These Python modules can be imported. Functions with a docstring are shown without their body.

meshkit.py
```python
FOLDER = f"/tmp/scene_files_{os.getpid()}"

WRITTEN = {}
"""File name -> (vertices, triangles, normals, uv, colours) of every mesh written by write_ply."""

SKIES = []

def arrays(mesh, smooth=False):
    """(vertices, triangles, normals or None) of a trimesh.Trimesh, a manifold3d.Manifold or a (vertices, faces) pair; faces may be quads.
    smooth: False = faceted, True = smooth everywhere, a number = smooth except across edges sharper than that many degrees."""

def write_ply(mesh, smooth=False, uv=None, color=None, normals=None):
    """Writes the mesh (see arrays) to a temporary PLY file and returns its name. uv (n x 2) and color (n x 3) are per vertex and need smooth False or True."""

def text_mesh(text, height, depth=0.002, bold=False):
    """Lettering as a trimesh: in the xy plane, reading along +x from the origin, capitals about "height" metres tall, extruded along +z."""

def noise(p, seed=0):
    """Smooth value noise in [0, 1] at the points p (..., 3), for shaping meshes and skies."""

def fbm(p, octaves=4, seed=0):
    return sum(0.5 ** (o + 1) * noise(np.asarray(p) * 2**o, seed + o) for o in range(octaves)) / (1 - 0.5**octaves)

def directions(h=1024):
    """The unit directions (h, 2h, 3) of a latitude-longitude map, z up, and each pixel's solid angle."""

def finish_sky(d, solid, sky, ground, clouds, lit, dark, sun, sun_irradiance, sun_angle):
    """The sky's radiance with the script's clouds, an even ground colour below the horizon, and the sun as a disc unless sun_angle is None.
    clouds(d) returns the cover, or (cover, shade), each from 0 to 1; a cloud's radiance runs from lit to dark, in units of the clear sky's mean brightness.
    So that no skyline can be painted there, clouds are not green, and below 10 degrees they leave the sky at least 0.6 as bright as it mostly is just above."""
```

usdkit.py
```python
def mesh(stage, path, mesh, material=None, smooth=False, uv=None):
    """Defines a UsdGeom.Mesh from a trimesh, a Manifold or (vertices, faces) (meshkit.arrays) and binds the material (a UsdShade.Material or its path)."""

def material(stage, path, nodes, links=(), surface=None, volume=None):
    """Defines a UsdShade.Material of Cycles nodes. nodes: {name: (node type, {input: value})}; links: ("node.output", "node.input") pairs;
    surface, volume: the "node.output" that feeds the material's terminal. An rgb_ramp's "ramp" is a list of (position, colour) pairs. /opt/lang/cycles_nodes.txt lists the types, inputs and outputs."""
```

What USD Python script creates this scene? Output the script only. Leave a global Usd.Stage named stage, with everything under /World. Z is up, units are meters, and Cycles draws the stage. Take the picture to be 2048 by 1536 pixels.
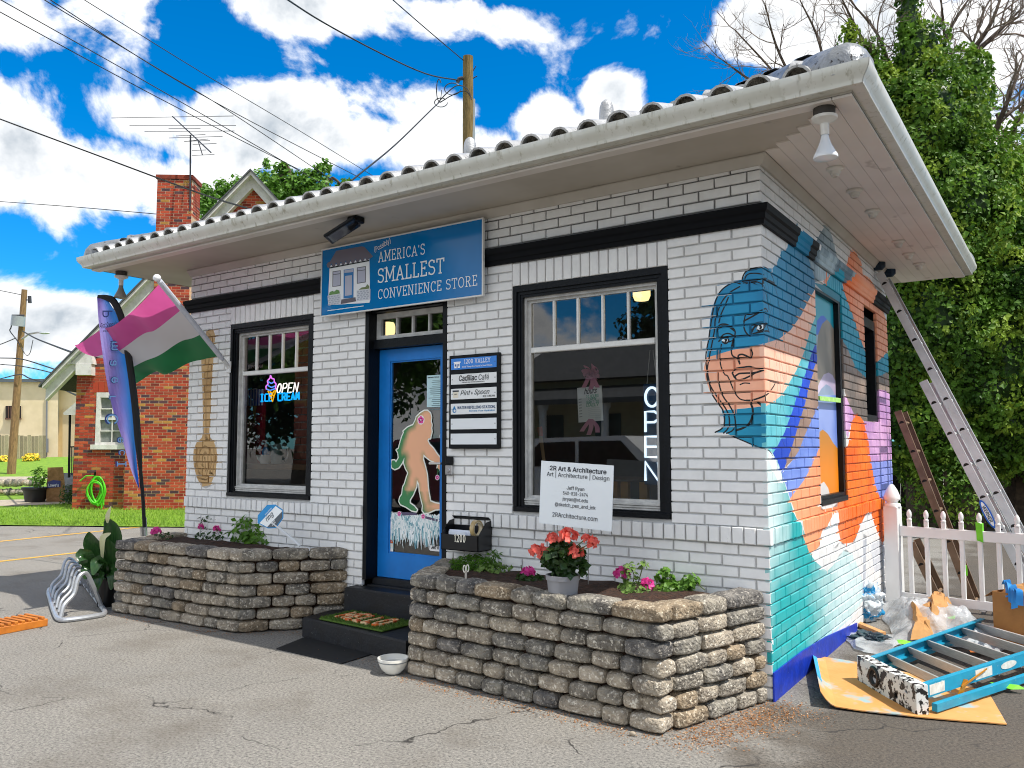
import math, random
import numpy as np, trimesh, usdkit, meshkit
from pxr import Usd, UsdGeom, UsdLux, UsdShade, Gf, Sdf, Vt
from shapely.geometry import Polygon, LineString, MultiPolygon, Point, box as sbox
from shapely.ops import unary_union
from shapely import affinity

stage = Usd.Stage.CreateInMemory()
UsdGeom.Xform.Define(stage, '/World')
UsdGeom.Scope.Define(stage, '/World/Looks')

# ---------------------------------------------------------------- camera
FPX = 1621.743                      # focal length in pixels of the 2048 wide photograph
CPOS = np.array([1.4813, -4.8293, 1.4762])
RGT = np.array([0.82454, 0.56580, -0.00129]); FWD = np.array([-0.56408, 0.82219, 0.07646]); UPV = np.array([0.04432, -0.06232, 0.99707])
RGT /= np.linalg.norm(RGT); FWD -= RGT * (FWD @ RGT); FWD /= np.linalg.norm(FWD); UPV = np.cross(RGT, FWD)
cam = UsdGeom.Camera.Define(stage, '/World/camera')
m = Gf.Matrix4d(1.0)
for i, a in enumerate((RGT, UPV, -FWD, CPOS)):
    m.SetRow(i, Gf.Vec4d(*map(float, a), 1.0 if i == 3 else 0.0))
cam.AddTransformOp().Set(m)
cam.CreateHorizontalApertureAttr(36.0); cam.CreateVerticalApertureAttr(27.0)
cam.CreateFocalLengthAttr(36.0 * FPX / 2048)
EXPOSURE = 1.45
cam.CreateExposureAttr(EXPOSURE)

# ---------------------------------------------------------------- sun and sky
SUN = np.array([0.517, 0.030, 0.856]); SUN /= np.linalg.norm(SUN)
sun = UsdLux.DistantLight.Define(stage, '/World/sun')
sun.CreateIntensityAttr(0.54); sun.CreateAngleAttr(0.5); sun.CreateColorAttr(Gf.Vec3f(1.0, 0.95, 0.86)); sun.CreateNormalizeAttr(True)
zx = SUN; xx = np.cross([0, 1, 0], zx); xx /= np.linalg.norm(xx); yy = np.cross(zx, xx)
m = Gf.Matrix4d(1.0)
for i, a in enumerate((xx, yy, zx)):
    m.SetRow(i, Gf.Vec4d(*map(float, a), 0.0))
sun.AddTransformOp().Set(m)

def pray(u, v):
    d = FWD + RGT * ((u - 1024) / FPX) - UPV * ((v - 768) / FPX)
    return d
def on(u, v, ax, val):
    d = pray(u, v); return CPOS + d * ((val - CPOS[ax]) / d[ax])
def fr(u, v, y=0.0): return on(u, v, 1, y)          # a point of the front wall's plane
def sd(u, v, x=0.0): return on(u, v, 0, x)          # of the side wall's plane
def gd(u, v, z=0.0): return on(u, v, 2, z)          # of the ground
def dp(u, v, d): return CPOS + pray(u, v) * d       # at a given depth

# the sky: single scattering sky, cumulus clouds mixed in by direction
CLOUDS = [  # (u, v, half width, half height) of cloud masses, weight
    (560, 262, 560, 95, 1.0), (100, 330, 330, 110, 1.0), (250, 90, 95, 150, .8), (800, 20, 450, 70, .95), (830, 215, 170, 70, .8),
    (1235, 205, 75, 75, 1.0), (1150, 280, 160, 60, .8), (1560, 60, 170, 75, .95), (1850, 90, 300, 130, .9), (100, 660, 420, 80, .95), (1080, 240, 90, 60, .6),
    (40, 60, 90, 60, .5), (1700, 190, 300, 60, .6), (2060, 300, 160, 120, .7), (300, 760, 300, 90, .7)]
def build_sky():
    el = math.asin(SUN[2]); rot = math.atan2(SUN[0], SUN[1])
    n = {'tc': ('texture_coordinate', {}), 'sky': ('sky_texture', dict(sky_type='single_scattering', sun_disc=False, sun_elevation=el, sun_rotation=rot, air_density=1.0, aerosol_density=0.35, ozone_density=3.0))}
    L = []
    n['nz'] = ('noise_texture', dict(scale=6.5, detail=10.0, roughness=0.60, distortion=0.3)); L.append(('tc.generated', 'nz.vector'))
    n['nzl'] = ('noise_texture', dict(scale=2.2, detail=5.0, roughness=0.55)); L.append(('tc.generated', 'nzl.vector'))
    n['nzs'] = ('noise_texture', dict(scale=9.0, detail=6.0, roughness=0.6)); L.append(('tc.generated', 'nzs.vector'))
    prev = None
    for i, (u, v, hw, hh, w) in enumerate(CLOUDS):
        d = pray(u, v); d = d / np.linalg.norm(d)
        hx = np.cross(d, [0, 0, 1]); hx /= np.linalg.norm(hx); hz = np.cross(hx, d)
        k = FPX * np.linalg.norm(pray(u, v))
        # elliptical distance from the cloud's centre
        n[f'a{i}'] = ('vector_math', dict(math_type='dot_product', vector2=tuple(hx * FPX / hw))); L.append(('tc.generated', f'a{i}.vector1'))
        n[f'b{i}'] = ('vector_math', dict(math_type='dot_product', vector2=tuple(hz * FPX / hh))); L.append(('tc.generated', f'b{i}.vector1'))
        n[f'e{i}'] = ('vector_math', dict(math_type='dot_product', vector2=tuple(d))); L.append(('tc.generated', f'e{i}.vector1'))
        n[f'x{i}'] = ('combine_xyz', {}); L += [(f'a{i}.value', f'x{i}.x'), (f'b{i}.value', f'x{i}.y')]
        n[f'l{i}'] = ('vector_math', dict(math_type='length')); L.append((f'x{i}.vector', f'l{i}.vector1'))
        n[f'm{i}'] = ('map_range', dict(range_type='smoothstep', from_min=0.10, from_max=1.30, to_min=w, to_max=0.0, clamp=True)); L.append((f'l{i}.value', f'm{i}.value'))
        n[f'g{i}'] = ('math', dict(math_type='greater_than', value2=0.2)); L.append((f'e{i}.value', f'g{i}.value1'))
        n[f'p{i}'] = ('math', dict(math_type='multiply')); L += [(f'm{i}.result', f'p{i}.value1'), (f'g{i}.value', f'p{i}.value2')]
        if prev:
            n[f'u{i}'] = ('math', dict(math_type='maximum')); L += [(prev, f'u{i}.value1'), (f'p{i}.value', f'u{i}.value2')]
            prev = f'u{i}.value'
        else: prev = f'p{i}.value'
    # rest of the sky: cumulus cover out of view, raised to neutralise the fill
    n['gen'] = ('map_range', dict(from_min=0.36, from_max=0.56, to_min=0.0, to_max=0.95, clamp=True)); L.append(('nzl.fac', 'gen.value'))
    c = FWD / np.linalg.norm(FWD)
    n['fw'] = ('vector_math', dict(math_type='dot_product', vector2=tuple(c))); L.append(('tc.generated', 'fw.vector1'))
    n['fwm'] = ('map_range', dict(from_min=0.55, from_max=0.78, to_min=1.0, to_max=0.0, clamp=True)); L.append(('fw.value', 'fwm.value'))
    n['gm'] = ('math', dict(math_type='multiply')); L += [('gen.result', 'gm.value1'), ('fwm.result', 'gm.value2')]
    n['mx'] = ('math', dict(math_type='maximum')); L += [(prev, 'mx.value1'), ('gm.value', 'mx.value2')]
    n['n2'] = ('map_range', dict(from_min=0.25, from_max=0.75, to_min=-0.78, to_max=0.78)); L.append(('nz.fac', 'n2.value'))
    n['sm'] = ('math', dict(math_type='add')); L += [('mx.value', 'sm.value1'), ('n2.result', 'sm.value2')]
    n['cov'] = ('map_range', dict(range_type='smoothstep', from_min=0.26, from_max=0.62, clamp=True)); L.append(('sm.value', 'cov.value'))
    n['shade'] = ('map_range', dict(from_min=0.34, from_max=0.62, to_min=0.0, to_max=1.0, clamp=True)); L.append(('nzs.fac', 'shade.value'))
    n['thick'] = ('map_range', dict(from_min=0.50, from_max=1.10, to_min=0.0, to_max=1.0, clamp=True)); L.append(('sm.value', 'thick.value'))
    n['shm'] = ('math', dict(math_type='multiply')); L += [('shade.result', 'shm.value1'), ('thick.result', 'shm.value2')]
    n['cc'] = ('mix_color', dict(a=(3.2, 3.2, 3.2), b=(1.35, 1.52, 1.7))); L.append(('shm.value', 'cc.fac'))
    n['tint'] = ('mix_color', dict(blend_type='multiply', fac=1.0, b=(.15, .335, .47), use_clamp=False)); L.append(('sky.color', 'tint.a'))
    n['hsv'] = ('hsv', dict(hue=0.5, saturation=1.12, value=1.0)); L.append(('tint.result', 'hsv.color'))
    n['mixc'] = ('mix_color', {}); L += [('cov.result', 'mixc.fac'), ('hsv.color', 'mixc.a'), ('cc.result', 'mixc.b')]
    n['bg'] = ('background_shader', dict(strength=0.15)); L.append(('mixc.result', 'bg.color'))
    return usdkit.material(stage, '/World/Looks/sky_look', n, L, surface='bg.background')
dome = UsdLux.DomeLight.Define(stage, '/World/sky')
UsdShade.MaterialBindingAPI.Apply(dome.GetPrim()).Bind(build_sky())
dome.GetPrim().SetCustomDataByKey('kind', 'structure')

# ---------------------------------------------------------------- helpers
NAMES = {}
def upath(parent, name):
    base = str(parent.GetPath()) if parent is not None else '/World'
    k = NAMES.get((base, name), 0); NAMES[(base, name)] = k + 1
    return f'{base}/{name}' + (f'_{k:03d}' if k else '')
def lin(c):
    if isinstance(c, str): c = [int(c[i:i+2], 16) / 255 for i in (0, 2, 4)]
    return np.array([x / 12.92 if x <= .04045 else ((x + .055) / 1.055) ** 2.4 for x in c])
class MB:
    def __init__(s): s.v, s.f, s.c, s.n = [], [], [], 0
    def add(s, vf, col=None):
        v, f = np.asarray(vf[0], float).reshape(-1, 3), np.asarray(vf[1], int)
        if len(v) == 0: return s
        if f.shape[1] == 4: f = np.vstack([f[:, [0, 1, 2]], f[:, [0, 2, 3]]])
        s.v.append(v); s.f.append(f + s.n); s.n += len(v)
        c = np.array([1., 1, 1]) if col is None else np.asarray(col, float)
        s.c.append(np.broadcast_to(c, v.shape) if c.ndim == 1 else c)
        return s
    def build(s, name, mat, parent=None, smooth=False, col=False):
        if not s.v: return None
        v, f = np.vstack(s.v), np.vstack(s.f)
        p = upath(parent, name)
        me = usdkit.mesh(stage, p, (v, f), mat, smooth=False if col else smooth)
        if col:
            UsdGeom.PrimvarsAPI(me).CreatePrimvar('col', Sdf.ValueTypeNames.Color3fArray, 'vertex').Set(Vt.Vec3fArray.FromNumpy(np.vstack(s.c).astype(np.float32)))
        return me.GetPrim()
def tag(p, label=None, cat=None, group=None, kind=None):
    for k, v in (('label', label), ('category', cat), ('group', group), ('kind', kind)):
        if v: p.SetCustomDataByKey(k, v)
    return p
def thing(name, label, cat, loc=(0, 0, 0), rz=0.0, group=None):
    x = UsdGeom.Xform.Define(stage, upath(None, name))
    if tuple(loc) != (0, 0, 0) or rz:
        x.AddTranslateOp().Set(Gf.Vec3d(*map(float, loc))); x.AddRotateZOp().Set(float(math.degrees(rz)))
    return tag(x.GetPrim(), label, cat, group)
def dup(src, label, loc, rz=0.0, group=None, scale=None):
    was = src.GetCustomData()
    n = src.GetName().rstrip('0123456789').rstrip('_')
    r = thing(n, label, was['category'], loc, rz, group or was.get('group'))
    if scale is not None: UsdGeom.Xformable(r).AddScaleOp().Set(Gf.Vec3f(*scale))
    inner = Sdf.Path(str(src.GetPath()))
    r.GetReferences().AddInternalReference(inner); r.SetInstanceable(True)
    return r
def bx(x0, y0, z0, x1, y1, z1):
    v = [(x, y, z) for z in (z0, z1) for y in (y0, y1) for x in (x0, x1)]
    return v, [(0, 2, 3, 1), (4, 5, 7, 6), (0, 1, 5, 4), (2, 6, 7, 3), (0, 4, 6, 2), (1, 3, 7, 5)]
def hull(pts):
    h = trimesh.convex.convex_hull(np.asarray(pts, float)); return h.vertices, h.faces
def cbx(x0, y0, z0, x1, y1, z1, c=.004):
    x0, x1 = sorted((x0, x1)); y0, y1 = sorted((y0, y1)); z0, z1 = sorted((z0, z1))
    p = []
    for x, sx in ((x0, 1), (x1, -1)):
        for y, sy in ((y0, 1), (y1, -1)):
            for z, sz in ((z0, 1), (z1, -1)):
                p += [(x, y + sy * c, z + sz * c), (x + sx * c, y, z + sz * c), (x + sx * c, y + sy * c, z)]
    return hull(p)
def xf(vf, o=(0, 0, 0), ax=(1, 0, 0), ay=(0, 1, 0), az=(0, 0, 1)):
    v = np.asarray(vf[0], float); return np.asarray(o, float) + v[:, :1] * np.asarray(ax, float) + v[:, 1:2] * np.asarray(ay, float) + v[:, 2:3] * np.asarray(az, float), vf[1]
def rot(vf, axis, deg, o=(0, 0, 0)):
    M = trimesh.transformations.rotation_matrix(math.radians(deg), axis, o)
    v = np.asarray(vf[0], float); return v @ M[:3, :3].T + M[:3, 3], vf[1]
def unit(a): a = np.asarray(a, float); return a / max(np.linalg.norm(a), 1e-12)
def tube(pts, rad, n=8, caps=True):
    pts = np.asarray(pts, float); N = len(pts)
    r = np.broadcast_to(np.asarray(rad, float), (N,))
    t = np.gradient(pts, axis=0); t /= np.maximum(np.linalg.norm(t, axis=1, keepdims=True), 1e-9)
    ref = np.array([0, 0, 1.]) if abs(t[0][2]) < .9 else np.array([1., 0, 0])
    a = unit(np.cross(t[0], ref)); V = []
    for i in range(N):
        a = unit(a - t[i] * (a @ t[i])); b = np.cross(t[i], a)
        th = np.arange(n) * 2 * np.pi / n
        V.append(pts[i] + r[i] * (np.cos(th)[:, None] * a + np.sin(th)[:, None] * b))
    V = np.vstack(V); F = []
    for i in range(N - 1):
        for k in range(n):
            q = i * n + k, i * n + (k + 1) % n, (i + 1) * n + (k + 1) % n, (i + 1) * n + k
            F += [(q[0], q[1], q[2]), (q[0], q[2], q[3])]
    if caps:
        for base, p in ((0, pts[0]), ((N - 1) * n, pts[-1])):
            V = np.vstack([V, p]); c = len(V) - 1
            F += [(base + k, base + (k + 1) % n, c) for k in range(n)]
    return V, F
def smoothline(pts, n=6):
    pts = np.asarray(pts, float); P = np.vstack([2 * pts[0] - pts[1], pts, 2 * pts[-1] - pts[-2]]); out = []
    for i in range(1, len(P) - 2):
        for t in np.linspace(0, 1, n, endpoint=False):
            a, b, c, d = P[i-1], P[i], P[i+1], P[i+2]
            out.append(.5 * ((2 * b) + (c - a) * t + (2*a - 5*b + 4*c - d) * t * t + (3*b - a - 3*c + d) * t ** 3))
    return np.array(out + [pts[-1]])
def lathe(prof, n=20, o=(0, 0, 0)):
    V, F = [], []
    for r, z in prof:
        th = np.arange(n) * 2 * np.pi / n
        V += [(o[0] + r * math.cos(t), o[1] + r * math.sin(t), o[2] + z) for t in th]
    for i in range(len(prof) - 1):
        for k in range(n): F.append((i * n + k, i * n + (k + 1) % n, (i + 1) * n + (k + 1) % n, (i + 1) * n + k))
    return V, F
def geoms(p):
    if p.is_empty: return []
    if p.geom_type == 'Polygon': return [p]
    return [g for g in getattr(p, 'geoms', []) for g in geoms(g)] if hasattr(p, 'geoms') else []
def tri(poly):
    V, F, n = [], [], 0
    for g in geoms(poly):
        if g.area < 1e-9: continue
        try: v, f = trimesh.creation.triangulate_polygon(g, engine='earcut')
        except Exception: continue
        V.append(v); F.append(f + n); n += len(v)
    return (np.vstack(V), np.vstack(F)) if V else (np.zeros((0, 2)), np.zeros((0, 3), int))
def flat(poly, o, ax, ay, d=0.0):
    v, f = tri(poly); nrm = np.cross(ax, ay)
    return np.asarray(o, float) + v[:, :1] * np.asarray(ax) + v[:, 1:2] * np.asarray(ay) + nrm * d, f
def prism(poly, o, ax, ay, d0, d1):
    V, F, n = [], [], 0
    nrm = np.cross(ax, ay); ax, ay, o = np.asarray(ax, float), np.asarray(ay, float), np.asarray(o, float)
    for g in geoms(poly):
        if g.area < 1e-9: continue
        mm = trimesh.creation.extrude_polygon(g, d1 - d0, engine='earcut')
        v = mm.vertices; V.append(o + v[:, :1] * ax + v[:, 1:2] * ay + (v[:, 2:3] + d0) * nrm); F.append(mm.faces + n); n += len(v)
    return (np.vstack(V), np.vstack(F)) if V else (np.zeros((0, 3)), np.zeros((0, 3), int))
def strip(poly_pts, w, h, o=(0, 0, 0)):
    pass
def text(s, h, bold=False, depth=.001):
    t = meshkit.text_mesh(s, h, depth, bold); return np.array(t.vertices), np.array(t.faces)
def put_text(mb, s, h, o, ax, ay, nrm, align='l', bold=False, shear=0.0, sx=1.0, depth=.0012, fit=None, col=None):
    v, f = text(s, h, bold, depth)
    if fit: sx = fit / (v[:, 0].max() - v[:, 0].min())
    v[:, 0] = v[:, 0] * sx + v[:, 1] * shear
    off = {'l': v[:, 0].min(), 'c': (v[:, 0].max() + v[:, 0].min()) / 2, 'r': v[:, 0].max()}[align]
    v[:, 0] -= off
    mb.add(xf((v, f), o, ax, ay, nrm), col)

# ---------------------------------------------------------------- materials
def mat(name, c1, c2=None, rough=.6, scale=8.0, detail=5.0, bump=0.0, bscale=None, metallic=0.0, ramp=(.35, .65), c3=None, s3=60.0, r3=(.55, .62), spec=.5, obj=False, trans=0.0, bdist=.01, stretch=None, randv=0.0):
    n = {'p': ('principled_bsdf', dict(roughness=rough, metallic=metallic, specular_ior_level=spec)), 'g': ('geometry', {}), 'tc': ('texture_coordinate', {})}
    L = []; src = 'tc.object' if obj else 'g.position'
    if stretch:
        n['mp'] = ('mapping', dict(scale=stretch)); L.append((src, 'mp.vector')); src = 'mp.vector'
    c1 = lin(c1) if isinstance(c1, str) else np.array(c1); c2 = c1 if c2 is None else (lin(c2) if isinstance(c2, str) else np.array(c2))
    n['nz'] = ('noise_texture', dict(scale=scale, detail=detail, roughness=.6)); L.append((src, 'nz.vector'))
    n['rm'] = ('rgb_ramp', dict(ramp=[(0, c1), (ramp[0], c1), (ramp[1], c2), (1, c2)])); L.append(('nz.fac', 'rm.fac'))
    out = 'rm.color'
    if c3 is not None:
        c3 = lin(c3) if isinstance(c3, str) else np.array(c3)
        n['n3'] = ('noise_texture', dict(scale=s3, detail=4.0, roughness=.65)); L.append((src, 'n3.vector'))
        n['f3'] = ('map_range', dict(from_min=r3[0], from_max=r3[1], clamp=True)); L.append(('n3.fac', 'f3.value'))
        n['m3'] = ('mix_color', dict(b=tuple(c3))); L += [('f3.result', 'm3.fac'), (out, 'm3.a')]; out = 'm3.result'
    if randv:
        n['oi'] = ('object_info', {}); n['hv'] = ('hsv', dict(hue=.5, saturation=1.0, fac=1.0))
        n['rr'] = ('map_range', dict(to_min=1 - randv, to_max=1 + randv)); L += [('oi.random', 'rr.value'), ('rr.result', 'hv.value'), (out, 'hv.color')]; out = 'hv.color'
    L.append((out, 'p.base_color'))
    if bump:
        n['bn'] = ('noise_texture', dict(scale=bscale or scale * 4, detail=4.0)); n['bp'] = ('bump', dict(strength=bump, distance=bdist))
        L += [(src, 'bn.vector'), ('bn.fac', 'bp.height'), ('bp.normal', 'p.normal')]
    surf = 'p.BSDF'
    if trans:
        n['tl'] = ('translucent_bsdf', {}); n['mc'] = ('mix_closure', dict(fac=trans)); L += [(out, 'tl.color'), ('p.BSDF', 'mc.closure1'), ('tl.BSDF', 'mc.closure2')]; surf = 'mc.closure'
    return usdkit.material(stage, '/World/Looks/' + name, n, L, surface=surf)
def paint_mat(name, rough=.55, bump=.25, bscale=90.0, var=.07, dirt=None, spec=.5):
    """colour from the mesh's own paint (primvar col), a little uneven"""
    n = {'p': ('principled_bsdf', dict(roughness=rough, specular_ior_level=spec)), 'g': ('geometry', {}), 'at': ('attribute', dict(attribute='col')),
         'nz': ('noise_texture', dict(scale=6.0, detail=6.0, roughness=.65)), 'mr': ('map_range', dict(from_min=.3, from_max=.7, to_min=1 - var, to_max=1 + var * .3)),
         'hv': ('hsv', dict(hue=.5, saturation=1.0, fac=1.0)), 'bn': ('noise_texture', dict(scale=bscale, detail=5.0, roughness=.7)), 'bp': ('bump', dict(strength=bump, distance=.006))}
    L = [('g.position', 'nz.vector'), ('nz.fac', 'mr.value'), ('at.color', 'hv.color'), ('mr.result', 'hv.value'), ('g.position', 'bn.vector'), ('bn.fac', 'bp.height'), ('bp.normal', 'p.normal')]
    out = 'hv.color'
    if dirt:
        n['dn'] = ('noise_texture', dict(scale=dirt[1], detail=8.0, roughness=.72)); n['df'] = ('map_range', dict(from_min=dirt[2], from_max=dirt[2] + .12, to_max=dirt[3], clamp=True)); n['dm'] = ('mix_color', dict(b=tuple(lin(dirt[0]))))
        L += [('g.position', 'dn.vector'), ('dn.fac', 'df.value'), ('df.result', 'dm.fac'), (out, 'dm.a')]; out = 'dm.result'
    L.append((out, 'p.base_color'))
    return usdkit.material(stage, '/World/Looks/' + name, n, L, surface='p.BSDF')
def glow(name, col, s):
    return usdkit.material(stage, '/World/Looks/' + name, {'e': ('emission', dict(color=tuple(lin(col)), strength=s))}, [], surface='e.emission')
M = {}
M['paint'] = paint_mat('mural_paint', dirt=('6b6458', 34.0, .64, .45), var=.11)
M['bandpaint'] = paint_mat('band_paint', rough=.6, bump=.15, spec=.15)
M['print'] = paint_mat('flat_print', rough=.35, bump=.02, var=.03)
M['pane'] = usdkit.material(stage, '/World/Looks/window_glass', {'t': ('transparent_bsdf', dict(color=(.93, .96, .95))), 'g': ('glossy_bsdf', dict(color=(1, 1, 1), roughness=.004)), 'f': ('fresnel', dict(IOR=2.0)), 'm': ('mix_closure', {})},
    [('f.fac', 'm.fac'), ('t.BSDF', 'm.closure1'), ('g.BSDF', 'm.closure2')], surface='m.closure')
M['black'] = mat('black_paint', '05070a', '0a0d12', rough=.38, scale=20, bump=.25, bscale=60, c3='8a8f92', s3=110, r3=(.73, .75), spec=.25)
M['lead'] = mat('grey_hip_paint', (.30, .31, .32), (.17, .18, .19), rough=.34, scale=6, metallic=.5, bump=.7, bscale=28, c3='2a2826', s3=22, r3=(.60, .66), bdist=.012)
M['whitepaint'] = mat('white_paint', (.74, .74, .72), (.66, .66, .64), rough=.45, scale=5, bump=.12, bscale=120)
M['sash'] = mat('aluminium_sash', (.58, .58, .56), (.42, .42, .41), rough=.4, scale=14, bump=.1, bscale=90)
M['soffit'] = mat('soffit_paint', (.52, .49, .44), (.44, .41, .36), rough=.6, scale=2.2, bump=.15, bscale=50)
M['gutter'] = mat('gutter_paint', (.60, .60, .55), (.53, .53, .47), rough=.35, scale=2.5, detail=7, c3='7d775c', s3=11, r3=(.56, .80), stretch=(2.5, 2.5, .5))
M['silver'] = mat('silver_roof_paint', (.50, .50, .50), (.36, .36, .36), rough=.42, scale=7, metallic=.45, bump=.5, bscale=40, c3='3c3833', s3=26, r3=(.60, .70), bdist=.012)
M['mortar'] = mat('old_mortar', '9b958a', '54504a', rough=.9, scale=22, bump=.9, bscale=60, bdist=.02)
M['dark'] = mat('dark_inside', '181614', '24201d', rough=.8)
# ================================================================ the store
ZR, PC, PX = 0.99, 0.0677, 0.2079       # top of the sill course, height of a course, length of a brick with its joint
WX, DY, SOF = 5.75, 4.08, 3.24          # width and depth of the store, height of the soffit
store = thing('convenience_store', 'tiny white brick store with blue door, silver tile roof and side mural', 'store')

# ---- the mural, traced as painted outlines on the front and the side wall
CR = {'R1': (1420, 440, 4.8), 'R2': (1420, 740, 4.8), 'C2': (1360, 420, 3.339), 'C3': (1500, 780, 2.4), 'C7': (1560, 560, 6.4), 'Z2': (1400, 900, 5.12), 'U': (0, 0, 1.0), 'F': (360, 540, 3.967), 'F2': (360, 780, 3.967)}
def px(spec):
    """'R1 10,20 30,40 R2 5,6' -> photograph coordinates"""
    out, c = [], CR['U']
    for t in spec.split():
        if t in CR: c = CR[t]
        else:
            x, y = map(float, t.split(',')); out.append((c[0] + x / c[2], c[1] + y / c[2]))
    return out
def on_front(pts, y=0.0): return [(p[0], p[2]) for p in (fr(u, v, y) for u, v in pts)]
def on_side(pts, x=0.0): return [(p[1], p[2]) for p in (sd(u, v, x) for u, v in pts)]
def pol(pts):
    p = Polygon(pts); return p if p.is_valid else p.buffer(0)
def noisy(c, c2, s=4.0, lo=.35, hi=.65, seed=3):
    c, c2 = lin(c), lin(c2)
    def fn(u, z):
        t = np.clip((meshkit.fbm(np.stack([u * s, z * s, 0 * u], -1), 3, seed) - lo) / (hi - lo), 0, 1)[:, None]
        return c * (1 - t) + c2 * t
    return fn
def grad(c, c2, axis, a, b):
    c, c2 = lin(c), lin(c2)
    def fn(u, z):
        t = np.clip(((u if axis == 'u' else z) - a) / (b - a), 0, 1)[:, None]; return c * (1 - t) + c2 * t
    return fn
TEAL, LTEAL, PEACH, BLUE, BROWN, PERI, ORNG, OPCH, PINK, LAV, GREY = '0a6f95', '4fb2c0', 'f3b497', '0a46c4', '9a7d70', '6f8fdc', 'ec6a08', 'f2a060', 'd6a3cf', 'c9a9d8', '8fa9b5'
FRONT, SIDE = [], []                   # painter's order
def both(spec, colf, cols=None):
    p = px(spec)
    FRONT.append((pol(on_front(p)), colf)); SIDE.append((pol(on_side(p)), cols or colf))
def side(spec, col): SIDE.append((pol(on_side(px(spec))), col))
def front(spec, col): FRONT.append((pol(on_front(px(spec))), col))
def lower_teal(u, z):
    c, w = lin('12a5a8'), lin('d9e6e6')
    t = np.clip((u - .75) / 1.0 - (z - .1) * .1, 0, 1) ** .8
    t2 = np.clip(1 - u / .55, 0, 1) * np.clip((z - .55) / .45, 0, 1)
    t3 = (meshkit.fbm(np.stack([u * 9, z * 9, 0 * u], -1), 3, 5) - .5) * .5
    k = np.clip(np.maximum(t * .85, t2) + t3, 0, .92)[:, None]
    return c * (1 - k) + w * k
# hair and neck
both('R1 380,470 345,500 310,575 200,600 100,680 50,760 20,850 0,950 C2 180,985 350,935 570,890 660,862 740,800 810,700 860,600 905,522 910,440 895,360 885,300 R1 950,330 990,215 880,120 R1 845,75 838,22 815,65 800,130 755,205 740,270 690,300 660,370 640,420 600,465 545,462 515,448', noisy('1593c2', '0e7fb0', 6), grad('0b6a90', '1491bd', 'u', 1.1, .15))
both('C2 180,985 160,1050 170,1130 200,1210 240,1280 280,1335 420,1325 575,1308 R2 545,345 580,320 640,280 690,240 730,180 780,90 830,0 R1 850,1390 890,1300 925,1200 950,1110 975,1020 1010,940 1025,880 1028,760 1015,655 C2 905,525 860,600 810,700 740,800 660,862 570,890 350,935', noisy('ffbd9c', 'f8ae8c', 5), noisy('ffcab0', 'fbbb9c', 5))
front('R2 112,390 300,372 545,345 600,300 600,800 548,770 400,722 250,655 150,602 50,600 110,570 140,500', noisy('1192b8', '0e86ac', 5))
side('R2 500,345 545,345 580,320 640,280 690,240 730,180 780,90 830,0 R1 850,1390 890,1300 925,1200 950,1110 975,1020 1010,940 1028,900 R1 1030,1165 1010,1195 985,1255 955,1350 930,1450 R2 928,0 890,100 860,200 830,270 790,400 750,500 720,590 650,730 600,805 545,770', noisy('6cc3cd', '3fa9ba', 7, .3, .7))
side('R1 1036,1150 1010,1195 985,1255 955,1350 930,1450 R2 928,0 890,100 860,200 830,270 790,400 750,500 720,590 650,730 600,805 640,870 690,1000 718,940 750,850 790,730 820,630 850,520 880,430 910,330 935,220 960,120 1000,0 R1 990,1440 1036,1320', noisy('0b49cf', '0a3fb8'))
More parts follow.
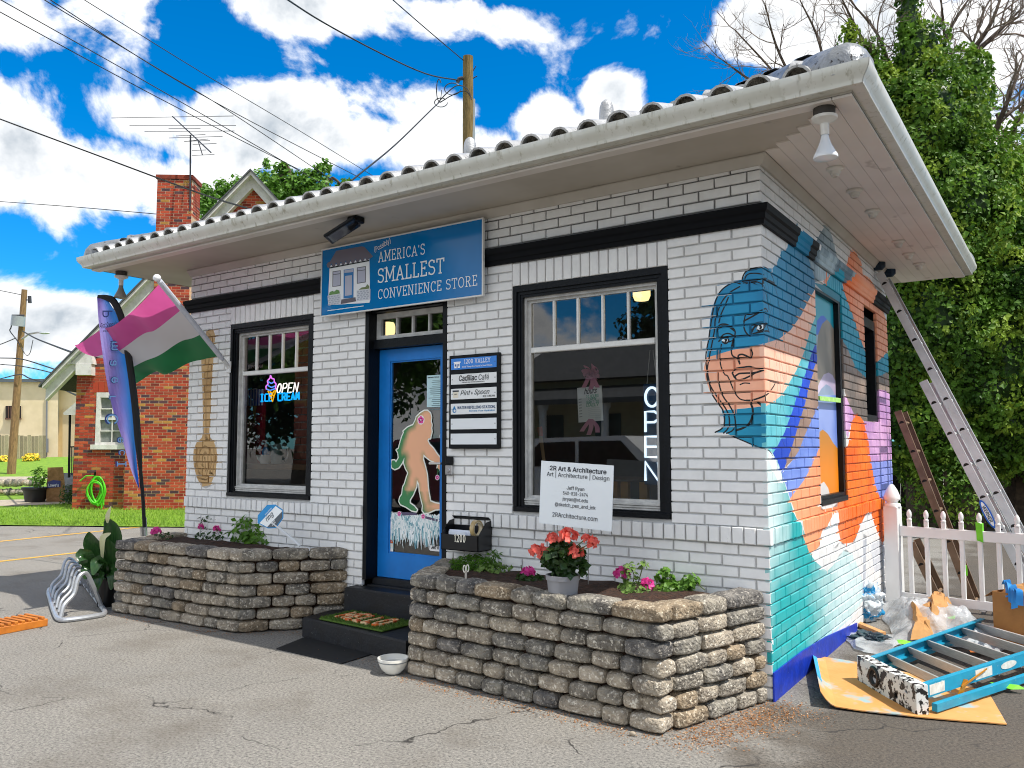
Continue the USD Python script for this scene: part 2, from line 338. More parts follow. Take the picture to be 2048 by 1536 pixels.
side('R1 1050,1290 1036,1320 990,1440 R2 1000,0 960,120 935,220 910,330 880,430 850,520 820,630 790,730 750,850 718,945 790,870 850,780 900,650 950,540 980,470 1020,390 1050,320', noisy('a58775', '8c7164', 8))
side('R2 1056,310 1020,390 980,470 950,540 900,650 850,780 790,870 690,1000 720,1080 745,1150 770,1235 840,1140 900,1060 960,950 1010,840 1060,720', noisy('7d97e2', '6884d4', 6))
# orange below and beside the windows
side('R2 1060,720 1010,840 960,950 900,1060 840,1140 768,1235 795,1300 830,1420 Z2 1025,740 1050,870 1070,960 1110,1050 1140,1080 1180,1030 1225,985 1245,900 1300,800 1370,790 C3 415,590 420,650 440,740 500,730 530,650 562,585 C3 580,590 610,680 635,735 668,690 700,560 640,560 600,430 560,200 545,150 515,108 490,150 472,260 455,300 420,560 340,575', grad('f3a274', 'ef6a10', 'u', .9, 2.15))
side('C3 395,590 345,680 330,740 415,760 425,690 415,588', 'eef0ee')
# teal base
side('C3 70,260 92,290 110,305 140,360 165,440 190,520 210,590 235,640 260,720 290,790 320,830 370,870 410,830 430,790 460,765 490,790 520,850 540,920 548,1000 490,1090 300,1260 100,1400 60,1400', lower_teal)
side('C3 92,290 120,330 150,400 160,450 130,430 100,360 88,330', 'e9edec')
# upper right part
side('C2 860,330 905,215 970,100 1000,130 1030,230 1045,310 1100,370 1145,412 1112,470 1085,495 1060,430 1040,408 1000,440 962,470 910,480', noisy('a9bcc4', '5f7380', 5, .3, .62))
side('C2 955,478 1002,428 990,470 970,500', 'f0916a')
side('C2 968,500 1002,440 1042,402 1068,430 1085,500 1100,560 1160,720 1200,850 1235,942 1262,1000 1290,1040 1320,1012 1400,930 1410,1040 1392,1078 1330,1112 1300,1180 1235,1112 1180,1062 1140,980 1110,900 1080,870 1070,650 900,480', noisy('15a0bb', '0e93ae', 5))
side('C2 1085,495 1112,470 1130,435 1108,375 1130,310 1150,262 1180,290 1215,362 1222,430 1262,450 1330,560 1350,650 1385,760 1392,935 1350,985 1320,1012 1290,1040 1262,1000 1235,942 1200,850 1160,720 1100,560', grad('f0701c', 'f0a17c', 'u', 2.15, 2.75))
side('C2 1330,545 1400,620 1400,700 1378,735 1350,650', 'dfe3e6')
side('C2 1300,520 1400,610 1400,660 1320,575', '1a1d20')
side('C2 1080,868 1110,900 1140,980 1180,1062 1235,1112 1300,1180 1330,1112 1392,1078 1412,1050 1412,1245 1335,1200 1300,1420 1205,1405 1165,1370 1110,1250 1082,1150', noisy('9c877a', '6c625c', 6))
side('C2 1085,1250 1110,1250 1165,1370 1205,1405 1300,1420 1335,1200 1375,1205 1412,1240 1430,1545 C3 690,330 640,345 582,342 560,240 548,150 515,108 490,150 470,230 455,200 450,100', noisy('dcabd6', 'b98ac0', 6))
side('C3 582,342 640,345 690,328 690,430 668,555 650,545 625,522 600,450', noisy('98a2e4', '7f8fdc', 6))
side('C3 515,108 490,150 472,260 455,310 450,560 650,560 640,530 625,522 600,450 580,350 570,250 545,150', noisy('f07a18', 'e86208', 5))
side('C3 545,690 560,700 552,1000 540,1010', 'b4b8c0')
side('C3 580,735 618,725 650,735 640,860 600,880 585,800', 'cdd0d6')
# the spoon painted by the left window
WOOD = noisy('cda974', 'b8925c', 5)
front('F 200,520 212,478 240,465 268,480 280,520 275,570 270,650 F2 248,0 240,200 232,330 240,385 268,405 290,470 296,540 285,620 268,690 240,760 205,782 170,765 135,700 112,620 102,540 110,470 135,410 170,385 182,340 182,200 178,0 F 165,650 185,600', WOOD)
LINES_F, LINES_S = [], []
def ink(spec, w=.006, f=True, s=True):
    p = [tuple(a) for a in smoothline(np.array([(u, v, 0) for u, v in px(spec)]), 5)[:, :2]]
    fp, sp = [fr(u, v) for u, v in p], [sd(u, v) for u, v in p]
    if f and fp[0][0] < .1:
        a = [(q[0], q[2]) for q in fp if q[0] < .05]
        if len(a) > 1: LINES_F.append(LineString(a).buffer(w * .66, 2))
    if s:
        a = [(q[1], q[2]) for q in sp if -.08 < q[1] < 3]
        if len(a) > 1: LINES_S.append(LineString(a).buffer(w * .66, 2))
for w, sp in [
    (.007, 'R1 380,472 340,500 315,545 308,585'), (.007, 'R1 308,590 330,580 440,570 530,560 560,575 620,605'), (.006, 'R1 330,582 345,540 380,515 450,512 520,525'), (.005, 'R1 380,470 450,455 520,452 560,475 600,540 615,600'),
    (.007, 'R1 290,612 230,600 150,640 90,700 50,790 25,900 8,1000 -10,1130 R2 -40,-100 0,150 20,230 70,310 120,380 138,450 135,520 110,565 50,598'),
    (.007, 'R1 285,640 200,690 130,760 85,850 50,960 40,1080 R2 -30,20 0,140 50,230 100,300 150,370 180,440 185,520 165,570 130,605'),
    (.007, 'R1 175,745 140,830 105,910 85,985'), (.006, 'R1 320,605 400,588 470,600 520,640 545,740 565,860'), (.005, 'R1 345,612 400,600 445,620'),
    (.007, 'R1 75,1090 70,1040 100,1005 150,1000 210,1030 240,1070 235,1120 215,1180 205,1240 215,1300 260,1330 285,1380'),
    (.008, 'R1 80,1045 120,1015 175,1022 235,1065'), (.007, 'R1 95,1140 130,1100 180,1090 225,1110'), (.008, 'R1 85,1165 120,1130 160,1125 180,1160 150,1185 120,1170'), (.010, 'R1 146,1142 156,1152 148,1168'), (.006, 'R1 185,1170 220,1155'),
    (.008, 'R1 325,970 400,930 470,890 530,850 555,880'), (.006, 'R1 330,960 345,910 400,905 470,880 540,885 575,940'), (.007, 'R1 328,975 325,1030 345,1080 380,1115'),
    (.007, 'R1 405,1010 460,985 530,985 560,1010'), (.006, 'R1 400,1080 430,1030 480,1000 535,1000 520,1040 480,1065 450,1050'), (.010, 'R1 478,1012 490,1026 482,1044'), (.008, 'R1 410,1095 460,1080 540,1065 570,1075'), (.007, 'R1 400,1060 440,1010'), (.007, 'R1 545,1010 565,1060'),
    (.006, 'R1 110,1195 95,1290 105,1400 140,1480 R2 170,60 210,150 240,220 285,275 335,292'), (.008, 'R2 345,292 400,290 470,270 540,240 580,200 615,150 630,110'),
    (.008, 'R1 285,1380 270,1310 300,1290 340,1300 385,1320 405,1290 400,1260 385,1245'),
    (.008, 'R1 215,1470 240,1430 310,1415 380,1408 430,1420 525,1432 440,1465 340,1470 280,1475 240,1500'), (.008, 'R1 215,1470 235,1510 R2 240,70 260,95 310,90 380,60 430,30 490,5'), (.006, 'R2 290,140 330,125 380,128'),
    (.007, 'R2 80,30 85,120 120,240 180,330 220,400 240,470 240,540 210,585 160,608'), (.010, 'R2 390,315 410,380 405,450 370,520 310,560 245,580'), (.009, 'R2 450,305 490,335 520,370 545,410'),
    (.006, 'R2 200,630 260,655 380,705 480,745 560,770 600,820')]:
    ink(sp, w)
for sp in ['R1 540,570 560,640 575,760 600,900 640,1050 670,1250 690,1400 705,1536', 'R1 560,480 610,570 640,680 660,800 690,950 710,1100 722,1260', 'R1 535,620 560,800 610,1000 640,1150 630,1220 640,1400', 'R1 600,600 640,700 665,850 680,1000 710,1180 730,1400 733,1536',
           'R2 640,10 650,150 640,250 650,420 640,560 650,760', 'R2 680,20 680,200 670,420 690,640 720,740', 'R2 708,20 700,250 712,420', 'R2 730,10 730,160']:
    ink(sp, .0028, f=False)
for sp in ['F 240,520 238,640 F2 205,0 207,220 205,390', 'F2 150,560 160,470 200,445 240,470 250,560 235,660', 'F2 175,600 180,520 200,490 222,520 222,620 205,690', 'F2 198,540 202,640', 'F2 135,690 170,705 205,712 245,690', 'F2 140,470 130,560 150,660', 'F2 268,470 272,560 258,660']:
    p = [(q[0], q[2]) for q in (fr(u, v) for u, v in px(sp))]
    FRONT.append((LineString(p).buffer(.008), '9c7848'))
WHT = '0'
INKF, INKS = unary_union(LINES_F), unary_union(LINES_S)
FRONT = [(pol(on_front(p)) if isinstance(p, list) else p, c) for p, c in FRONT]
eyes = [pol(on_front(px(s))) for s in ('R1 440,1030 470,1008 530,1004 528,1040 485,1066 445,1056', 'R1 112,1155 135,1134 168,1132 178,1162 150,1184 122,1174')]
for e in eyes: FRONT.append((e, 'e4eef2'))
FRONT.append((INKF, '07090c')); SIDE.append((INKS, '07090c'))
FRONT = [(p, c) for p, c in FRONT if not p.is_empty]; SIDE = [(p, c) for p, c in SIDE if not p.is_empty]
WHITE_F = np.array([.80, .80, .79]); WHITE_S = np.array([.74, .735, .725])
def regs(layers):
    return [(p, c if callable(c) else (lambda u, z, k=lin(c): np.broadcast_to(k, (len(u), 3))), p.bounds) for p, c in layers]
RF, RS = regs(FRONT), regs(SIDE)
def paint_poly(poly, regions, base):
    """splits a flat polygon by the painted outlines: [(2d points, triangles, colours)]"""
    out, rem = [], poly; bb = poly.bounds
    for p, c, b in reversed(regions):
        if b[0] > bb[2] or b[2] < bb[0] or b[1] > bb[3] or b[3] < bb[1]: continue
        i = rem.intersection(p)
        if i.is_empty or i.area < 2e-7: continue
        v, f = tri(i)
        if len(v): out.append((v, f, c(v[:, 0], v[:, 1]))); rem = rem.difference(p)
        if rem.is_empty or rem.area < 2e-7: return out
    v, f = tri(rem)
    if len(v): out.append((v, f, np.broadcast_to(base, (len(v), 3))))
    return out
def colour_at(u, z, regions, base):
    pt = Point(u, z)
    for p, c, b in reversed(regions):
        if b[0] <= u <= b[2] and b[1] <= z <= b[3] and p.contains(pt): return c(np.array([u]), np.array([z]))[0]
    return base
class Face:                             # a wall face: u along the wall, z up, d outwards
    def __init__(s, kind): s.kind = kind; s.regs, s.base = (RF, WHITE_F) if kind == 'front' else (RS, WHITE_S)
    def p(s, u, z, d):
        u, z, d = np.broadcast_arrays(np.asarray(u, float), np.asarray(z, float), np.asarray(d, float))
        return np.stack([u, -d, z], -1) if s.kind == 'front' else np.stack([d, u, z], -1)
FF, FS = Face('front'), Face('side')
rng = np.random.default_rng(7)
def brick(face, u0, z0, u1, z1, proud=0.0, depth=.03, bev=.0035, jit=.0013):
    """one painted brick: bevelled front cut by the mural, and its four sides"""
    mb = MB(); j = rng.uniform(-jit, jit, 8); dd = proud + rng.uniform(-.0012, .0012); tl = rng.uniform(-.0008, .0008, 2)
    o = [(u0 + j[0], z0 + j[1]), (u1 + j[2], z0 + j[3]), (u1 + j[4], z1 + j[5]), (u0 + j[6], z1 + j[7])]
    i = [(o[0][0] + bev, o[0][1] + bev), (o[1][0] - bev, o[1][1] + bev), (o[2][0] - bev, o[2][1] - bev), (o[3][0] + bev, o[3][1] - bev)]
    cu, cz = (u0 + u1) / 2, (z0 + z1) / 2
    dep = lambda u, z: dd + (np.asarray(u) - cu) * tl[0] / .2 + (np.asarray(z) - cz) * tl[1] / .07
    for v, f, c in paint_poly(Polygon(i), face.regs, face.base): mb.add((face.p(v[:, 0], v[:, 1], dep(v[:, 0], v[:, 1])), f), c)
    O, I = np.array(o), np.array(i)
    for k in range(4):
        a, b = k, (k + 1) % 4; mid = (I[a] + I[b]) / 2
        c = colour_at(mid[0], mid[1], face.regs, face.base)
        q = np.vstack([face.p(I[[a, b], 0], I[[a, b], 1], dep(I[[a, b], 0], I[[a, b], 1])), face.p(O[[b, a], 0], O[[b, a], 1], dd - bev), face.p(O[[b, a], 0], O[[b, a], 1], proud - depth)])
        mb.add((q, [(0, 1, 2), (0, 2, 3), (3, 2, 4), (3, 4, 5)]), c)
    return mb
OPEN_F = [(-5.105, -3.945, 1.012, 2.815, 'w'), (-1.830, -.612, 1.012, 2.815, 'w'), (-3.315, -2.440, 0.0, 2.815, 'd')]
OPEN_S = [(1.235, 2.08, 1.04, 2.815, 'w'), (2.945, 3.535, 1.70, 2.76, 'n')]
BANDZ = (2.812, 2.935)
def rows():
    for k in range(-8, 26):
        z0 = ZR + (25 - k) * PC + .0048; z1 = z0 + PC - .0096
        yield k, z0, min(z1, SOF - .02)
    for n in range(0, 14):
        z1 = ZR - .1016 - n * PC - .0048; z0 = z1 - PC + .0096
        if z1 > .05: yield 100 + n, max(z0, 0.0), z1
def courses(length, openings, first):
    """brick rectangles of a wall in running bond; first: the joint nearest the front right corner, from it"""
    out = []
    for k, z0, z1 in rows():
        if z1 - z0 < .02: continue
        if z1 > BANDZ[0] + .01 and z0 < BANDZ[1] - .01 and not (z0 < BANDZ[0] - .02 or z1 > BANDZ[1] + .02): continue
        par = (k % 2 == 0) if k < 100 else (k % 2 == 1)
        a0 = first + (0 if not par else -PX / 2)
        segs = [(0.0, length)]
        for o in openings:
            u0, u1 = sorted((abs(o[0]), abs(o[1])))
            if z0 + .02 < o[3] and z1 - .02 > o[2]:
                segs = [s for a, b in segs for s in ((a, min(b, u0)), (max(a, u1), b)) if s[1] - s[0] > .01]
        for a, b in segs:
            js = [j for j in (a0 + i * PX for i in range(-1, 40)) if a + .035 < j < b - .035]
            e = [a] + js + [b]
            for p, q in zip(e[:-1], e[1:]): out.append((p + (0.0048 if p > a else 0), z0, q - (0.0048 if q < b else 0), z1))
    return out
def d2cam(face, u, z): return np.linalg.norm(face.p(u, z, 0) - CPOS)
bricks = []
for a, z0, b, z1 in courses(WX, OPEN_F, .1865): bricks.append((FF, -b, z0, min(-a, -.001), z1, 0.0))
for a, z0, b, z1 in courses(DY, OPEN_S, .0925): bricks.append((FS, max(a, .001), z0, b, z1, 0.0))
def cover(o, face):                      # the wall's flat backing, a joint's depth behind the bricks
    L = WX if face is FF else DY
    p = sbox(-L, 0, -.012, SOF) if face is FF else sbox(.012, 0, L, SOF)
    return p.difference(unary_union([sbox(a, c, b, d if t == 'd' else min(d, 2.64 if t == 'w' else d)) for a, b, c, d, t in o]))
walls = {}
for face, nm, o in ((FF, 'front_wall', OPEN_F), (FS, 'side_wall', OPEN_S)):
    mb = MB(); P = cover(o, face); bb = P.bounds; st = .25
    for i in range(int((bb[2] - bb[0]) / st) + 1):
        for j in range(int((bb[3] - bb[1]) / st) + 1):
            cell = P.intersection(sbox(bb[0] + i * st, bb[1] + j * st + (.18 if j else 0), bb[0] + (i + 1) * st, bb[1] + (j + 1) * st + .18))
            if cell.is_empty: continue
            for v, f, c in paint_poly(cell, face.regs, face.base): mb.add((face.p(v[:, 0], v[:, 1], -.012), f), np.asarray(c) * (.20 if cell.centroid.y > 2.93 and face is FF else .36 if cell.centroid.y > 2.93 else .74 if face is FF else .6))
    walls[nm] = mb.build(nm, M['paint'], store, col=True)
# the thick of the walls, and the two walls that cannot be seen
mb = MB(); mb.add(bx(-WX, DY - .1, 0, -.03, DY, SOF)); mb.add(bx(-WX, .03, 0, -WX + .1, DY - .1, SOF)); mb.build('rear_wall', M['whitepaint'], store)
order = sorted(range(len(bricks)), key=lambda i: d2cam(bricks[i][0], (bricks[i][1] + bricks[i][3]) / 2, (bricks[i][2] + bricks[i][4]) / 2) / math.sqrt((bricks[i][3] - bricks[i][1]) * (bricks[i][4] - bricks[i][2]) / .012))
near = set(order[:300])
field = {'front_wall': MB(), 'side_wall': MB()}
for i, (face, u0, z0, u1, z1, pr) in enumerate(bricks):
    nm = 'front_wall' if face is FF else 'side_wall'
    b = brick(face, u0, z0, u1, z1, pr)
    if i in near: b.build('brick', M['paint'], walls[nm], col=True)
    else:
        for v, f, c in zip(b.v, b.f, b.c): field[nm].add((v, f - f.min()), c)
for nm in field: tag(field[nm].build('brick_field', M['paint'], walls[nm], col=True), kind='stuff')
# sill course and the upright bricks over the windows
for face, L in ((FF, WX), (FS, DY)):
    nm = 'front_wall' if face is FF else 'side_wall'; n = int(L / .0735)
    for i in range(n):
        a = i * L / n
        if face is FF:
            u1, u0 = -a - (.003 if i else -.014), -a - L / n + .003
            if u0 > -3.36 and u1 < -2.40: continue
            if u0 < -3.315 < u1: u1 = -3.315
            if u0 < -2.44 < u1: u0 = -2.44
        else: u0, u1 = a + (.003 if i else -.0125), a + L / n - .003
        brick(face, u0, ZR - .098, u1, ZR - .001 + rng.uniform(-.003, .002), .015 + rng.uniform(-.002, .002), .045, .005).build('sill_brick', M['paint'], walls[nm], col=True)
def soldiers(face, u0, u1, z0, z1, name='upright_brick', w=.0715):
    n = max(1, round((u1 - u0) / w)); s = (u1 - u0) / n
    for i in range(n): brick(face, u0 + i * s + .004, z0, u0 + (i + 1) * s - .004, z1, .001).build(name, M['paint'], walls['front_wall' if face is FF else 'side_wall'], col=True)
soldiers(FF, -5.105, -3.945, 2.642, 2.806); soldiers(FF, -1.83, -.612, 2.642, 2.806); soldiers(FS, 1.235, 2.08, 2.70, 2.806)
soldiers(FS, 2.90, 3.58, 1.60, 1.695, 'sill_brick', .075)
# white reveals at the windows and the doorway
mb = MB()
for o in OPEN_F[:2]:
    for u in (o[0], o[1]): mb.add(bx(u - (.0 if u == o[0] else .0), .012, o[2] - .001, u + .004, .10, 2.64))
mb.build('reveal', M['whitepaint'], walls['front_wall'])
# black moulded band round the walls, painted over on the side
band = MB()
prof = [(0.0, 2.812), (.022, 2.812), (.024, 2.838), (.034, 2.846), (.036, 2.878), (.050, 2.890), (.056, 2.918), (.056, 2.930), (.0, 2.938)]
xs = [-WX - .05, -3.86] 
def run_band(xa, xb):
    v = []
    for x, end in ((xa, 0), (xb, 1)):
        for d, z in prof: v.append((x if not (end and xb > -.1) else d, -d, z))
    n = len(prof); f = [(i, i + 1, n + i + 1, n + i) for i in range(n - 1)]
    return v, f
BLK = lin('06080c')
band.add(run_band(-WX - .05, .0), BLK)
sb = MB(); n = len(prof)
N = 90
for i in range(N):
    y0, y1 = DY * i / N, DY * (i + 1) / N
    for k in range(n - 1):
        (d0, z0), (d1, z1) = prof[k], prof[k + 1]
        pp = [(d0, y0 if i else -d0, z0), (d1, y0 if i else -d1, z1), (d1, y1, z1), (d0, y1, z0)]
        yc, zc = (y0 + y1) / 2, (z0 + z1) / 2
        c = colour_at(yc, min(max(zc, 2.80), 2.94), RS, WHITE_S)
        if yc < .66 or 1.0 < yc < 1.16: c = BLK
        if yc > 3.3: c = lin('15181c')
        sb.add((pp, [(0, 1, 2), (0, 2, 3)]), c)
for v, f, c in zip(sb.v, sb.f, sb.c): band.add((v, f - f.min()), c)
band.build('black_band', M['bandpaint'], store, col=True)
# blue plinth of the side wall
mb = MB()
P = Polygon([(-.012, .0), (2.2, .0), (2.2, .06), (1.2, .14), (.6, .165), (-.012, .165)])
mb.add(prism(P, (0, 0, 0), (0, 1, 0), (0, 0, 1), .003, .012)); mb.build('plinth_paint', mat('blue_plinth', '0b35b4', '0a2a92', rough=.5, bump=.3, scale=12, c3='8a8f9a', s3=70, r3=(.66, .7)), store)
# ---------------------------------------------------------------- windows, door, roof of the store
XA, ZA, YA = (1, 0, 0), (0, 0, 1), (0, 1, 0)
def fprism(poly, y, t): return prism(poly, (0, y, 0), XA, ZA, 0, t)            # on a plane parallel to the front, grows outwards
def sprism(poly, x, t): return prism(poly, (x, 0, 0), YA, ZA, 0, t)
def ring(x0, z0, x1, z1, l, r, b, t): return sbox(x0, z0, x1, z1).difference(sbox(x0 + l, z0 + b, x1 - r, z1 - t))
def shop_window(x0, x1, rail, npan, label):
    z0, z1 = 1.012, 2.640
    mb = MB()
    for l, y, t in ((.072, .075, .05), (.052, .03, .012), (.03, .018, .014)):
        mb.add(fprism(ring(x0 + .004, z0 + .001, x1 - .004, z1 - .001, l, l + .012, .045 if l > .06 else .03, l + .014), y, t))
    mb.add(cbx(x0 + .01, -.012, z0 + .002, x1 - .01, .05, z0 + .036, .006))
    w = tag(mb.build('window', M['black'], store), label)
    a0, a1, b0, b1 = x0 + .07, x1 - .082, z0 + .044, z1 - .084
    mb = MB(); mb.add(fprism(ring(a0, b0, a1, b1, .022, .022, .055, .022), .10, .05)); mb.add(fprism(ring(a0 + .022, b0 + .05, a1 - .022, b1 - .022, .022, .022, .02, .02), .115, .04))
    for k in range(3): mb.add(bx(a0, .044 - .004 * k, b0 + .004 + .016 * k, a1, .05, b0 + .014 + .016 * k))
    mb.build('sash', M['sash'], w)
    c0, c1 = a0 + .044, a1 - .044
    mb = MB(); mb.add(cbx(c0, .066, rail - .018, c1, .105, rail + .022, .005)); mb.build('meeting_rail', M['whitepaint'], w)
    for k in range(1, npan):
        x = c0 + (c1 - c0) * k / npan
        mb = MB(); mb.add(cbx(x - .010, .072, rail + .022, x + .010, .10, b1 - .042, .004)); mb.build('glazing_bar', M['whitepaint'], w)
    for k in range(npan):
        xa, xb = c0 + (c1 - c0) * k / npan, c0 + (c1 - c0) * (k + 1) / npan
        mb = MB(); mb.add(([(xa, .088, rail), (xb, .088, rail), (xb, .088, b1 - .04), (xa, .088, b1 - .04)], [(0, 1, 2, 3)])); mb.build('pane', M['pane'], w)
    mb = MB(); mb.add(([(c0, .096, b0 + .06), (c1, .096, b0 + .06), (c1, .096, rail), (c0, .096, rail)], [(0, 1, 2, 3)])); mb.build('pane', M['pane'], w)
    return w
RAIL = fr(1060, 702, .08)[2]
shop_window(-5.105, -3.945, RAIL, 5, 'left shop window with black casing')
shop_window(-1.830, -.612, RAIL, 5, 'right shop window with black casing')
# doorway
M['blue'] = mat('blue_door_paint', '1579cc', '126fbe', rough=.35, scale=6, bump=.08, bscale=50)
DYP = .13
mb = MB()
mb.add(bx(-3.314, .002, .40, -3.272, .20, 2.62)); mb.add(bx(-2.483, .002, .40, -2.441, .20, 2.62)); mb.add(bx(-3.272, .06, 2.285, -2.483, .20, 2.36)); mb.add(bx(-3.272, .02, 2.585, -2.483, .20, 2.80))
mb.add(bx(-3.36, .205, .0, -2.40, .23, .40))
mb.build('door_frame', M['black'], store)
door = MB(); door.add(fprism(ring(-3.268, .412, -2.486, 2.280, .118, .118, .195, .10), DYP + .04, .04))
door.add(fprism(ring(-3.150, .607, -2.604, 2.18, .012, .012, .012, .012), DYP + .03, .022))
door = door.build('door', M['blue'], store)
mb = MB(); mb.add(([(-3.145, DYP + .02, .61), (-2.6, DYP + .02, .61), (-2.6, DYP + .02, 2.178), (-3.145, DYP + .02, 2.178)], [(0, 1, 2, 3)])); mb.build('door_glass', M['pane'], door)
M['steel'] = mat('brushed_steel', (.6, .6, .6), (.5, .5, .5), rough=.3, metallic=1.0)
hp = fr(886, 927, .08)
mb = MB(); mb.add(tube([hp + (-.01, .05, 0), hp + (-.01, -.02, 0), hp + (-.12, -.02, .0)], .010, 8)); mb.add(lathe([(0, 0), (.026, 0), (.026, .012), (0, .012)], 14, (0, 0, 0))); mb.v[-1] = xf((mb.v[-1], mb.f[-1]), hp + (-.01, .055, 0), (1, 0, 0), (0, 0, 1), (0, -1, 0))[0]
mb.build('handle', M['steel'], door)
# transom
tz0, tz1 = 2.365, 2.580
mb = MB(); mb.add(fprism(ring(-3.268, tz0, -2.486, tz1, .045, .045, .03, .045), .125, .035)); tr = mb.build('transom_window', M['sash'], store)
for k in range(1, 4):
    x = -3.223 + (.692) * k / 4
    mb = MB(); mb.add(cbx(x - .010, .095, tz0 + .03, x + .010, .12, tz1 - .045, .003)); mb.build('glazing_bar', M['sash'], tr)
for k in range(4):
    xa = -3.223 + .692 * k / 4
    mb = MB(); mb.add(([(xa, .118, tz0 + .02), (xa + .173, .118, tz0 + .02), (xa + .173, .118, tz1 - .03), (xa, .118, tz1 - .03)], [(0, 1, 2, 3)])); mb.build('pane', M['pane'], tr)
# art and notices stuck on the door glass
YD = DYP + .014
CR['B'] = (770, 800, 3.807); CR['D'] = (700, 880, 4.267); CR['E'] = (700, 560, 4.267); CR['S'] = (680, 1000, 6.4)
art = MB()
body = pol(on_front(px('B 300,82 325,82 345,100 353,130 350,165 357,190 352,215 357,240 350,270 345,292 332,292 325,310 340,340 370,370 395,410 420,440 435,480 432,520 415,535 400,515 405,490 380,478 375,470 345,458 310,430 295,415 290,450 305,500 320,560 325,620 330,680 345,770 380,785 430,795 442,815 430,828 380,835 330,858 300,860 285,840 290,805 278,760 265,700 260,640 245,610 240,660 215,720 190,760 190,785 225,810 245,835 240,848 205,842 160,812 120,795 108,770 115,740 130,720 138,660 150,640 165,590 178,555 158,520 145,480 148,440 130,480 105,515 75,527 55,515 50,485 55,460 72,458 85,475 105,440 100,400 88,380 105,370 115,330 130,280 145,245 140,238 165,215 180,205 215,190 235,150 240,130 270,100'), YD))
art.add(prism(body.buffer(.010), (0, YD, 0), XA, ZA, 0, .0012), lin('eef1e8'))
bo, bi = body.bounds, body.buffer(-.001)
cells = []
for i in range(28):
    for j in range(60):
        c = bi.intersection(sbox(bo[0] + (bo[2] - bo[0]) * i / 28, bo[1] + (bo[3] - bo[1]) * j / 60, bo[0] + (bo[2] - bo[0]) * (i + 1) / 28, bo[1] + (bo[3] - bo[1]) * (j + 1) / 60))
        if c.is_empty: continue
        v, f = tri(c)
        if not len(v): continue
        dist = np.array([body.exterior.distance(Point(p)) for p in v]); hx = (v[:, 0] - bo[0]) / (bo[2] - bo[0]); hz = (v[:, 1] - bo[1]) / (bo[3] - bo[1])
        t = np.clip((hx * 1.2 - .42) * 2.2 + dist * 14 - np.where(hz < .2, .55, 0) + (meshkit.fbm(np.c_[v * 9, v[:, 0] * 0], 3, 4) - .5) * .8, 0, 1)[:, None]
        art.add((np.c_[v[:, 0], np.full(len(v), YD - .0022), v[:, 1]], f), lin('3f8252') * (1 - t) + lin('efb48e') * t)
for spec, c in (('B 95,855 120,852 240,858 245,875 120,880 97,875', '57506a'), ('B 280,878 300,880 425,915 428,935 300,900 280,893', '57506a')): art.add(flat(pol(on_front(px(spec), YD)), (0, YD, 0), XA, ZA, .0022), lin(c))
art.build('walking_figure_art', M['print'], door, col=True)
art = MB(); rr = np.random.default_rng(5)
gx0, gx1 = -3.135, -2.61
ztop, zmid, zbot = fr(800, 1022, YD)[2], fr(800, 1055, YD)[2], fr(800, 1085, YD)[2]
for i in range(420):
    x = rr.uniform(gx0, gx1); z = rr.uniform(zmid, ztop - .01) if i < 260 else rr.uniform(zmid - .05, zmid + .02)
    l, w = rr.uniform(.02, .06), rr.uniform(.003, .009)
    if i >= 260: l = rr.uniform(.04, .12)
    d = rr.normal(0, .012)
    c = lin(['eef4f5', 'cfe3e6', '9cc3cb', 'f4f8f8', '5c97a8'][rr.integers(0, 5)])
    art.add(([(x - w, YD - .0014 - i * 4e-6, z), (x + w, YD - .0014 - i * 4e-6, z), (x + w * .4 + d, YD - .0014 - i * 4e-6, z - l), (x - w * .4 + d, YD - .0014 - i * 4e-6, z - l)], [(0, 1, 2, 3)]), c)
art.add(flat(Polygon([(gx0, zmid - .02)] + [(x, ztop - .015 + rr.uniform(-.012, .012)) for x in np.linspace(gx0, gx1, 50)] + [(gx1, zmid - .02)] + [(x, zmid - .02 + rr.uniform(-.03, .02)) for x in np.linspace(gx1, gx0, 50)]).buffer(0), (0, YD, 0), XA, ZA, .0008), lin('e6eff0'))
art.build('painted_snow', M['print'], door, col=True)
art = MB()
def flower(cx, cz, y, r, mb, c='ee4fa8'):
    for k in range(5):
        a = k * 2 * math.pi / 5 + .3
        mb.add(flat(Point(cx + r * .6 * math.cos(a), cz + r * .6 * math.sin(a)).buffer(r * .48, 4), (0, y, 0), XA, ZA), lin(c))
    mb.add(flat(Point(cx, cz).buffer(r * .25, 3), (0, y, 0), XA, ZA, .0006), lin('f7d6e6'))
for s, r in (('B 275,152', .030), ('B 440,560', .022), ('B 440,602', .022), ('B 400,590', .017), ('B 110,866', .018), ('B 292,886', .018)):
    p = on_front(px(s), YD)[0]; art.add(flat(Point(p).buffer(r * 1.25, 5), (0, YD, 0), XA, ZA, .0026), lin('f3eef0')); flower(p[0], p[1], YD - .003, r, art)
for s in ('B 400,520 425,570', 'B 410,530 440,600', 'B 405,525 400,590'): art.add(flat(LineString(on_front(px(s), YD)).buffer(.004), (0, YD, 0), XA, ZA, .0024), lin('2f6b45'))
art.build('flower_art', M['print'], door, col=True)
art = MB()
nb = pol(on_front(px('E 657,815 818,805 820,1082 657,1085'), YD)); art.add(prism(nb, (0, YD, 0), XA, ZA, 0, .001), lin('bfe0e6'))
b = nb.bounds
put_text(art, 'OPEN DAILY 8:00 AM - 10:00 PM', .008, ((b[0] + b[2]) / 2, YD - .0016, b[3] - .022), XA, ZA, (0, -1, 0), 'c', True, fit=(b[2] - b[0]) * .9, col=lin('1c2a30'))
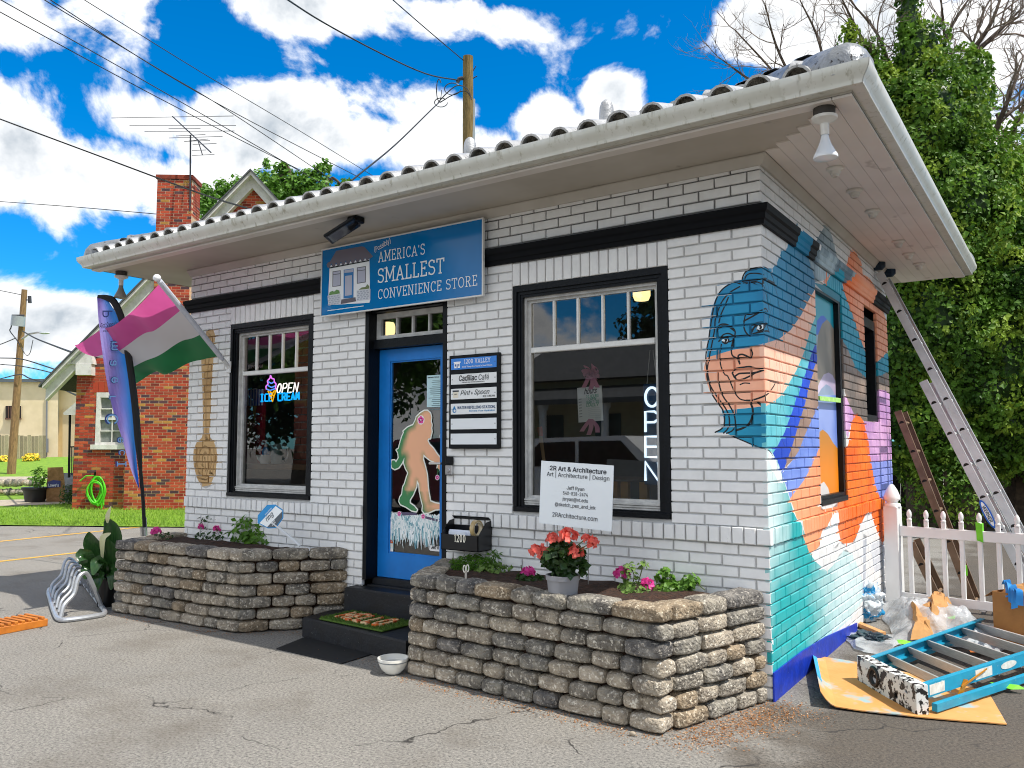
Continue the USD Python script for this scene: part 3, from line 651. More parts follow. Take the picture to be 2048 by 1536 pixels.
for k in range(16):
    wd = rr.uniform(.3, .85) * (b[2] - b[0]) / 2; z = b[3] - .045 - k * .0155; cx = (b[0] + b[2]) / 2
    art.add(flat(sbox(cx - wd, z, cx + wd, z + rr.choice([.003, .005])), (0, YD, 0), XA, ZA, .0016), lin('55707a'))
art.build('notice_sheet', M['print'], door, col=True); art = MB()
p = on_front(px('B 442,277'), YD)[0]; art.add(flat(Point(p).buffer(.034, 8), (0, YD, 0), XA, ZA, .001), lin('e6eef2')); art.add(flat(Point(p).buffer(.031, 8).intersection(sbox(p[0] - 1, p[1] + .006, p[0] + 1, p[1] + 1)), (0, YD, 0), XA, ZA, .0014), lin('1d88c8')); art.add(flat(Point(p).buffer(.031, 8).intersection(sbox(p[0] - 1, p[1] - 1, p[0] + 1, p[1] - .014)), (0, YD, 0), XA, ZA, .0014), lin('2a3a48'))
put_text(art, 'ring', .012, (p[0], YD - .0016, p[1] - .009), XA, ZA, (0, -1, 0), 'c', col=lin('55707a'))
art.build('round_sticker', M['print'], door, col=True); art = MB()
st = pol(on_front(px('S 633,402 686,400 682,658 628,655'), YD)); b = st.bounds; art.add(flat(st, (0, YD, 0), XA, ZA, .001), lin('bfe6ee'))
for k, c in enumerate(('1f6fd0', 'e9e9e2', 'c25a22', 'e4e0d2', 'e9e9e9')):
    z1 = b[3] - .006 - k * (b[3] - b[1]) / 5; art.add(flat(sbox(b[0] + .004, z1 - (b[3] - b[1]) / 5 + .006, b[2] - .004, z1), (0, YD, 0), XA, ZA, .0016), lin(c))
art.build('sticker_strip', M['print'], door, col=True); art = MB()
sg = pol(on_front(px('S 1152,578 1328,600 1325,665 1155,645'), YD)); b = sg.bounds; art.add(flat(sbox(*b), (0, YD, 0), XA, ZA, .001), lin('eeeeee'))
put_text(art, 'Jeff R', .026, (b[0] + .012, YD - .0016, b[1] + .017), XA, ZA, (0, -1, 0), 'l', True, .1, fit=(b[2] - b[0]) * .58, col=lin('101010')); put_text(art, 'yan', .014, (b[2] - .042, YD - .0016, b[1] + .015), XA, ZA, (0, -1, 0), 'l', False, .2, col=lin('101010'))
art.build('signature_card', M['print'], door, col=True)
# steps
steps = thing('entrance_steps', 'two black painted steps with white paint specks below the blue door', 'steps')
M['stepblack'] = mat('step_paint', '08090c', '10141a', rough=.55, scale=12, bump=.35, bscale=45, c3='a9adab', s3=75, r3=(.70, .715))
lz, ly, uz, uy = .150, -.47, .345, -.11
a, b2 = gd(605, 1234, lz), gd(812, 1283, lz)
p = np.array([a[:2], b2[:2], [-2.3, -.05], [-2.5, .0], [-3.55, .0]])
def slab(pts, z0, z1, c=.012):
    P = Polygon(pts); q = P.buffer(-c, join_style=2)
    o1, o2 = np.array(P.exterior.coords)[:-1], np.array(q.exterior.coords)[:-1]
    return hull([(*x, z0) for x in o1] + [(*x, z1 - c) for x in o1] + [(*x, z1) for x in o2])
mb = MB(); mb.add(slab(p, 0, lz)); mb.build('lower_step', M['stepblack'], steps)
mb = MB(); mb.add(slab([(-3.40, uy), (-2.42, uy), (-2.42, .05), (-3.40, .05)], lz - .01, uz)); mb.build('upper_step', M['stepblack'], steps)
mb = MB(); mb.add(cbx(-3.306, .045, uz - .2, -2.45, .2, uz + .012, .006)); mb.add(cbx(-3.30, .10, uz, -2.46, .2, .408, .006)); mb.build('threshold', M['stepblack'], steps)
# ---------------------------------------------------------------- roof
E0, E1, EX0, EX1 = -.62, DY + .64, -6.50, .66       # the soffit's outer edges (y front, y back, x left, x right)
roof_parts = store
mb = MB()
mb.add(([(EX0, E0, SOF), (EX1, E0, SOF), (EX1, E1, SOF), (EX0, E1, SOF)], [(0, 1, 2, 3)])); mb.add(([(EX0, E0, SOF + .02), (EX1, E0, SOF + .02), (EX1, E1, SOF + .02), (EX0, E1, SOF + .02)], [(0, 1, 2, 3)]))
soff = mb.build('soffit', mat('soffit_boards', (.50, .46, .40), (.42, .38, .32), rough=.6, scale=1.6, bump=.12, bscale=40, c3='4a3a2c', s3=4.5, r3=(.66, .85)), store)
# the boards of the right soffit, with open joints; the strip along the eaves
M['soffboard'] = mat('soffit_board_paint', (.72, .67, .62), (.64, .59, .54), rough=.55, scale=2.0, bump=.1, bscale=60, c3='5a4836', s3=3.2, r3=(.66, .88), stretch=(1, .8, 1))
nb = 6
for k in range(nb):
    x0, x1 = .06 + k * (.50 / nb), .06 + (k + 1) * (.50 / nb)
    mb = MB(); mb.add(bx(x0 + .0009, -x0 - .02, SOF - .010, x1 - .0009, E1 - .04, SOF - .0005)); mb.build('soffit_board', M['soffboard'], store)
mb = MB(); mb.add(bx(.5635, E0 + .004, SOF - .014, EX1 - .003, E1 - .004, SOF - .0005)); mb.add(bx(EX0 + .004, E0 + .004, SOF - .014, .56, E0 + .085, SOF - .0005)); mb.build('soffit_strip', M['soffboard'], store)
# cove trim where wall and soffit meet
mb = MB()
for pts in ([(0, SOF - .062), (.016, SOF - .062), (.055, SOF - .012), (.055, SOF - .003), (0, SOF - .003)],):
    n = len(pts); v = [(-WX, -d, z) for d, z in pts] + [(d, -d, z) for d, z in pts]; f = [(i, (i + 1) % n, n + (i + 1) % n, n + i) for i in range(n)]; mb.add((v, f))
    v = [(d, -d, z) for d, z in pts] + [(d, DY, z) for d, z in pts]; mb.add((v, f))
mb.build('cove_trim', M['soffit'], store)
# gutters: ogee section
GP = [(0, 0), (.052, .0), (.060, .004), (.062, .016), (.068, .030), (.084, .048), (.098, .070), (.101, .092), (.101, .104), (.092, .108), (.088, .104), (.088, .060), (.0, .05)]
def gutter(p0, p1, out, m0=0.0, m1=0.0, name='gutter'):
    p0, p1, out = np.array(p0, float), np.array(p1, float), np.array(out, float); t = unit(p1 - p0); n = len(GP)
    v = [p0 + out * d + t * (m0 * d) + (0, 0, z) for d, z in GP] + [p1 + out * d + t * (m1 * d) + (0, 0, z) for d, z in GP]
    f = [(i, (i + 1) % n, n + (i + 1) % n, n + i) for i in range(n)]
    mb = MB(); mb.add((v, f)); f0, f1 = list(range(n)), list(range(n, 2 * n))
    return mb
GZ = SOF + .012
g = gutter((EX0, E0, GZ), (EX1, E0, GZ), (0, -1, 0), -1, 1); g.build('gutter', M['gutter'], store, smooth=40)
g = gutter((EX1, E0, GZ), (EX1, E1, GZ), (1, 0, 0), -1, 1); g.build('gutter', M['gutter'], store, smooth=40)
g = gutter((EX0, E1, GZ), (EX0, E0, GZ), (-1, 0, 0), -1, 1); g.build('gutter', M['gutter'], store, smooth=40)
g = gutter((EX1, E1, GZ), (EX0, E1, GZ), (0, 1, 0), -1, 1); g.build('gutter', M['gutter'], store, smooth=40)
for x in (.33, -2.2): mb = MB(); q = gutter((x, E0, GZ), (x + .09, E0, GZ), (0, -1, 0)); mb.add((q.v[0] + np.array([0, -.0025, -.001]), q.f[0])); mb.build('gutter_sleeve', M['gutter'], store, smooth=40)
q = gutter((EX1, E0 - .0, GZ), (EX1, E0 + .10, GZ), (1, 0, 0), -1, 0); mb = MB(); mb.add((q.v[0] + np.array([.0025, 0, -.001]), q.f[0])); mb.build('gutter_sleeve', M['gutter'], store, smooth=40)
mb = MB(); mb.add(bx(EX0 + .001, E0, SOF + .0, EX1 - .001, E0 + .02, SOF + .12)); mb.add(bx(EX1 - .02, E0 + .02, SOF, EX1, E1, SOF + .12)); mb.add(bx(EX0, E0 + .02, SOF, EX0 + .02, E1, SOF + .12)); mb.build('fascia', M['soffit'], store)
# tile roof: hip with barrel tiles
SL = .35; RZ = SOF + .115; HW = (E1 - E0) / 2
ex0, ex1, ey0, ey1 = EX0 - .03, EX1 + .03, E0 - .03, E1 + .03
rx0, rx1, ry = EX0 + HW, EX1 - HW, (E0 + E1) / 2; rz = RZ + SL * HW
mb = MB(); V = [(ex0, ey0, RZ), (ex1, ey0, RZ), (ex1, ey1, RZ), (ex0, ey1, RZ), (rx0, ry, rz), (rx1, ry, rz)]
mb.add((V, [(0, 1, 5), (0, 5, 4), (1, 2, 5), (2, 3, 4), (2, 4, 5), (3, 0, 4)])); roof = mb.build('roof', mat('tile_bed', '8a8883', '4d4a46', rough=.85, scale=18, bump=.9, bscale=40, bdist=.02), store)
def barrel(p, up, side, nrm, ln, r0, r1, flatk=.92):
    """one half round cover tile from p up the slope"""
    n = 8; V = []
    for s, r in ((0, r0), (.5, (r0 + r1) / 2), (1, r1)):
        for rr_ in (r, r - .014):
            V += [np.asarray(p) + np.asarray(up) * ln * s + np.asarray(side) * (rr_ * math.cos(a)) + np.asarray(nrm) * (rr_ * flatk * math.sin(a)) for a in np.linspace(0, math.pi, n)]
    F = []; row = 2 * n
    for s in range(2):
        for k in range(n - 1):
            a = s * row + k; F.append((a, a + 1, a + row + 1, a + row))
    for k in range(n - 1): F.append((k, n + k, n + k + 1, k + 1)); F.append((n + k, n + k + 1, row + n + k + 1, row + n + k))
    return V, F
plug = mat('tile_mortar', '8f8b84', '56524c', rough=.9, scale=30, bump=1.0, bscale=55, bdist=.025)
PT = .2045; TR = .078; rr = np.random.default_rng(11)
far = MB(); plugs = MB()
def slope_tiles(x0, x1, base, up, side, hipl, name_first, keep=None):
    pass
upf = unit((0, 1, SL)); nf = unit((0, -SL, 1))
k = 0; x = EX0 + .16
while x < EX1 - .10:
    reach = min(x - EX0, EX1 - x, HW) - .05
    ln = .36; rowz = 0; d = -.035
    while d < reach:
        p = np.array([x + rr.uniform(-.006, .006), ey0 + d + .02, RZ + SL * (d + .02) + .012]) + nf * (.010 * (rowz % 2))
        b = barrel(p, upf, (1, 0, 0), nf, min(ln + .04, max(reach - d + .1, .15)), TR + rr.uniform(-.004, .004), TR - .012)
        if rowz == 0:
            mb = MB(); mb.add(b); mb.build('roof_tile', M['silver'], roof, smooth=50)
            mp = MB(); q = [p + upf * (.045 + rr.uniform(-.01, .012)) + np.array([1, 0, 0]) * (.9 * TR * math.cos(a)) + nf * (.74 * TR * math.sin(a)) for a in np.linspace(0, math.pi, 8)]
            mp.add((q + [p + upf * .03 - nf * .03 + np.array([-TR * .9, 0, 0]), p + upf * .03 - nf * .03 + np.array([TR * .9, 0, 0])], [(0, i, i + 1) for i in range(1, 9)])); plugs.add((mp.v[0], mp.f[0]))
        else: far.add(b)
        d += ln; rowz += 1
    x += PT
# pan edge mortar along the eave, lumpy
v = []; n = 240
for i in range(n + 1):
    x = EX0 + .05 + (EX1 - EX0 - .16) * i / n; h = .012 + .022 * meshkit.noise(np.array([x * 14, 0, 0.])) ; w = .012 * meshkit.noise(np.array([x * 21, 5, 0.]))
    v += [(x, ey0 - .012 - w, RZ - .03), (x, ey0 - .016 - w, RZ + h - .012), (x, ey0 + .03, RZ + h + .012)]
f = []
for i in range(n): f += [(3 * i, 3 * i + 3, 3 * i + 4, 3 * i + 1), (3 * i + 1, 3 * i + 4, 3 * i + 5, 3 * i + 2)]
plugs.add((v, f)); plugs.build('tile_bedding', plug, roof)
# side and rear slopes
for y in np.arange(E0 + .16, E1 - .1, PT):
    reach = min(y - E0, E1 - y, HW) - .05
    for sx, xe in ((1, EX1 + .03), (-1, EX0 - .03)):
        d = -.035
        while d < reach:
            p = np.array([xe - sx * (d + .02), y, RZ + SL * (d + .02) + .012]); far.add(barrel(p, unit((-sx, 0, SL)), (0, 1, 0), unit((sx * SL, 0, 1)), .4, TR, TR - .012)); d += .36
tag(far.build('tile_field', M['silver'], roof, smooth=50), kind='stuff')
# hips: big round tiles with a domed end at the eave
def hip(px0, py0, px1, py1, r=.150):
    a, b = np.array([px0, py0, RZ + .01]), np.array([px1, py1, rz + .03]); t = unit(b - a); sdv = unit(np.cross(t, (0, 0, 1))); nn = np.cross(sdv, t); L = np.linalg.norm(b - a)
    s = 0.0; first = True
    while s < L:
        n = 10; V = []; prof = [(-.10, .10), (-.085, .45), (-.05, .78), (0, 1.0), (.16, 1.03), (.34, .98), (.40, .95)] if first else [(0, 1.12), (.02, 1.13), (.06, 1.06), (.40, .96)]
        for q, k in prof:
            V += [a + t * (s + q) + sdv * (r * k * math.cos(an)) + nn * (r * k * 1.02 * math.sin(an) - .02) for an in np.linspace(-.2, math.pi + .2, n)]
        F = [(i * n + k, i * n + k + 1, (i + 1) * n + k + 1, (i + 1) * n + k) for i in range(len(prof) - 1) for k in range(n - 1)]
        mb = MB(); mb.add((V, F)); mb.build('hip_tile', M['lead'], roof, smooth=60); s += .36; first = False
hip(EX1 - .015, E0 + .015, rx1, ry); hip(EX0 + .02, E0 + .02, rx0, ry); hip(EX1 - .015, E1 - .015, rx1, ry); hip(EX0 + .02, E1 - .02, rx0, ry)
mb = MB(); mb.add(tube([(rx0, ry, rz + .02), (rx1, ry, rz + .02)], .1, 10)); mb.build('ridge_tile', M['silver'], roof, smooth=50)
for u, v, sc in ((1213, 228, 1), (940, 300, 1)):               # vent caps standing on the slope
    p = fr(u, v, E0 + .35); base = RZ + SL * (.35) - .02
    mb = MB(); mb.add(lathe([(.050, base - p[2]), (.048, 0.0), (.045, .045), (.034, .075), (.015, .092), (0, .095)], 14, p)); mb.build('vent_cap', M['silver'], roof, smooth=60)
# the inside of the store
inn = MB(); inn.add(bx(-WX + .1, .24, .36, -.03, DY - .1, .40)); inn.build('shop_floor', mat('shop_floor', '3a3632', '2c2926', rough=.5), store)
mb = MB(); mb.add(bx(-WX + .101, 3.0, .4, -.035, 3.02, SOF - .1)); mb.add(bx(-.18, .24, .4, -.15, 3.0, SOF - .1)); mb.add(bx(-WX + .101, .24, .4, -WX + .12, 3.0, SOF - .1)); mb.build('inner_wall', mat('inner_walls', '4b4f52', '3f4346', rough=.8), store)
mb = MB(); mb.add(bx(-WX + .1, .05, SOF - .12, -.03, 3.0, SOF - .1)); mb.build('ceiling', mat('shop_ceiling', '8a8a86', '7d7d79', rough=.8), store)
# ================================================================ planters
M['stone'] = [mat(f'planter_stone_{k}', a, b, rough=.9, scale=11, detail=9, bump=1.0, bscale=60, c3=c, s3=48, r3=(.55, .62), bdist=.025, ramp=(.36, .60)) for k, (a, b, c) in enumerate((
    ('b2a693', '83796c', 'd8cfbe'), ('a59c8d', '6c665d', 'cbc3b4'), ('989285', '615d58', 'bab3a7'), ('a59279', '766855', 'cdbfa8'), ('bfb29f', '94897a', 'e0d8c8'), ('88837c', '575452', 'aea79d')))]
M['soil'] = mat('planter_soil', '4a3022', '241810', rough=1, scale=30, bump=1.0, bscale=60, bdist=.03)
def block(l, t, h, seed, r=.022, nz=.006):
    """a tumbled stone: rounded box, l long, t deep, h high, with a rough skin"""
    n = 4; g = np.linspace(-1, 1, n + 1); P, F = [], []
    for ax in range(3):
        for s in (-1, 1):
            base = len(P)
            for a in g:
                for b in g:
                    q = [0, 0, 0]; q[ax] = s; q[(ax + 1) % 3] = a; q[(ax + 2) % 3] = b; P.append(q)
            for i in range(n):
                for j in range(n):
                    a = base + i * (n + 1) + j; F.append((a, a + 1, a + n + 2, a + n + 1) if s > 0 else (a, a + n + 1, a + n + 2, a + 1))
    P = np.array(P, float); hd = np.array([l, t, h]) / 2
    edge = lambda p, d: np.sign(p) * np.where(np.abs(p) > .99, d, np.abs(p) ** .8 * d)
    X = np.stack([edge(P[:, k], hd[k]) for k in range(3)], 1)
    C = np.clip(X, -(hd - r), hd - r); D = X - C; L = np.linalg.norm(D, axis=1, keepdims=True); X = np.where(L > 1e-9, C + D / np.maximum(L, 1e-9) * np.minimum(L, r), X)
    X += (np.stack([meshkit.noise(X * 16 + seed * 7.3 + k * 31, seed + k) for k in range(3)], 1) - .5) * 2 * nz
    mm = trimesh.Trimesh(X, [f for q in F for f in ((q[0], q[1], q[2]), (q[0], q[2], q[3]))], process=True); mm.merge_vertices()
    return mm.vertices, mm.faces
def planter(name, label, path, seed):
    rr = np.random.default_rng(seed); t = thing(name, label, 'planter'); H, T = .092, .17; cid = 0
    path = [np.array(p, float) for p in path]; cen = np.mean(path, 0)
    for c in range(7):
        for s in range(3):
            a, b = path[s], path[s + 1]; d = unit(b - a); nin = np.array([-d[1], d[0]]); L = np.linalg.norm(b - a)
            if (cen - (a + b) / 2) @ nin < 0: nin = -nin
            st, en = 0.0, L
            own0 = (c + s) % 2 == 1; own1 = (c + s) % 2 == 1
            turn = lambda i: math.acos(float(np.clip(unit(path[i] - path[i - 1]) @ unit(path[i + 1] - path[i]), -1, 1)))
            gap = lambda i: T * .75 if turn(i) > 1.22 else .012
            if s > 0 and not own0: st = gap(s)
            if s < 2 and not own1: en = L - gap(s + 1)
            if s == 0: st = .01
            if s == 2: en = L - .012
            e = [st]; pos = st; firstlen = (.13 if (c % 2) else .24) + rr.uniform(-.01, .02)
            while True:
                ln = firstlen if pos == st else rr.choice([.17, .21, .25, .28]) + rr.uniform(-.012, .012)
                if pos + ln > en - .10: break
                pos += ln; e.append(pos)
            e.append(en)
            for p, q in zip(e[:-1], e[1:]):
                l = q - p - .007; cid += 1
                v, f = block(l, T, H - .006, seed * 100 + cid, r=rr.uniform(.022, .034), nz=.0065)
                jit = rr.uniform(-.007, .007); o2 = a + d * (p + q) / 2 + nin * (T / 2 + jit + .0022 * c)
                an = rr.uniform(-.02, .02); ca, sa = math.cos(an), math.sin(an); dd = d * ca + nin * sa; nn = nin * ca - d * sa
                mb = MB(); mb.add(xf((v, f), (*o2, H * (c + .5) + rr.uniform(-.002, .002)), (*dd, 0), (*nn, 0), (0, 0, 1)))
                mb.build('stone', M['stone'][int(rr.choice(6, p=[.26, .22, .16, .12, .14, .10]))], t, smooth=50)
    P = Polygon([tuple(p) for p in path]).buffer(-.08); mb = MB(); n = 26; b = P.bounds; V, F = [], []
    for i in range(n + 1):
        for j in range(12):
            x, y = b[0] + (b[2] - b[0]) * i / n, b[1] + (b[3] - b[1]) * j / 11
            V.append((x, y, .585 + .05 * (meshkit.fbm(np.array([x * 7, y * 7, 1.0]), 4) - .5) + .02))
    for i in range(n):
        for j in range(11):
            c4 = [i * 12 + j, (i + 1) * 12 + j, (i + 1) * 12 + j + 1, i * 12 + j + 1]
            if P.contains(Point(np.mean([V[k][:2] for k in c4], 0))): F.append(c4)
    V = np.array(V); mb.add((V, F)); mb.add(prism(P, (0, 0, 0), (1, 0, 0), (0, 1, 0), .0, .56)); mb.build('soil', M['soil'], t)
    return t
planter('stone_planter', 'stacked tan stone planter on the left of the steps with a small octagonal sign', [(-5.88, -.012), (-5.66, -.77), (-4.02, -.67), (-3.44, -.015)], 2)
planter('stone_planter', 'stacked tan stone planter by the mural corner with the coral potted geranium', [(-2.50, -.012), (-2.14, -.78), (-.29, -.90), (-.008, -.015)], 3)

# ---------------------------------------------------------------- leaves
def leaf_cloud(P, N, size, rr, aspect=.55, fold=.25, droop=.0, jitter=.35):
    """many folded leaves: P positions, N the way each faces"""
    P = np.asarray(P, float); n = len(P); N = np.asarray(N, float) + rr.normal(0, jitter, (n, 3)); N /= np.maximum(np.linalg.norm(N, axis=1, keepdims=True), 1e-9)
    U = np.cross(N, rr.normal(0, 1, (n, 3))); U[:, 2] -= droop; U -= N * (U * N).sum(1, keepdims=True); U /= np.maximum(np.linalg.norm(U, axis=1, keepdims=True), 1e-9)
    W = np.cross(N, U); s = (np.broadcast_to(np.asarray(size, float), (n,)) * rr.uniform(.65, 1.25, n))[:, None]
    V = np.stack([P, P + U * s * .5 + W * s * aspect * .5 + N * s * fold * .4, P + U * s - N * s * fold * .3, P + U * s * .5 - W * s * aspect * .5 + N * s * fold * .4], 1).reshape(-1, 3)
    i = np.arange(n)[:, None] * 4; F = np.vstack([i + [0, 1, 2], i + [0, 2, 3]])
    return V, F
def blob_points(c, r, n, rr, shell=.55):
    d = rr.normal(0, 1, (n, 3)); d /= np.linalg.norm(d, axis=1, keepdims=True)
    k = rr.uniform(shell, 1.0, n) ** .6
    return np.asarray(c, float) + d * np.asarray(r, float) * k[:, None], d * .8 + np.array([0, 0, .45])
def leafmat(name, c1, c2, rough=.45, scale=3.0, trans=.3, c3=None): return mat(name, c1, c2, rough=rough, scale=scale, trans=trans, c3=c3, s3=9.0, r3=(.55, .7), spec=.4)
M['leaf'] = leafmat('leaf_green', (.075, .19, .022), (.15, .31, .035), scale=20)
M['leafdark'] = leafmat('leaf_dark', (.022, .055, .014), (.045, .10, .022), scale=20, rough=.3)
M['leafpale'] = leafmat('leaf_pale', (.12, .22, .05), (.20, .32, .07), scale=25)
M['stem'] = mat('plant_stem', '5d6b34', '3d4a22')
M['petalpink'] = mat('petal_magenta', (.72, .03, .30), (.85, .10, .42), rough=.6, scale=60, trans=.25)
M['petalcoral'] = mat('petal_coral', (.80, .10, .08), (.90, .22, .16), rough=.6, scale=60, trans=.25)
M['petalyellow'] = mat('petal_yellow', (.72, .48, .02), (.85, .65, .05), rough=.6, scale=60, trans=.2)
def flower_head(c, r, rr, n=70):
    d = rr.normal(0, 1, (n, 3)); d /= np.linalg.norm(d, axis=1, keepdims=True); d[:, 2] = np.abs(d[:, 2]) * .9 - .15
    return leaf_cloud(np.asarray(c) + d * r * .75, d, r * .62, rr, aspect=.95, fold=.15, jitter=.3)
ZS = .60                                            # the soil's height
def plant(name, label, cat, pos, heads, stems, clumps, leafm, petal=None, lsize=.035, seed=1, aspect=.75, group=None, loc0=None):
    """heads: (u, v, r) flower heads; stems: pixel paths; clumps: (u, v, half width, half height, leaves); all at the depth of pos"""
    t = thing(name, label, cat, group=group); rr = np.random.default_rng(seed); y = pos[1]
    mb = MB()
    for (u, v, a, b, n) in clumps:
        c = fr(u, v, y); kx = abs(fr(u + a, v, y)[0] - c[0]); kz = abs(fr(u, v - b, y)[2] - c[2])
        p, nn = blob_points(c, (kx, min(kx, .16), kz), n, rr); mb.add(leaf_cloud(p, nn, lsize, rr, aspect))
    mb.build('foliage', leafm, t)
    mb = MB()
    for s in stems:
        q = [fr(u, v, y) for u, v in s]; mb.add(tube(smoothline(q, 4), .0035, 5))
    for (u, v, r) in heads:
        c = fr(u, v, y); mb.add(tube(smoothline([np.array([pos[0], y, ZS]), (c + np.array([pos[0], y, ZS])) / 2 + (rr.uniform(-.02, .02), 0, .02), c], 4), .003, 5))
    mb.build('stem', M['stem'], t)
    for (u, v, r) in heads:
        m2 = MB(); m2.add(flower_head(fr(u, v, y), r, rr)); m2.build('flower_head', petal, t)
    return t
def foot(u, v, z=ZS): return gd(u, v, z)
p = foot(300, 1076); plant('geranium', 'small magenta geranium beside the feather banner pole', 'flower', p, [(312, 1064, .055)], [[(300, 1078), (308, 1068)]], [(322, 1074, 12, 8, 60)], M['leafdark'], M['petalpink'], .04, 1)
p = foot(430, 1078); plant('geranium', 'magenta geranium with two flower heads left of the leafy basil', 'flower', p, [(404, 1053, .042), (436, 1058, .048)], [[(425, 1078), (418, 1050), (420, 1036)]], [(425, 1072, 28, 10, 110), (420, 1044, 14, 12, 30)], M['leafdark'], M['petalpink'], .04, 2)
p = foot(505, 1084); plant('leafy_plant', 'bushy bright green basil plant under the octagonal sign', 'plant', p, [], [[(505, 1084), (500, 1050)], [(515, 1084), (520, 1055)]], [(503, 1062, 30, 24, 190), (497, 1042, 16, 12, 50), (520, 1075, 26, 12, 120), (480, 1078, 10, 7, 40)], M['leaf'], None, .075, 3, .6)
p = foot(950, 1138); plant('dill_plant', 'feathery green dill plant beside the mailbox', 'plant', p, [], [[(960, 1140), (985, 1120), (988, 1105)]], [(945, 1130, 45, 17, 700), (988, 1112, 8, 10, 50)], M['leaf'], None, .05, 4, .12)
p = foot(1000, 1146); plant('leafy_plant', 'yellow green leafy plant between dill and small geranium', 'plant', p, [], [], [(985, 1140, 34, 10, 90)], M['leafpale'], None, .05, 5, .7)
p = foot(1055, 1158); plant('geranium', 'low magenta geranium left of the grey flower pot', 'flower', p, [(1057, 1145, .05)], [[(1045, 1150), (1042, 1130)]], [(1062, 1158, 26, 8, 110)], M['leafdark'], M['petalpink'], .045, 6)
p = foot(1250, 1178); plant('geranium', 'magenta geranium with two flower heads near the mural corner', 'flower', p, [(1242, 1148, .055), (1295, 1170, .048)], [[(1262, 1180), (1268, 1150), (1255, 1128)], [(1275, 1170), (1285, 1135)]], [(1275, 1180, 40, 12, 220), (1258, 1145, 12, 18, 45), (1285, 1128, 6, 5, 15)], M['leafpale'], M['petalpink'], .038, 7)
p = foot(1360, 1180); plant('leafy_plant', 'sprawling bright green geranium leaves at the right end of the planter', 'plant', p, [], [[(1340, 1195), (1345, 1165), (1330, 1145)], [(1350, 1190), (1385, 1165), (1410, 1180)]], [(1345, 1178, 38, 16, 260), (1328, 1150, 14, 10, 50), (1380, 1162, 18, 12, 70), (1340, 1192, 50, 8, 150)], M['leaf'], None, .04, 8, .9)
# potted geranium
t = thing('potted_geranium', 'coral red geranium in a grey plastic pot between stone planter edge and brick wall', 'potted plant'); rr = np.random.default_rng(21)
c = gd(1126, 1196, .60); c[2] = .575; k = np.linalg.norm(c - CPOS) / FPX
mb = MB(); mb.add(lathe([(0, 0), (26 * k, 0), (31 * k, 44 * k), (33 * k, 44 * k), (33.5 * k, 53 * k), (30 * k, 53 * k), (29 * k, 48 * k), (0, 46 * k)], 24, c)); mb.build('pot', mat('grey_plastic_pot', '8f8f93', '85858a', rough=.5), t, smooth=40)
mb = MB(); cc = c + np.array([0, 0, 85 * k])
for dx, dz, rx, rz_, n in ((0, 5, 34, 26, 420), (-25, -2, 20, 15, 130), (25, 5, 18, 18, 130), (5, -25, 26, 12, 120), (45, -12, 8, 10, 26)):
    p, nn = blob_points(cc + (dx * k, 0, dz * k), (rx * k, rx * k, rz_ * k), n, rr); mb.add(leaf_cloud(p, nn, .045, rr, .95))
mb.build('foliage', M['leafdark'], t)
y = c[1] - .04; mb = MB(); hd = [(1138, 1073, .07), (1104, 1078, .05), (1076, 1103, .055), (1100, 1102, .035), (1150, 1106, .058), (1172, 1077, .035), (1187, 1084, .04), (1118, 1104, .03), (1183, 1093, .035)]
for u, v, r in hd: mb.add(tube([cc + (0, -.03, 0), (cc + fr(u, v, y)) / 2, fr(u, v, y)], .003, 5))
mb.build('stem', M['stem'], t)
for u, v, r in hd: m2 = MB(); m2.add(flower_head(fr(u, v, y), r * .9, rr, 60)); m2.build('flower_head', M['petalcoral'], t)

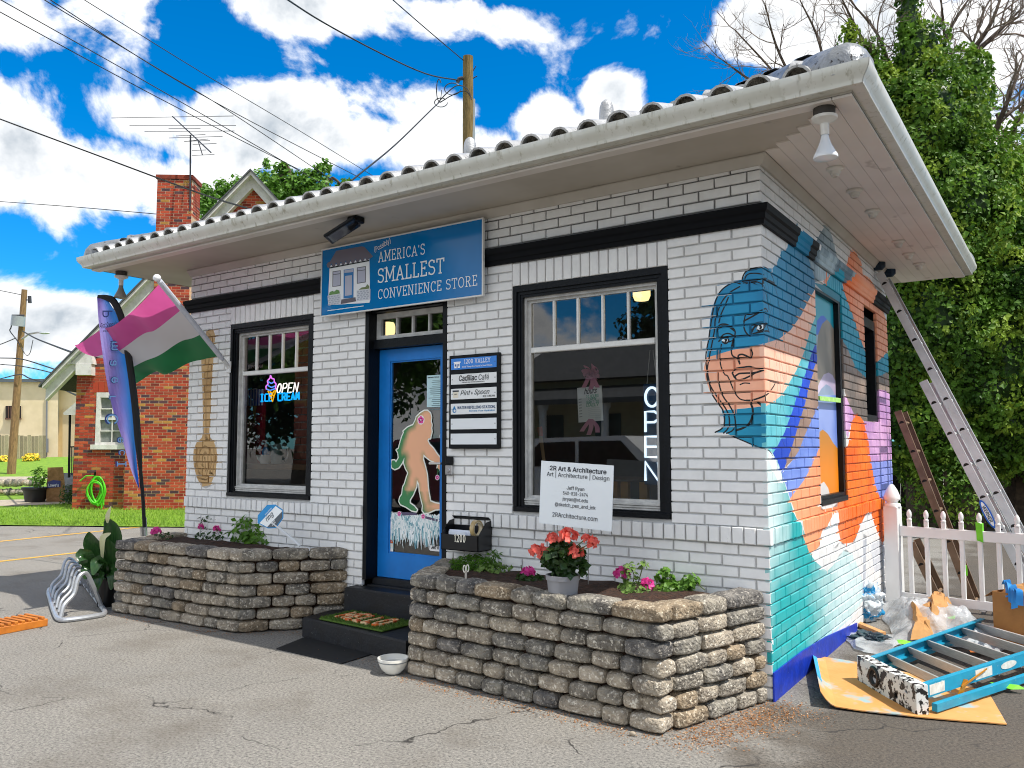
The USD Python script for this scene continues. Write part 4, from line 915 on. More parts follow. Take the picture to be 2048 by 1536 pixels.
# ================================================================ signs
def serif(word, h, s=.115, sp=.13, serif_len=.30, ser=.085):
    """slab serif capitals from strokes; returns a polygon, baseline at 0"""
    arc = lambda cx, cy, rx, ry, a, b, n=22: [(cx + rx * math.cos(math.radians(t)), cy + ry * math.sin(math.radians(t))) for t in np.linspace(a, b, n)]
    G = {'A': (.80, [[(.10, 0), (.40, 1)], [(.40, 1), (.70, 0)], [(.21, .34), (.59, .34)]], [(.10, 0), (.70, 0)]), 'C': (.72, [arc(.40, .5, .32, .5, 42, 318), [(.63, .72), (.63, 1.0)]], []),
         'E': (.66, [[(.16, 0), (.16, 1)], [(.03, 1), (.58, 1), (.58, .80)], [(.16, .53), (.44, .53)], [(.03, 0), (.60, 0), (.60, .22)], [(.44, .43), (.44, .63)]], []), 'I': (.36, [[(.18, 0), (.18, 1)]], [(.18, 0), (.18, 1)]),
         'L': (.62, [[(.16, 0), (.16, 1)], [(.03, 0), (.57, 0), (.57, .24)]], [(.16, 1)]), 'M': (.98, [[(.14, 0), (.14, 1), (.49, .25), (.84, 1), (.84, 0)]], [(.14, 0), (.84, 0), (.09, 1), (.89, 1)]),
         'N': (.84, [[(.14, 0), (.14, 1), (.68, 0), (.68, 1)]], [(.14, 0), (.10, 1), (.68, 1)]), 'O': (.82, [arc(.41, .5, .34, .5, 0, 360, 36)], []), 'R': (.76, [[(.16, 0), (.16, 1)], [(.03, 1), (.36, 1)] + arc(.36, .76, .24, .24, 90, -90, 12) + [(.16, .52)], [(.36, .52), (.62, 0)]], [(.16, 0), (.64, 0)]),
         'S': (.66, [arc(.33, .76, .25, .24, 35, 250, 16) + arc(.33, .26, .27, .26, 70, -150, 16), [(.54, .78), (.54, .99)], [(.09, .20), (.09, .02)]], []), 'T': (.72, [[(.36, 0), (.36, 1)], [(.05, .78), (.05, 1), (.67, 1), (.67, .78)]], [(.36, 0)]),
         'V': (.80, [[(.08, 1), (.40, 0), (.72, 1)]], [(.08, 1), (.72, 1)]), 'Y': (.78, [[(.08, 1), (.39, .48), (.70, 1)], [(.39, .48), (.39, 0)]], [(.08, 1), (.70, 1), (.39, 0)]), "'": (.20, [[(.10, .98), (.09, .74)]], []), ' ': (.34, [], []),
         '1': (.44, [[(.06, .80), (.24, 1), (.24, 0)]], [(.24, 0)]), '2': (.66, [arc(.33, .72, .25, .27, 165, -20, 14) + [(.08, 0), (.58, 0), (.58, .18)]], []), '0': (.70, [arc(.35, .5, .26, .5, 0, 360, 30)], [])}
    x, out = 0.0, []
    for ch in word:
        w, st, se = G[ch]
        for q in st: out.append(affinity.translate(LineString(q).buffer(s / 2, 6, cap_style=2, join_style=2, mitre_limit=2.2), x, 0))
        for a, b in se: out.append(sbox(x + a - serif_len / 2, b - (0 if b == 0 else ser) - (ser / 2 if b == 0 else -ser / 2), x + a + serif_len / 2, b + (ser / 2)))
        x += w + sp
    return affinity.scale(unary_union(out), h, h, origin=(0, 0))
def fit_poly(p, x0, x1, z0):
    b = p.bounds; k = (x1 - x0) / (b[2] - b[0]); return affinity.translate(affinity.scale(p, k, 1, origin=(b[0], 0)), x0 - b[0], z0)
ss = thing('store_sign', 'large blue sign over the door with white lettering and a drawing of a tiny shop', 'sign'); ys = -.075
CR['G'] = (620, 420, 5.389)
c4 = on_front(px('G 132,435 1862,90 1872,925 126,1138'), ys); sx0, sx1, sz0, sz1 = c4[0][0], c4[1][0], (c4[2][1] + c4[3][1]) / 2, (c4[0][1] + c4[1][1]) / 2
mb = MB(); mb.add(cbx(sx0, ys, sz0, sx1, -.062, sz1, .002)); b = mb.build('sign_board', mat('blue_sign_face', '0870b2', '076aa8', rough=.10, scale=1, spec=.45), ss)
mb = MB(); mb.add(fprism(ring(sx0 - .006, sz0 - .006, sx1 + .006, sz1 + .006, .010, .010, .010, .010), -.058, .022)); mb.build('sign_edge', M['whitepaint'], ss)
mb = MB(); mb.add(bx(sx0 + .2, -.062, sz0 + .1, sx0 + .24, -.01, sz1 - .1)); mb.add(bx(sx1 - .24, -.062, sz0 + .1, sx1 - .2, -.01, sz1 - .1)); mb.build('sign_batten', M['black'], ss)
SGW, SGH = sx1 - sx0, sz1 - sz0
M['sgwhite'] = mat('sign_white', (.80, .82, .82), rough=.3)
def line(word, a, bpt, top, name, s=.10, sp=.13):
    (x0, z0), (x1, _), (_, z1) = [on_front(px('G ' + q), ys)[0] for q in (a, bpt, top)]
    mb = MB(); mb.add(fprism(fit_poly(serif(word, z1 - z0, s, sp), x0, x1, z0), ys - .0005, .0015)); mb.build(name, M['sgwhite'], ss)
line("AMERICA'S", '735,562', '1238,490', '735,456', 'lettering', .085, .14); line('SMALLEST', '732,785', '1448,700', '735,640', 'lettering', .10, .10); line('CONVENIENCE STORE', '735,960', '1803,840', '735,862', 'lettering', .085, .12)
mb = MB(); p0, p1 = on_front(px('G 700,455 872,352'), ys); an = math.atan2(p1[1] - p0[1], p1[0] - p0[0]); put_text(mb, '(Possibly)', .042, (p0[0], ys - .001, p0[1]), (math.cos(an), 0, math.sin(an)), (-math.sin(an), 0, math.cos(an)), (0, -1, 0), 'l', False, .12, fit=np.hypot(*(np.array(p1) - p0)), col=None); mb.build('lettering', M['sgwhite'], ss)
art = MB()
def sg(spec, col, d=.0008): art.add(flat(pol(on_front(px('G ' + spec), ys)), (0, ys, 0), XA, ZA, d), lin(col))
sg('212,600 640,515 650,970 640,1000 195,1025', 'e9ebee'); sg('200,1030 190,925 330,905 333,1008', 'c9cdd6', .0016); sg('503,985 505,868 652,850 650,965', 'c9cdd6', .0016); sg('176,590 215,560 285,440 560,392 590,400 680,500 650,525 620,512', '655f6c', .0020)
for k in range(9):
    x = 205 + k * 52; z = 592 - k * 10.2; p = on_front(px(f'G {x},{z}'), ys)[0]; art.add(flat(Point(p).buffer(.0245, 6), (0, ys, 0), XA, ZA, .0018), lin('655f6c'))
sg('212,618 640,538 640,552 212,632', '10151c', .0024); sg('365,645 472,628 470,945 362,955', '1b6fae', .0016); sg('380,712 455,702 452,915 378,928', 'aeb0c2', .0022)
for a in ('245,662 333,650 332,818 243,830', '507,620 603,605 602,780 507,795'): sg(a, '14181f', .0016)
for a in ('252,700 327,690 326,812 250,824', '514,660 597,648 596,774 514,788', '252,668 327,657 327,684 252,694', '514,626 597,613 597,642 514,654', '372,650 466,636 466,668 372,680'): sg(a, 'aeb0c2', .0022)
sg('333,1015 340,965 492,940 500,985', '5a545e', .0026); sg('205,920 215,885 245,872 262,880 290,858 318,868 325,900', '5f8a4a', .0026); sg('525,862 560,835 600,830 620,800 640,820 642,848', '6c7a4e', .0026); sg('190,1082 580,1030 580,1038 190,1090', 'dfe6ea', .0016)
for r_ in range(5):
    for (x0, x1, za, sl) in ((192, 332, 935, -.14), (505, 650, 880, -.13)):
        for k in range(4):
            xa = x0 + (x1 - x0) * (k + .12 + .35 * (r_ % 2)) / 4.5; xb = xa + 22; zz = za + r_ * 20 + (xa - x0) * sl; sg(f'{xa},{zz} {xb},{zz + 22 * sl} {xb},{zz + 22 * sl + 11} {xa},{zz + 11}', 'a5acba', .0030)
art.build('shop_drawing', M['print'], ss, col=True)
# directory board
db = thing('directory_board', 'black framed directory board with six panels beside the door', 'sign'); CR['E'] = (700, 560, 4.267)
x0, x1, z0, z1 = -2.393, -1.924, 1.458, 2.162; yb = -.03
mb = MB(); mb.add(cbx(x0, yb, z0, x1, -.002, z1, .004)); mb.build('board', M['black'], db)
PW = [('3b82d6', .035, .155), ('e3e5e6', .205, .315), ('e3e5e6', .36, .475), ('e3e5e6', .52, .635), ('dfe3e6', .68, .795), ('dfe3e6', .84, .955)]
for k, (c, a, b) in enumerate(PW):
    za, zb = z1 - (z1 - z0) * b, z1 - (z1 - z0) * a; mb = MB(); mb.add(cbx(x0 + .022, yb - .004, za, x1 - .022, yb + .002, zb, .001)); pn = mb.build('panel', mat(f'panel_{k}', c, rough=.25), db)
    mb = MB(); h = zb - za; yt = yb - .0045; xm = (x0 + x1) / 2; dk, wt = lin('14181c'), lin('f4f4f4')
    T = lambda s, hh, x, z, al='c', bold=False, sh=0.0, fit=None, col=dk: put_text(mb, s, hh, (x, yt, z), XA, ZA, (0, -1, 0), al, bold, sh, fit=fit, col=col)
    if k == 0:
        mb.add(fprism(fit_poly(serif('1200 VALLEY', .030, .12, .14), x0 + .15, x1 - .075, zb - .042), yt, .001), wt); T('Good Things Are Found in Small Places', .011, x0 + .13, za + .013, 'l', False, .15, .28, wt)
        for bb in ((.055, .012, .11, .05), (.05, .05, .115, .06)): mb.add(flat(sbox(x0 + bb[0], za + bb[1], x0 + bb[2], za + bb[3]), (0, yt, 0), XA, ZA, .0006), wt)
        for a_ in (.062, .078, .094): mb.add(flat(sbox(x0 + a_, za + .014 if a_ == .078 else za + .024, x0 + a_ + .010, za + .042), (0, yt, 0), XA, ZA, .0012), lin('2a5a9a'))
    if k == 1: T('Cadillac', .040, x0 + .10, za + .026, 'l', True, .08, .17); T('Café', .040, x0 + .285, za + .026, 'l', False, .08, .095, lin('3c4348')); T('PREMIUM DRINKS/SNACKS', .007, xm, za + .010, 'c', False, 0, .21)
    if k == 2:
        T('Pint', .036, x0 + .115, za + .030, 'l', False, .35, .085); T('&', .018, x0 + .215, za + .034, 'l', False, .2); T('Spoon', .036, x0 + .245, za + .032, 'l', False, .35, .135); T('ICE CREAM', .014, x1 - .035, za + .010, 'r', False, 0, .11)
        mb.add(flat(sbox(x0 + .045, za + .012, x0 + .095, zb - .022), (0, yt, 0), XA, ZA, .0004), lin('e2dac8')); mb.add(flat(sbox(x0 + .040, zb - .024, x0 + .100, zb - .012), (0, yt, 0), XA, ZA, .0008), lin('3a3f46')); T('PINT', .008, x0 + .070, za + .035, 'c', True)
    if k == 3:
        T('WATER REFILLING STATION', .020, x0 + .085, za + .040, 'l', True, 0, .345, lin('14406a')); T('Elevate Your Hydration', .012, x1 - .035, za + .018, 'r', False, 0, .235, lin('2a8ac0'))
        mb.add(flat(Point(x0 + .058, za + .030).buffer(.018).union(Polygon([(x0 + .041, za + .036), (x0 + .056, zb - .014), (x0 + .072, za + .040)])).difference(Point(x0 + .060, za + .028).buffer(.010)), (0, yt, 0), XA, ZA, .0006), lin('1d78b4'))
    for xs in (x0 + .035, x1 - .035): mb.add(flat(Point(xs, (za + zb) / 2).buffer(.004, 3), (0, yt, 0), XA, ZA, .0004), lin('40464a'))
    mb.build('panel_print', M['print'], pn, col=True)
# doorbell
d = thing('doorbell', 'small silver and black video doorbell under the directory board', 'doorbell'); q = on_front(px('U 901,931'))[0]
mb = MB(); mb.add(cbx(q[0] - .032, -.028, q[1] - .07, q[0] + .032, -.002, q[1] + .005, .004)); mb.build('lower_body', M['steel'], d); mb = MB(); mb.add(cbx(q[0] - .032, -.030, q[1] + .006, q[0] + .032, -.002, q[1] + .068, .004)); mb.build('camera_body', M['black'], d)
mb = MB(); mb.add(xf(lathe([(0, .004), (.014, .004), (.018, 0)], 16), (q[0], -.028, q[1] - .035), (1, 0, 0), (0, 0, 1), (0, -1, 0))); mb.build('button', M['steel'], d)
# mailbox
mbx = thing('mailbox', 'open black metal mailbox numbered 1200 with letters inside', 'mailbox'); ym = -.17
P4 = on_front(px('D 778,790 1092,832 1092,968 778,925'), ym); x0, x1 = P4[0][0], P4[1][0]; zt = np.mean([P4[0][1], P4[1][1]]); zb = np.mean([P4[2][1], P4[3][1]])
M['mbblack'] = mat('mailbox_black', '06070a', '0a0c10', rough=.3, bump=.05)
mb = MB(); mb.add(bx(x0, ym, zb, x1, ym + .006, zt)); mb.add(bx(x0, ym, zb, x0 + .006, -.004, zt)); mb.add(bx(x1 - .006, ym, zb, x1, -.004, zt)); mb.add(bx(x0, ym, zb, x1, -.004, zb + .006)); mb.add(bx(x0, -.012, zb, x1, -.004, zt + .10)); mb.build('box', M['mbblack'], mbx)
mb = MB()
for xx_ in (x0 - .004, x1): mb.add(prism(Polygon([(-.17, zt - .002), (-.004, zt - .002), (-.004, zt + .10), (-.07, zt + .09), (-.15, zt + .02)]), (xx_, 0, 0), YA, ZA, 0, .004))
mb.add(hull([(x0, -.012, zt + .096), (x1, -.012, zt + .096), (x0, -.045, zt + .125), (x1, -.045, zt + .125), (x0, -.012, zt + .104), (x1, -.012, zt + .104)])); mb.build('lid', M['mbblack'], mbx)
mb = MB(); mb.add(fprism(fit_poly(serif('1200', .050, .15, .22, .26), x0 + .125, x0 + .225, zb + .065), ym - .0005, .002)); mb.build('numerals', mat('cream_numerals', 'f1ecdc'), mbx)
tg = thing('envelope_bundle', 'white envelopes sticking up in the open mailbox', 'mail'); mb = MB(); mb.add(xf(cbx(x0 + .02, -.10, zt - .1, x0 + .215, -.095, zt + .028, .001))); mb.add(cbx(x0 + .03, -.12, zt - .1, x0 + .19, -.117, zt + .018, .001)); mb.build('envelope', mat('envelope_paper', 'dde2ee'), tg)
tg = thing('tape_roll', 'roll of clear tape resting in the open mailbox', 'tape'); c = np.array([x1 - .065, -.10, zt + .045]); mb = MB(); pr = [(.052, -.024), (.062, -.024), (.062, .024), (.052, .024), (.052, -.024)]; mb.add(xf(lathe(pr, 22), c, (0, .5, .86), (0, .86, -.5), unit((1, -.35, 0)))); mb.build('roll', mat('tape_film', 'cdb98e', 'b89f6e', rough=.15), tg, smooth=30); mb = MB(); mb.add(xf(lathe([(.046, -.022), (.0515, -.022), (.0515, .022), (.046, .022)], 20), c, (0, .5, .86), (0, .86, -.5), unit((1, -.35, 0)))); mb.build('core', mat('tape_core', 'e8dcc0'), tg)
# yard sign of the artist
mat('dark_ink', '2b2f36'); yd = thing('yard_sign', 'white square yard sign with printed contact details on wire stakes before the right window', 'sign'); y2 = -.36
A = np.array([fr(u, v, y2) for u, v in ((1083, 919), (1227, 931), (1224, 1061), (1078, 1046))]); o = A[3]; ax = unit((A[1] - A[0]) + (A[2] - A[3])); ay = unit(np.cross(np.cross(ax, (A[0] - A[3]) + (A[1] - A[2])), ax)); nn = np.cross(ax, ay); W, Hh = (np.linalg.norm(A[1] - A[0]) + np.linalg.norm(A[2] - A[3])) / 2, (np.linalg.norm(A[0] - A[3]) + np.linalg.norm(A[1] - A[2])) / 2
mb = MB(); mb.add(xf(bx(0, 0, -.004, W, Hh, 0), o, ax, ay, nn)); mb.build('sheet', mat('corrugated_white', (.76, .80, .82), rough=.4, bump=.05, scale=40), yd)
mb = MB()
for s, h, fx, fz, w, b in (('2R Art & Architecture', .028, .52, .86, .78, True), ('Art | Architecture | Design', .026, .52, .765, .86, False), ('Jeff Ryan', .022, .5, .575, .24, False), ('540-818-2474', .022, .5, .49, .34, False), ('jsryan@vt.edu', .022, .5, .40, .35, False), ('@sketch_pen_and_ink', .022, .5, .305, .56, False), ('2RArchitecture.com', .028, .5, .13, .62, False)):
    put_text(mb, s, h, o + ax * W * fx + ay * Hh * fz + nn * .0006, ax, ay, nn, 'c', b, 0, fit=W * w, col=None); mb.build('lettering', M.setdefault('ink', UsdShade.Material.Get(stage, '/World/Looks/dark_ink')), yd); mb = MB()
mb = MB()
for fx in (.25, .68):
    q = o + ax * W * fx; mb.add(tube([q + nn * -.006 + ay * .1, q + nn * -.006 - (0, 0, .34)], .003, 6))
q0, q1 = o + ax * W * .25 - (0, 0, .03), o + ax * W * .68 - (0, 0, .03); mb.add(tube([q0 - nn * .006, q1 - nn * .006], .003, 6)); mb.build('wire_stake', M['steel'], yd)
# security sign
rg = thing('security_sign', 'small tilted blue and white octagonal security sign on a stake in the left planter', 'sign'); y3 = -.40
O8 = [fr(u, v, y3) for u, v in ((534, 1010), (550, 1009), (566, 1020), (566, 1036), (552, 1056), (536, 1057), (515, 1046), (516, 1030))]; c = np.mean(O8, 0); P8 = Polygon([(p[0] - c[0], p[2] - c[2]) for p in O8])
mb = MB(); mb.add(prism(P8, c, XA, ZA, -.004, 0)); mb.build('plate', mat('sign_blue', '2489c9', rough=.3), rg)
mb = MB(); In = P8.buffer(-.008); mb.add(flat(In, c, XA, ZA, .0008), lin('e9eef1')); d1 = np.array([.80, .60]); dn = np.array([-.60, .80])
half = lambda a, b: Polygon([tuple(d1 * s * .4 + dn * k) for s, k in ((-1, a), (1, a), (1, b), (-1, b))])
mb.add(flat(In.intersection(half(.036, .3)), c, XA, ZA, .0014), lin('2489c9')); mb.add(flat(In.intersection(half(-.3, -.045)), c, XA, ZA, .0014), lin('4c555e'))
a3, n3 = (d1[0], 0, d1[1]), (dn[0], 0, dn[1])
put_text(mb, 'ring', .042, c + np.array([-.004, -.002, -.016]) , a3, n3, (0, -1, 0), 'c', False, 0, col=lin('3c444c')); put_text(mb, 'Protected by', .012, c + np.array(n3) * .044 + (0, -.002, 0), a3, n3, (0, -1, 0), 'c', False, col=lin('f0f4f6'))
for k in (.058, .075): put_text(mb, 'Security', .010, c - np.array(n3) * k + (0, -.002, 0), a3, n3, (0, -1, 0), 'c', True, col=lin('e8ecee'))
mb.build('sign_print', M['print'], rg, col=True); mb = MB(); mb.add(tube([fr(545, 1045, y3 + .006), fr(592, 1084, y3 + .006), fr(600, 1092, y3 + .006)], .010, 8)); mb.build('stake', mat('white_stake', 'd9dde2'), rg)
# white scissor handles on the planter edge
sc = thing('scissors', 'white handled scissors stuck upright in the planter edge', 'scissors'); mb = MB(); c = fr(932, 1137, -.72)
for s in (-1, 1):
    th = np.linspace(0, 2 * np.pi, 15); mb.add(tube([c + np.array([s * .010 + .009 * math.cos(a), .004 * s, .022 * math.sin(a) + s * .002]) for a in th], .0032, 6))
mb.build('handle', mat('white_plastic', 'ece9dc', rough=.3), sc); mb = MB(); mb.add(bx(c[0] - .008, c[1] - .002, c[2] - .12, c[0] + .008, c[1] + .002, c[2] - .02)); mb.build('blade', M['steel'], sc)
# mats and bowl
mt = thing('door_mat', 'green turf door mat with orange HELLO lettering on the lower step', 'mat')
zt = lz + .003; mp = [gd(710, 1213, zt + .02), gd(815, 1229, zt + .02), gd(768, 1262, zt), gd(632, 1238, zt)]
mo = (mp[0] + mp[1] + mp[2] + mp[3]) / 4; mo[2] = zt; W = .70; Dm = .34; ax = unit((.998, -.06, 0)); ay = unit((.06, .998, 0))
mo = np.array([-2.96, -.30, zt]); mb = MB(); mb.add(xf(cbx(-W / 2, -Dm / 2, 0, W / 2, Dm / 2, .016, .006), mo, ax, ay)); rr = np.random.default_rng(3)
n = 5200; p = np.c_[rr.uniform(-W / 2, W / 2, n), rr.uniform(-Dm / 2, Dm / 2, n), np.full(n, .014)]; tuft = leaf_cloud(xf((p, None), mo, ax, ay)[0], np.c_[rr.normal(0, .8, n), rr.normal(0, .8, n), np.zeros(n) + .1], .016, rr, .25, 0, -2.0); mb.add(tuft); mb.build('turf', mat('green_turf', '3c5a1c', '55731f', rough=.9, scale=60), mt)
mb = MB(); hello = fit_poly(serif('HELLO'.replace('H', 'N'), .2), -.2, .2, 0) if False else None
st = [[[(0, 0), (0, 1)], [(.6, 0), (.6, 1)], [(0, .5), (.6, .5)]], [[(0, 0), (0, 1)], [(0, 0), (.5, 0)], [(0, .5), (.4, .5)], [(0, 1), (.5, 1)]], [[(0, 1), (0, 0), (.5, 0)]], [[(0, 1), (0, 0), (.5, 0)]], [[(.0, .2), (.15, 0), (.45, 0), (.6, .2), (.6, .8), (.45, 1), (.15, 1), (0, .8), (0, .2)]]]
x = 0; polys = []
for g in st:
    for q in g: polys.append(LineString([(x + a, b) for a, b in q]).buffer(.09, 3, cap_style=2, join_style=2))
    x += max(a for q in g for a, b in q) + .34
hp_ = unary_union(polys); b = hp_.bounds; hp_ = affinity.translate(affinity.scale(hp_, .50 / (b[2] - b[0]), .20, origin=(b[0], 0)), -.25 - b[0], -.10)
mb.add(xf(prism(hp_, (0, 0, 0), (1, 0, 0), (0, 1, 0), .016, .031), mo, ax, ay)); mb.build('lettering', mat('orange_fibre', 'd86a2a', 'e8c89a', rough=.9, scale=22, ramp=(.45, .52), c3='c23a22', s3=14), mt)
rm = thing('rubber_mat', 'thin black rubber mat lying on the asphalt before the lower step', 'mat'); q = [gd(u, v, .006) for u, v in ((553, 1297), (683, 1327), (771, 1300), (640, 1262))]
mb = MB(); mb.add(prism(Polygon([tuple(a[:2]) for a in q]), (0, 0, 0), (1, 0, 0), (0, 1, 0), .0, .008)); mb.build('sheet', mat('rubber', '0b0d10', '14171b', rough=.7, scale=40, c3='8c8c88', s3=120, r3=(.73, .75)), rm)
bw = thing('bowl', 'white ceramic mixing bowl on the ground by the right planter corner', 'bowl'); c = gd(786, 1347, 0.0); k = np.linalg.norm(c - CPOS) / FPX
mb = MB(); mb.add(lathe([(0, .003), (13 * k, 0), (15 * k, 2 * k), (22 * k, 9 * k), (26.5 * k, 18 * k), (28 * k, 24 * k), (29 * k, 24.5 * k), (29 * k, 29 * k), (27 * k, 29 * k), (26 * k, 23 * k), (15 * k, 6 * k), (0, 4 * k)], 32, c + (0, 0, .002))); mb.build('shell', mat('glazed_white', (.74, .73, .68), rough=.18), bw, smooth=50)
mb = MB(); mb.add(lathe([(27.9 * k, 22 * k), (28.4 * k, 23.2 * k), (28.3 * k, 22.6 * k)], 32, c + (0, 0, .0025))); mb.build('band', mat('blue_grey_band', '6a7480'), bw)
mb = MB(); mb.add(lathe([(0, 20 * k), (23.8 * k, 20 * k)], 24, c)); mb.build('water', mat('bowl_water', (.45, .46, .45), rough=.05), bw)
# ================================================================ lights under the eaves
M['porcelain'] = mat('porcelain', (.70, .68, .63), (.58, .55, .50), rough=.35)
M['bulb'] = mat('bulb_glass', (.72, .74, .76), rough=.15)
M['darkbox'] = mat('dark_junction_box', '4a453e', '35312c', rough=.7)
def flood(label, p, s=1.0, bulbmat='bulb'):
    t = thing('flood_lamp', label, 'lamp'); x, y, z = p
    mb = MB(); mb.add(lathe([(0, z - .002), (.055 * s, z - .002), (.055 * s, z - .045 * s), (0, z - .045 * s)], 18, (x, y, 0))); mb.build('junction_box', M['darkbox'], t)
    mb = MB(); mb.add(lathe([(0, z - .046 * s), (.066 * s, z - .048 * s), (.064 * s, z - .062 * s), (.03 * s, z - .078 * s), (.022 * s, z - .085 * s), (.022 * s, z - .145 * s)], 18, (x, y, 0))); mb.build('socket', M['porcelain'], t, smooth=40)
    mb = MB(); mb.add(lathe([(.018 * s, z - .14 * s), (.022 * s, z - .165 * s), (.034 * s, z - .20 * s), (.056 * s, z - .245 * s), (.062 * s, z - .258 * s), (.060 * s, z - .268 * s), (.030 * s, z - .276 * s), (0, z - .278 * s)], 20, (x, y, 0))); mb.build('bulb', M[bulbmat], t, smooth=50)
    return t
M['greybulb'] = mat('grey_bulb', '85837c', '6e6c66', rough=.4)
flood('white flood bulb in a socket under the right front corner of the eaves', (*gd(1648, 212, SOF)[:2], SOF - .012), 1.0)
flood('grey flood bulb hanging under the far left end of the eaves', (*gd(243, 543, SOF)[:2], SOF), 1.0, 'greybulb')
for k, (u, v, lab) in enumerate(((1670, 336, 'nearest'), (1709, 380, 'second'), (1745, 421, 'third'), (1797, 482, 'fourth'), (1817, 507, 'fifth'), (1838, 527, 'farthest'))):
    c = gd(u, v, SOF - .01); t = thing('lamp_socket', f'empty porcelain lamp socket under the right eaves, {lab} of the six', 'lamp socket'); z = SOF - .012
    mb = MB(); mb.add(lathe([(0, z), (.055, z), (.053, z - .012), (.036, z - .020), (.033, z - .035), (.026, z - .038), (.025, z - .055), (.014, z - .056), (.014, z - .03), (0, z - .03)], 18, (c[0], c[1], 0))); mb.build('socket', M['porcelain'], t, smooth=40)
# solar lamp
t = thing('solar_lamp', 'black solar panel lamp hanging under the front eaves above the store sign', 'lamp'); c = gd(712, 434, SOF)
mb = MB(); mb.add(cbx(c[0] - .05, c[1] - .05, SOF - .05, c[0] + .05, c[1] + .05, SOF - .002, .008)); mb.add(tube([c + (0, 0, -.04), c + (-.05, -.02, -.09)], .028, 10)); mb.build('mount', M['black'], t)
q = [fr(u, v, c[1] - .04) for u, v in ((706, 440), (722, 446), (689, 474), (650, 480), (643, 474))]
pa = fr(714, 442, c[1]); pb = fr(664, 474, c[1] - .10); d_ = unit(pb - pa); w_ = unit(np.cross(d_, (0, 0, 1))); n_ = unit(np.cross(w_, d_)); Lp = np.linalg.norm(pb - pa)
mb = MB(); mb.add(xf(cbx(0, -.11, -.012, Lp + .04, .11, .012, .006), pa, d_, w_, n_)); pnl = mb.build('panel_body', M['black'], t); mb = MB(); mb.add(xf(bx(.02, -.09, -.0135, Lp + .02, .09, -.0125), pa, d_, w_, n_)); mb.build('led_face', mat('led_lens', '3a3c40', rough=.15), t)
# flag
t = thing('striped_flag', 'pink, white and green striped flag flying from the angled white pole', 'flag'); fp = thing('flag_pole', 'white flag pole with ball tip on a bracket beside the left window', 'flag pole')
b0 = fr(457, 733, -.012); b1 = fr(314, 556, -1.02)
mb = MB(); mb.add(tube([b0 + unit(b1 - b0) * .03, b1], .013, 10)); mb.build('pole', mat('pole_white', 'cfd2da', 'b4b8c2', rough=.35), fp); mb = MB(); s_ = trimesh.creation.icosphere(2, .032); mb.add((s_.vertices + b1, s_.faces)); mb.build('ball_tip', mat('ball_white', 'e4e4e6', rough=.3), fp, smooth=True)
mb = MB(); mb.add(cbx(b0[0] - .03, -.016, b0[2] - .06, b0[0] + .03, -.001, b0[2] + .05, .004)); mb.add(tube([b0 - unit(b1 - b0) * .01, b0 + unit(b1 - b0) * .11], .02, 10)); mb.build('bracket', mat('bracket_white', 'dcdcdc'), fp)
H0, H1 = b0 + (b1 - b0) * .955, b0 + (b1 - b0) * .13
dF = (gd(289, 1066, .6) - CPOS) @ FWD; F0, F1 = dp(157, 681, dF + .55), dp(272, 768, dF + .35); nS, nT = 30, 36; V = np.zeros((nS + 1, nT + 1, 3))
nrm = unit(np.cross(F0 - H0, H1 - H0))
for i in range(nS + 1):
    for j in range(nT + 1):
        s, tt = i / nS, j / nT; a = H0 * (1 - s) + H1 * s; b = F0 * (1 - s) + F1 * s
        sag = np.array([0, 0, -1]) * (.10 * math.sin(math.pi * tt) * (1 - s) + .06 * math.sin(math.pi * tt) * s - .10 * math.sin(math.pi * tt) * s * s)
        rip = nrm * (.05 * math.sin(7.5 * tt + 4.2 * s) + .028 * math.sin(15 * tt - 7 * s)) * min(1, tt * 3)
        V[i, j] = a * (1 - tt) + b * tt + sag + rip
for nm, i0, i1, cm in (('pink_stripe', 0, 10, mat('flag_pink', (.80, .12, .42), (.72, .10, .36), rough=.6, scale=3, trans=.35)), ('white_stripe', 10, 20, mat('flag_white', (.72, .70, .72), rough=.6, trans=.3)), ('green_stripe', 20, 30, mat('flag_green', (.015, .22, .07), (.012, .18, .06), rough=.6, scale=3, trans=.3))):
    P = V[i0:i1 + 1].reshape(-1, 3); w = nT + 1; F = [(i * w + j, i * w + j + 1, (i + 1) * w + j + 1, (i + 1) * w + j) for i in range(i1 - i0) for j in range(nT)]
    mb = MB(); mb.add((P, F)); mb.build(nm, cm, t, smooth=True)
mb = MB(); mb.add(tube([b0 + (b1 - b0) * s for s in np.linspace(.11, .97, 12)], .024, 10)); mb.build('sleeve', mat('flag_sleeve', (.58, .60, .68), (.5, .52, .6), rough=.6, scale=30, bump=.3), t)
# feather banner
t = thing('feather_banner', 'tall curved purple and blue feather banner on a black pole in the left planter', 'banner'); D0 = (gd(289, 1066, .6) - CPOS) @ FWD - .1
L_ = [(194, 594), (197, 640), (204, 700), (213, 760), (226, 820), (245, 880), (262, 940), (278, 978)]; R_ = [(212, 594), (238, 640), (249, 700), (258, 760), (265, 820), (270, 880), (275, 940), (279, 980)]
Ls, Rs = smoothline([(u, v, 0) for u, v in L_], 6)[:, :2], smoothline([(u, v, 0) for u, v in R_], 6)[:, :2]; V, C = [], []
for i in range(len(Ls)):
    for j in range(9):
        u, v = Ls[i] * (1 - j / 8) + Rs[i] * (j / 8); V.append(dp(u, v, D0 + .05 * math.sin(j / 8 * 5 + i * .25) * (1 - j / 8)))
        a = np.clip(j / 8 * 1.6 - .32 + (meshkit.fbm(np.array([u * .02, v * .012, 1.]), 3, 2) - .5) * 1.1, 0, 1); c = lin('b09ae8') * (1 - a) + lin('2c94f4') * a; C.append(c)
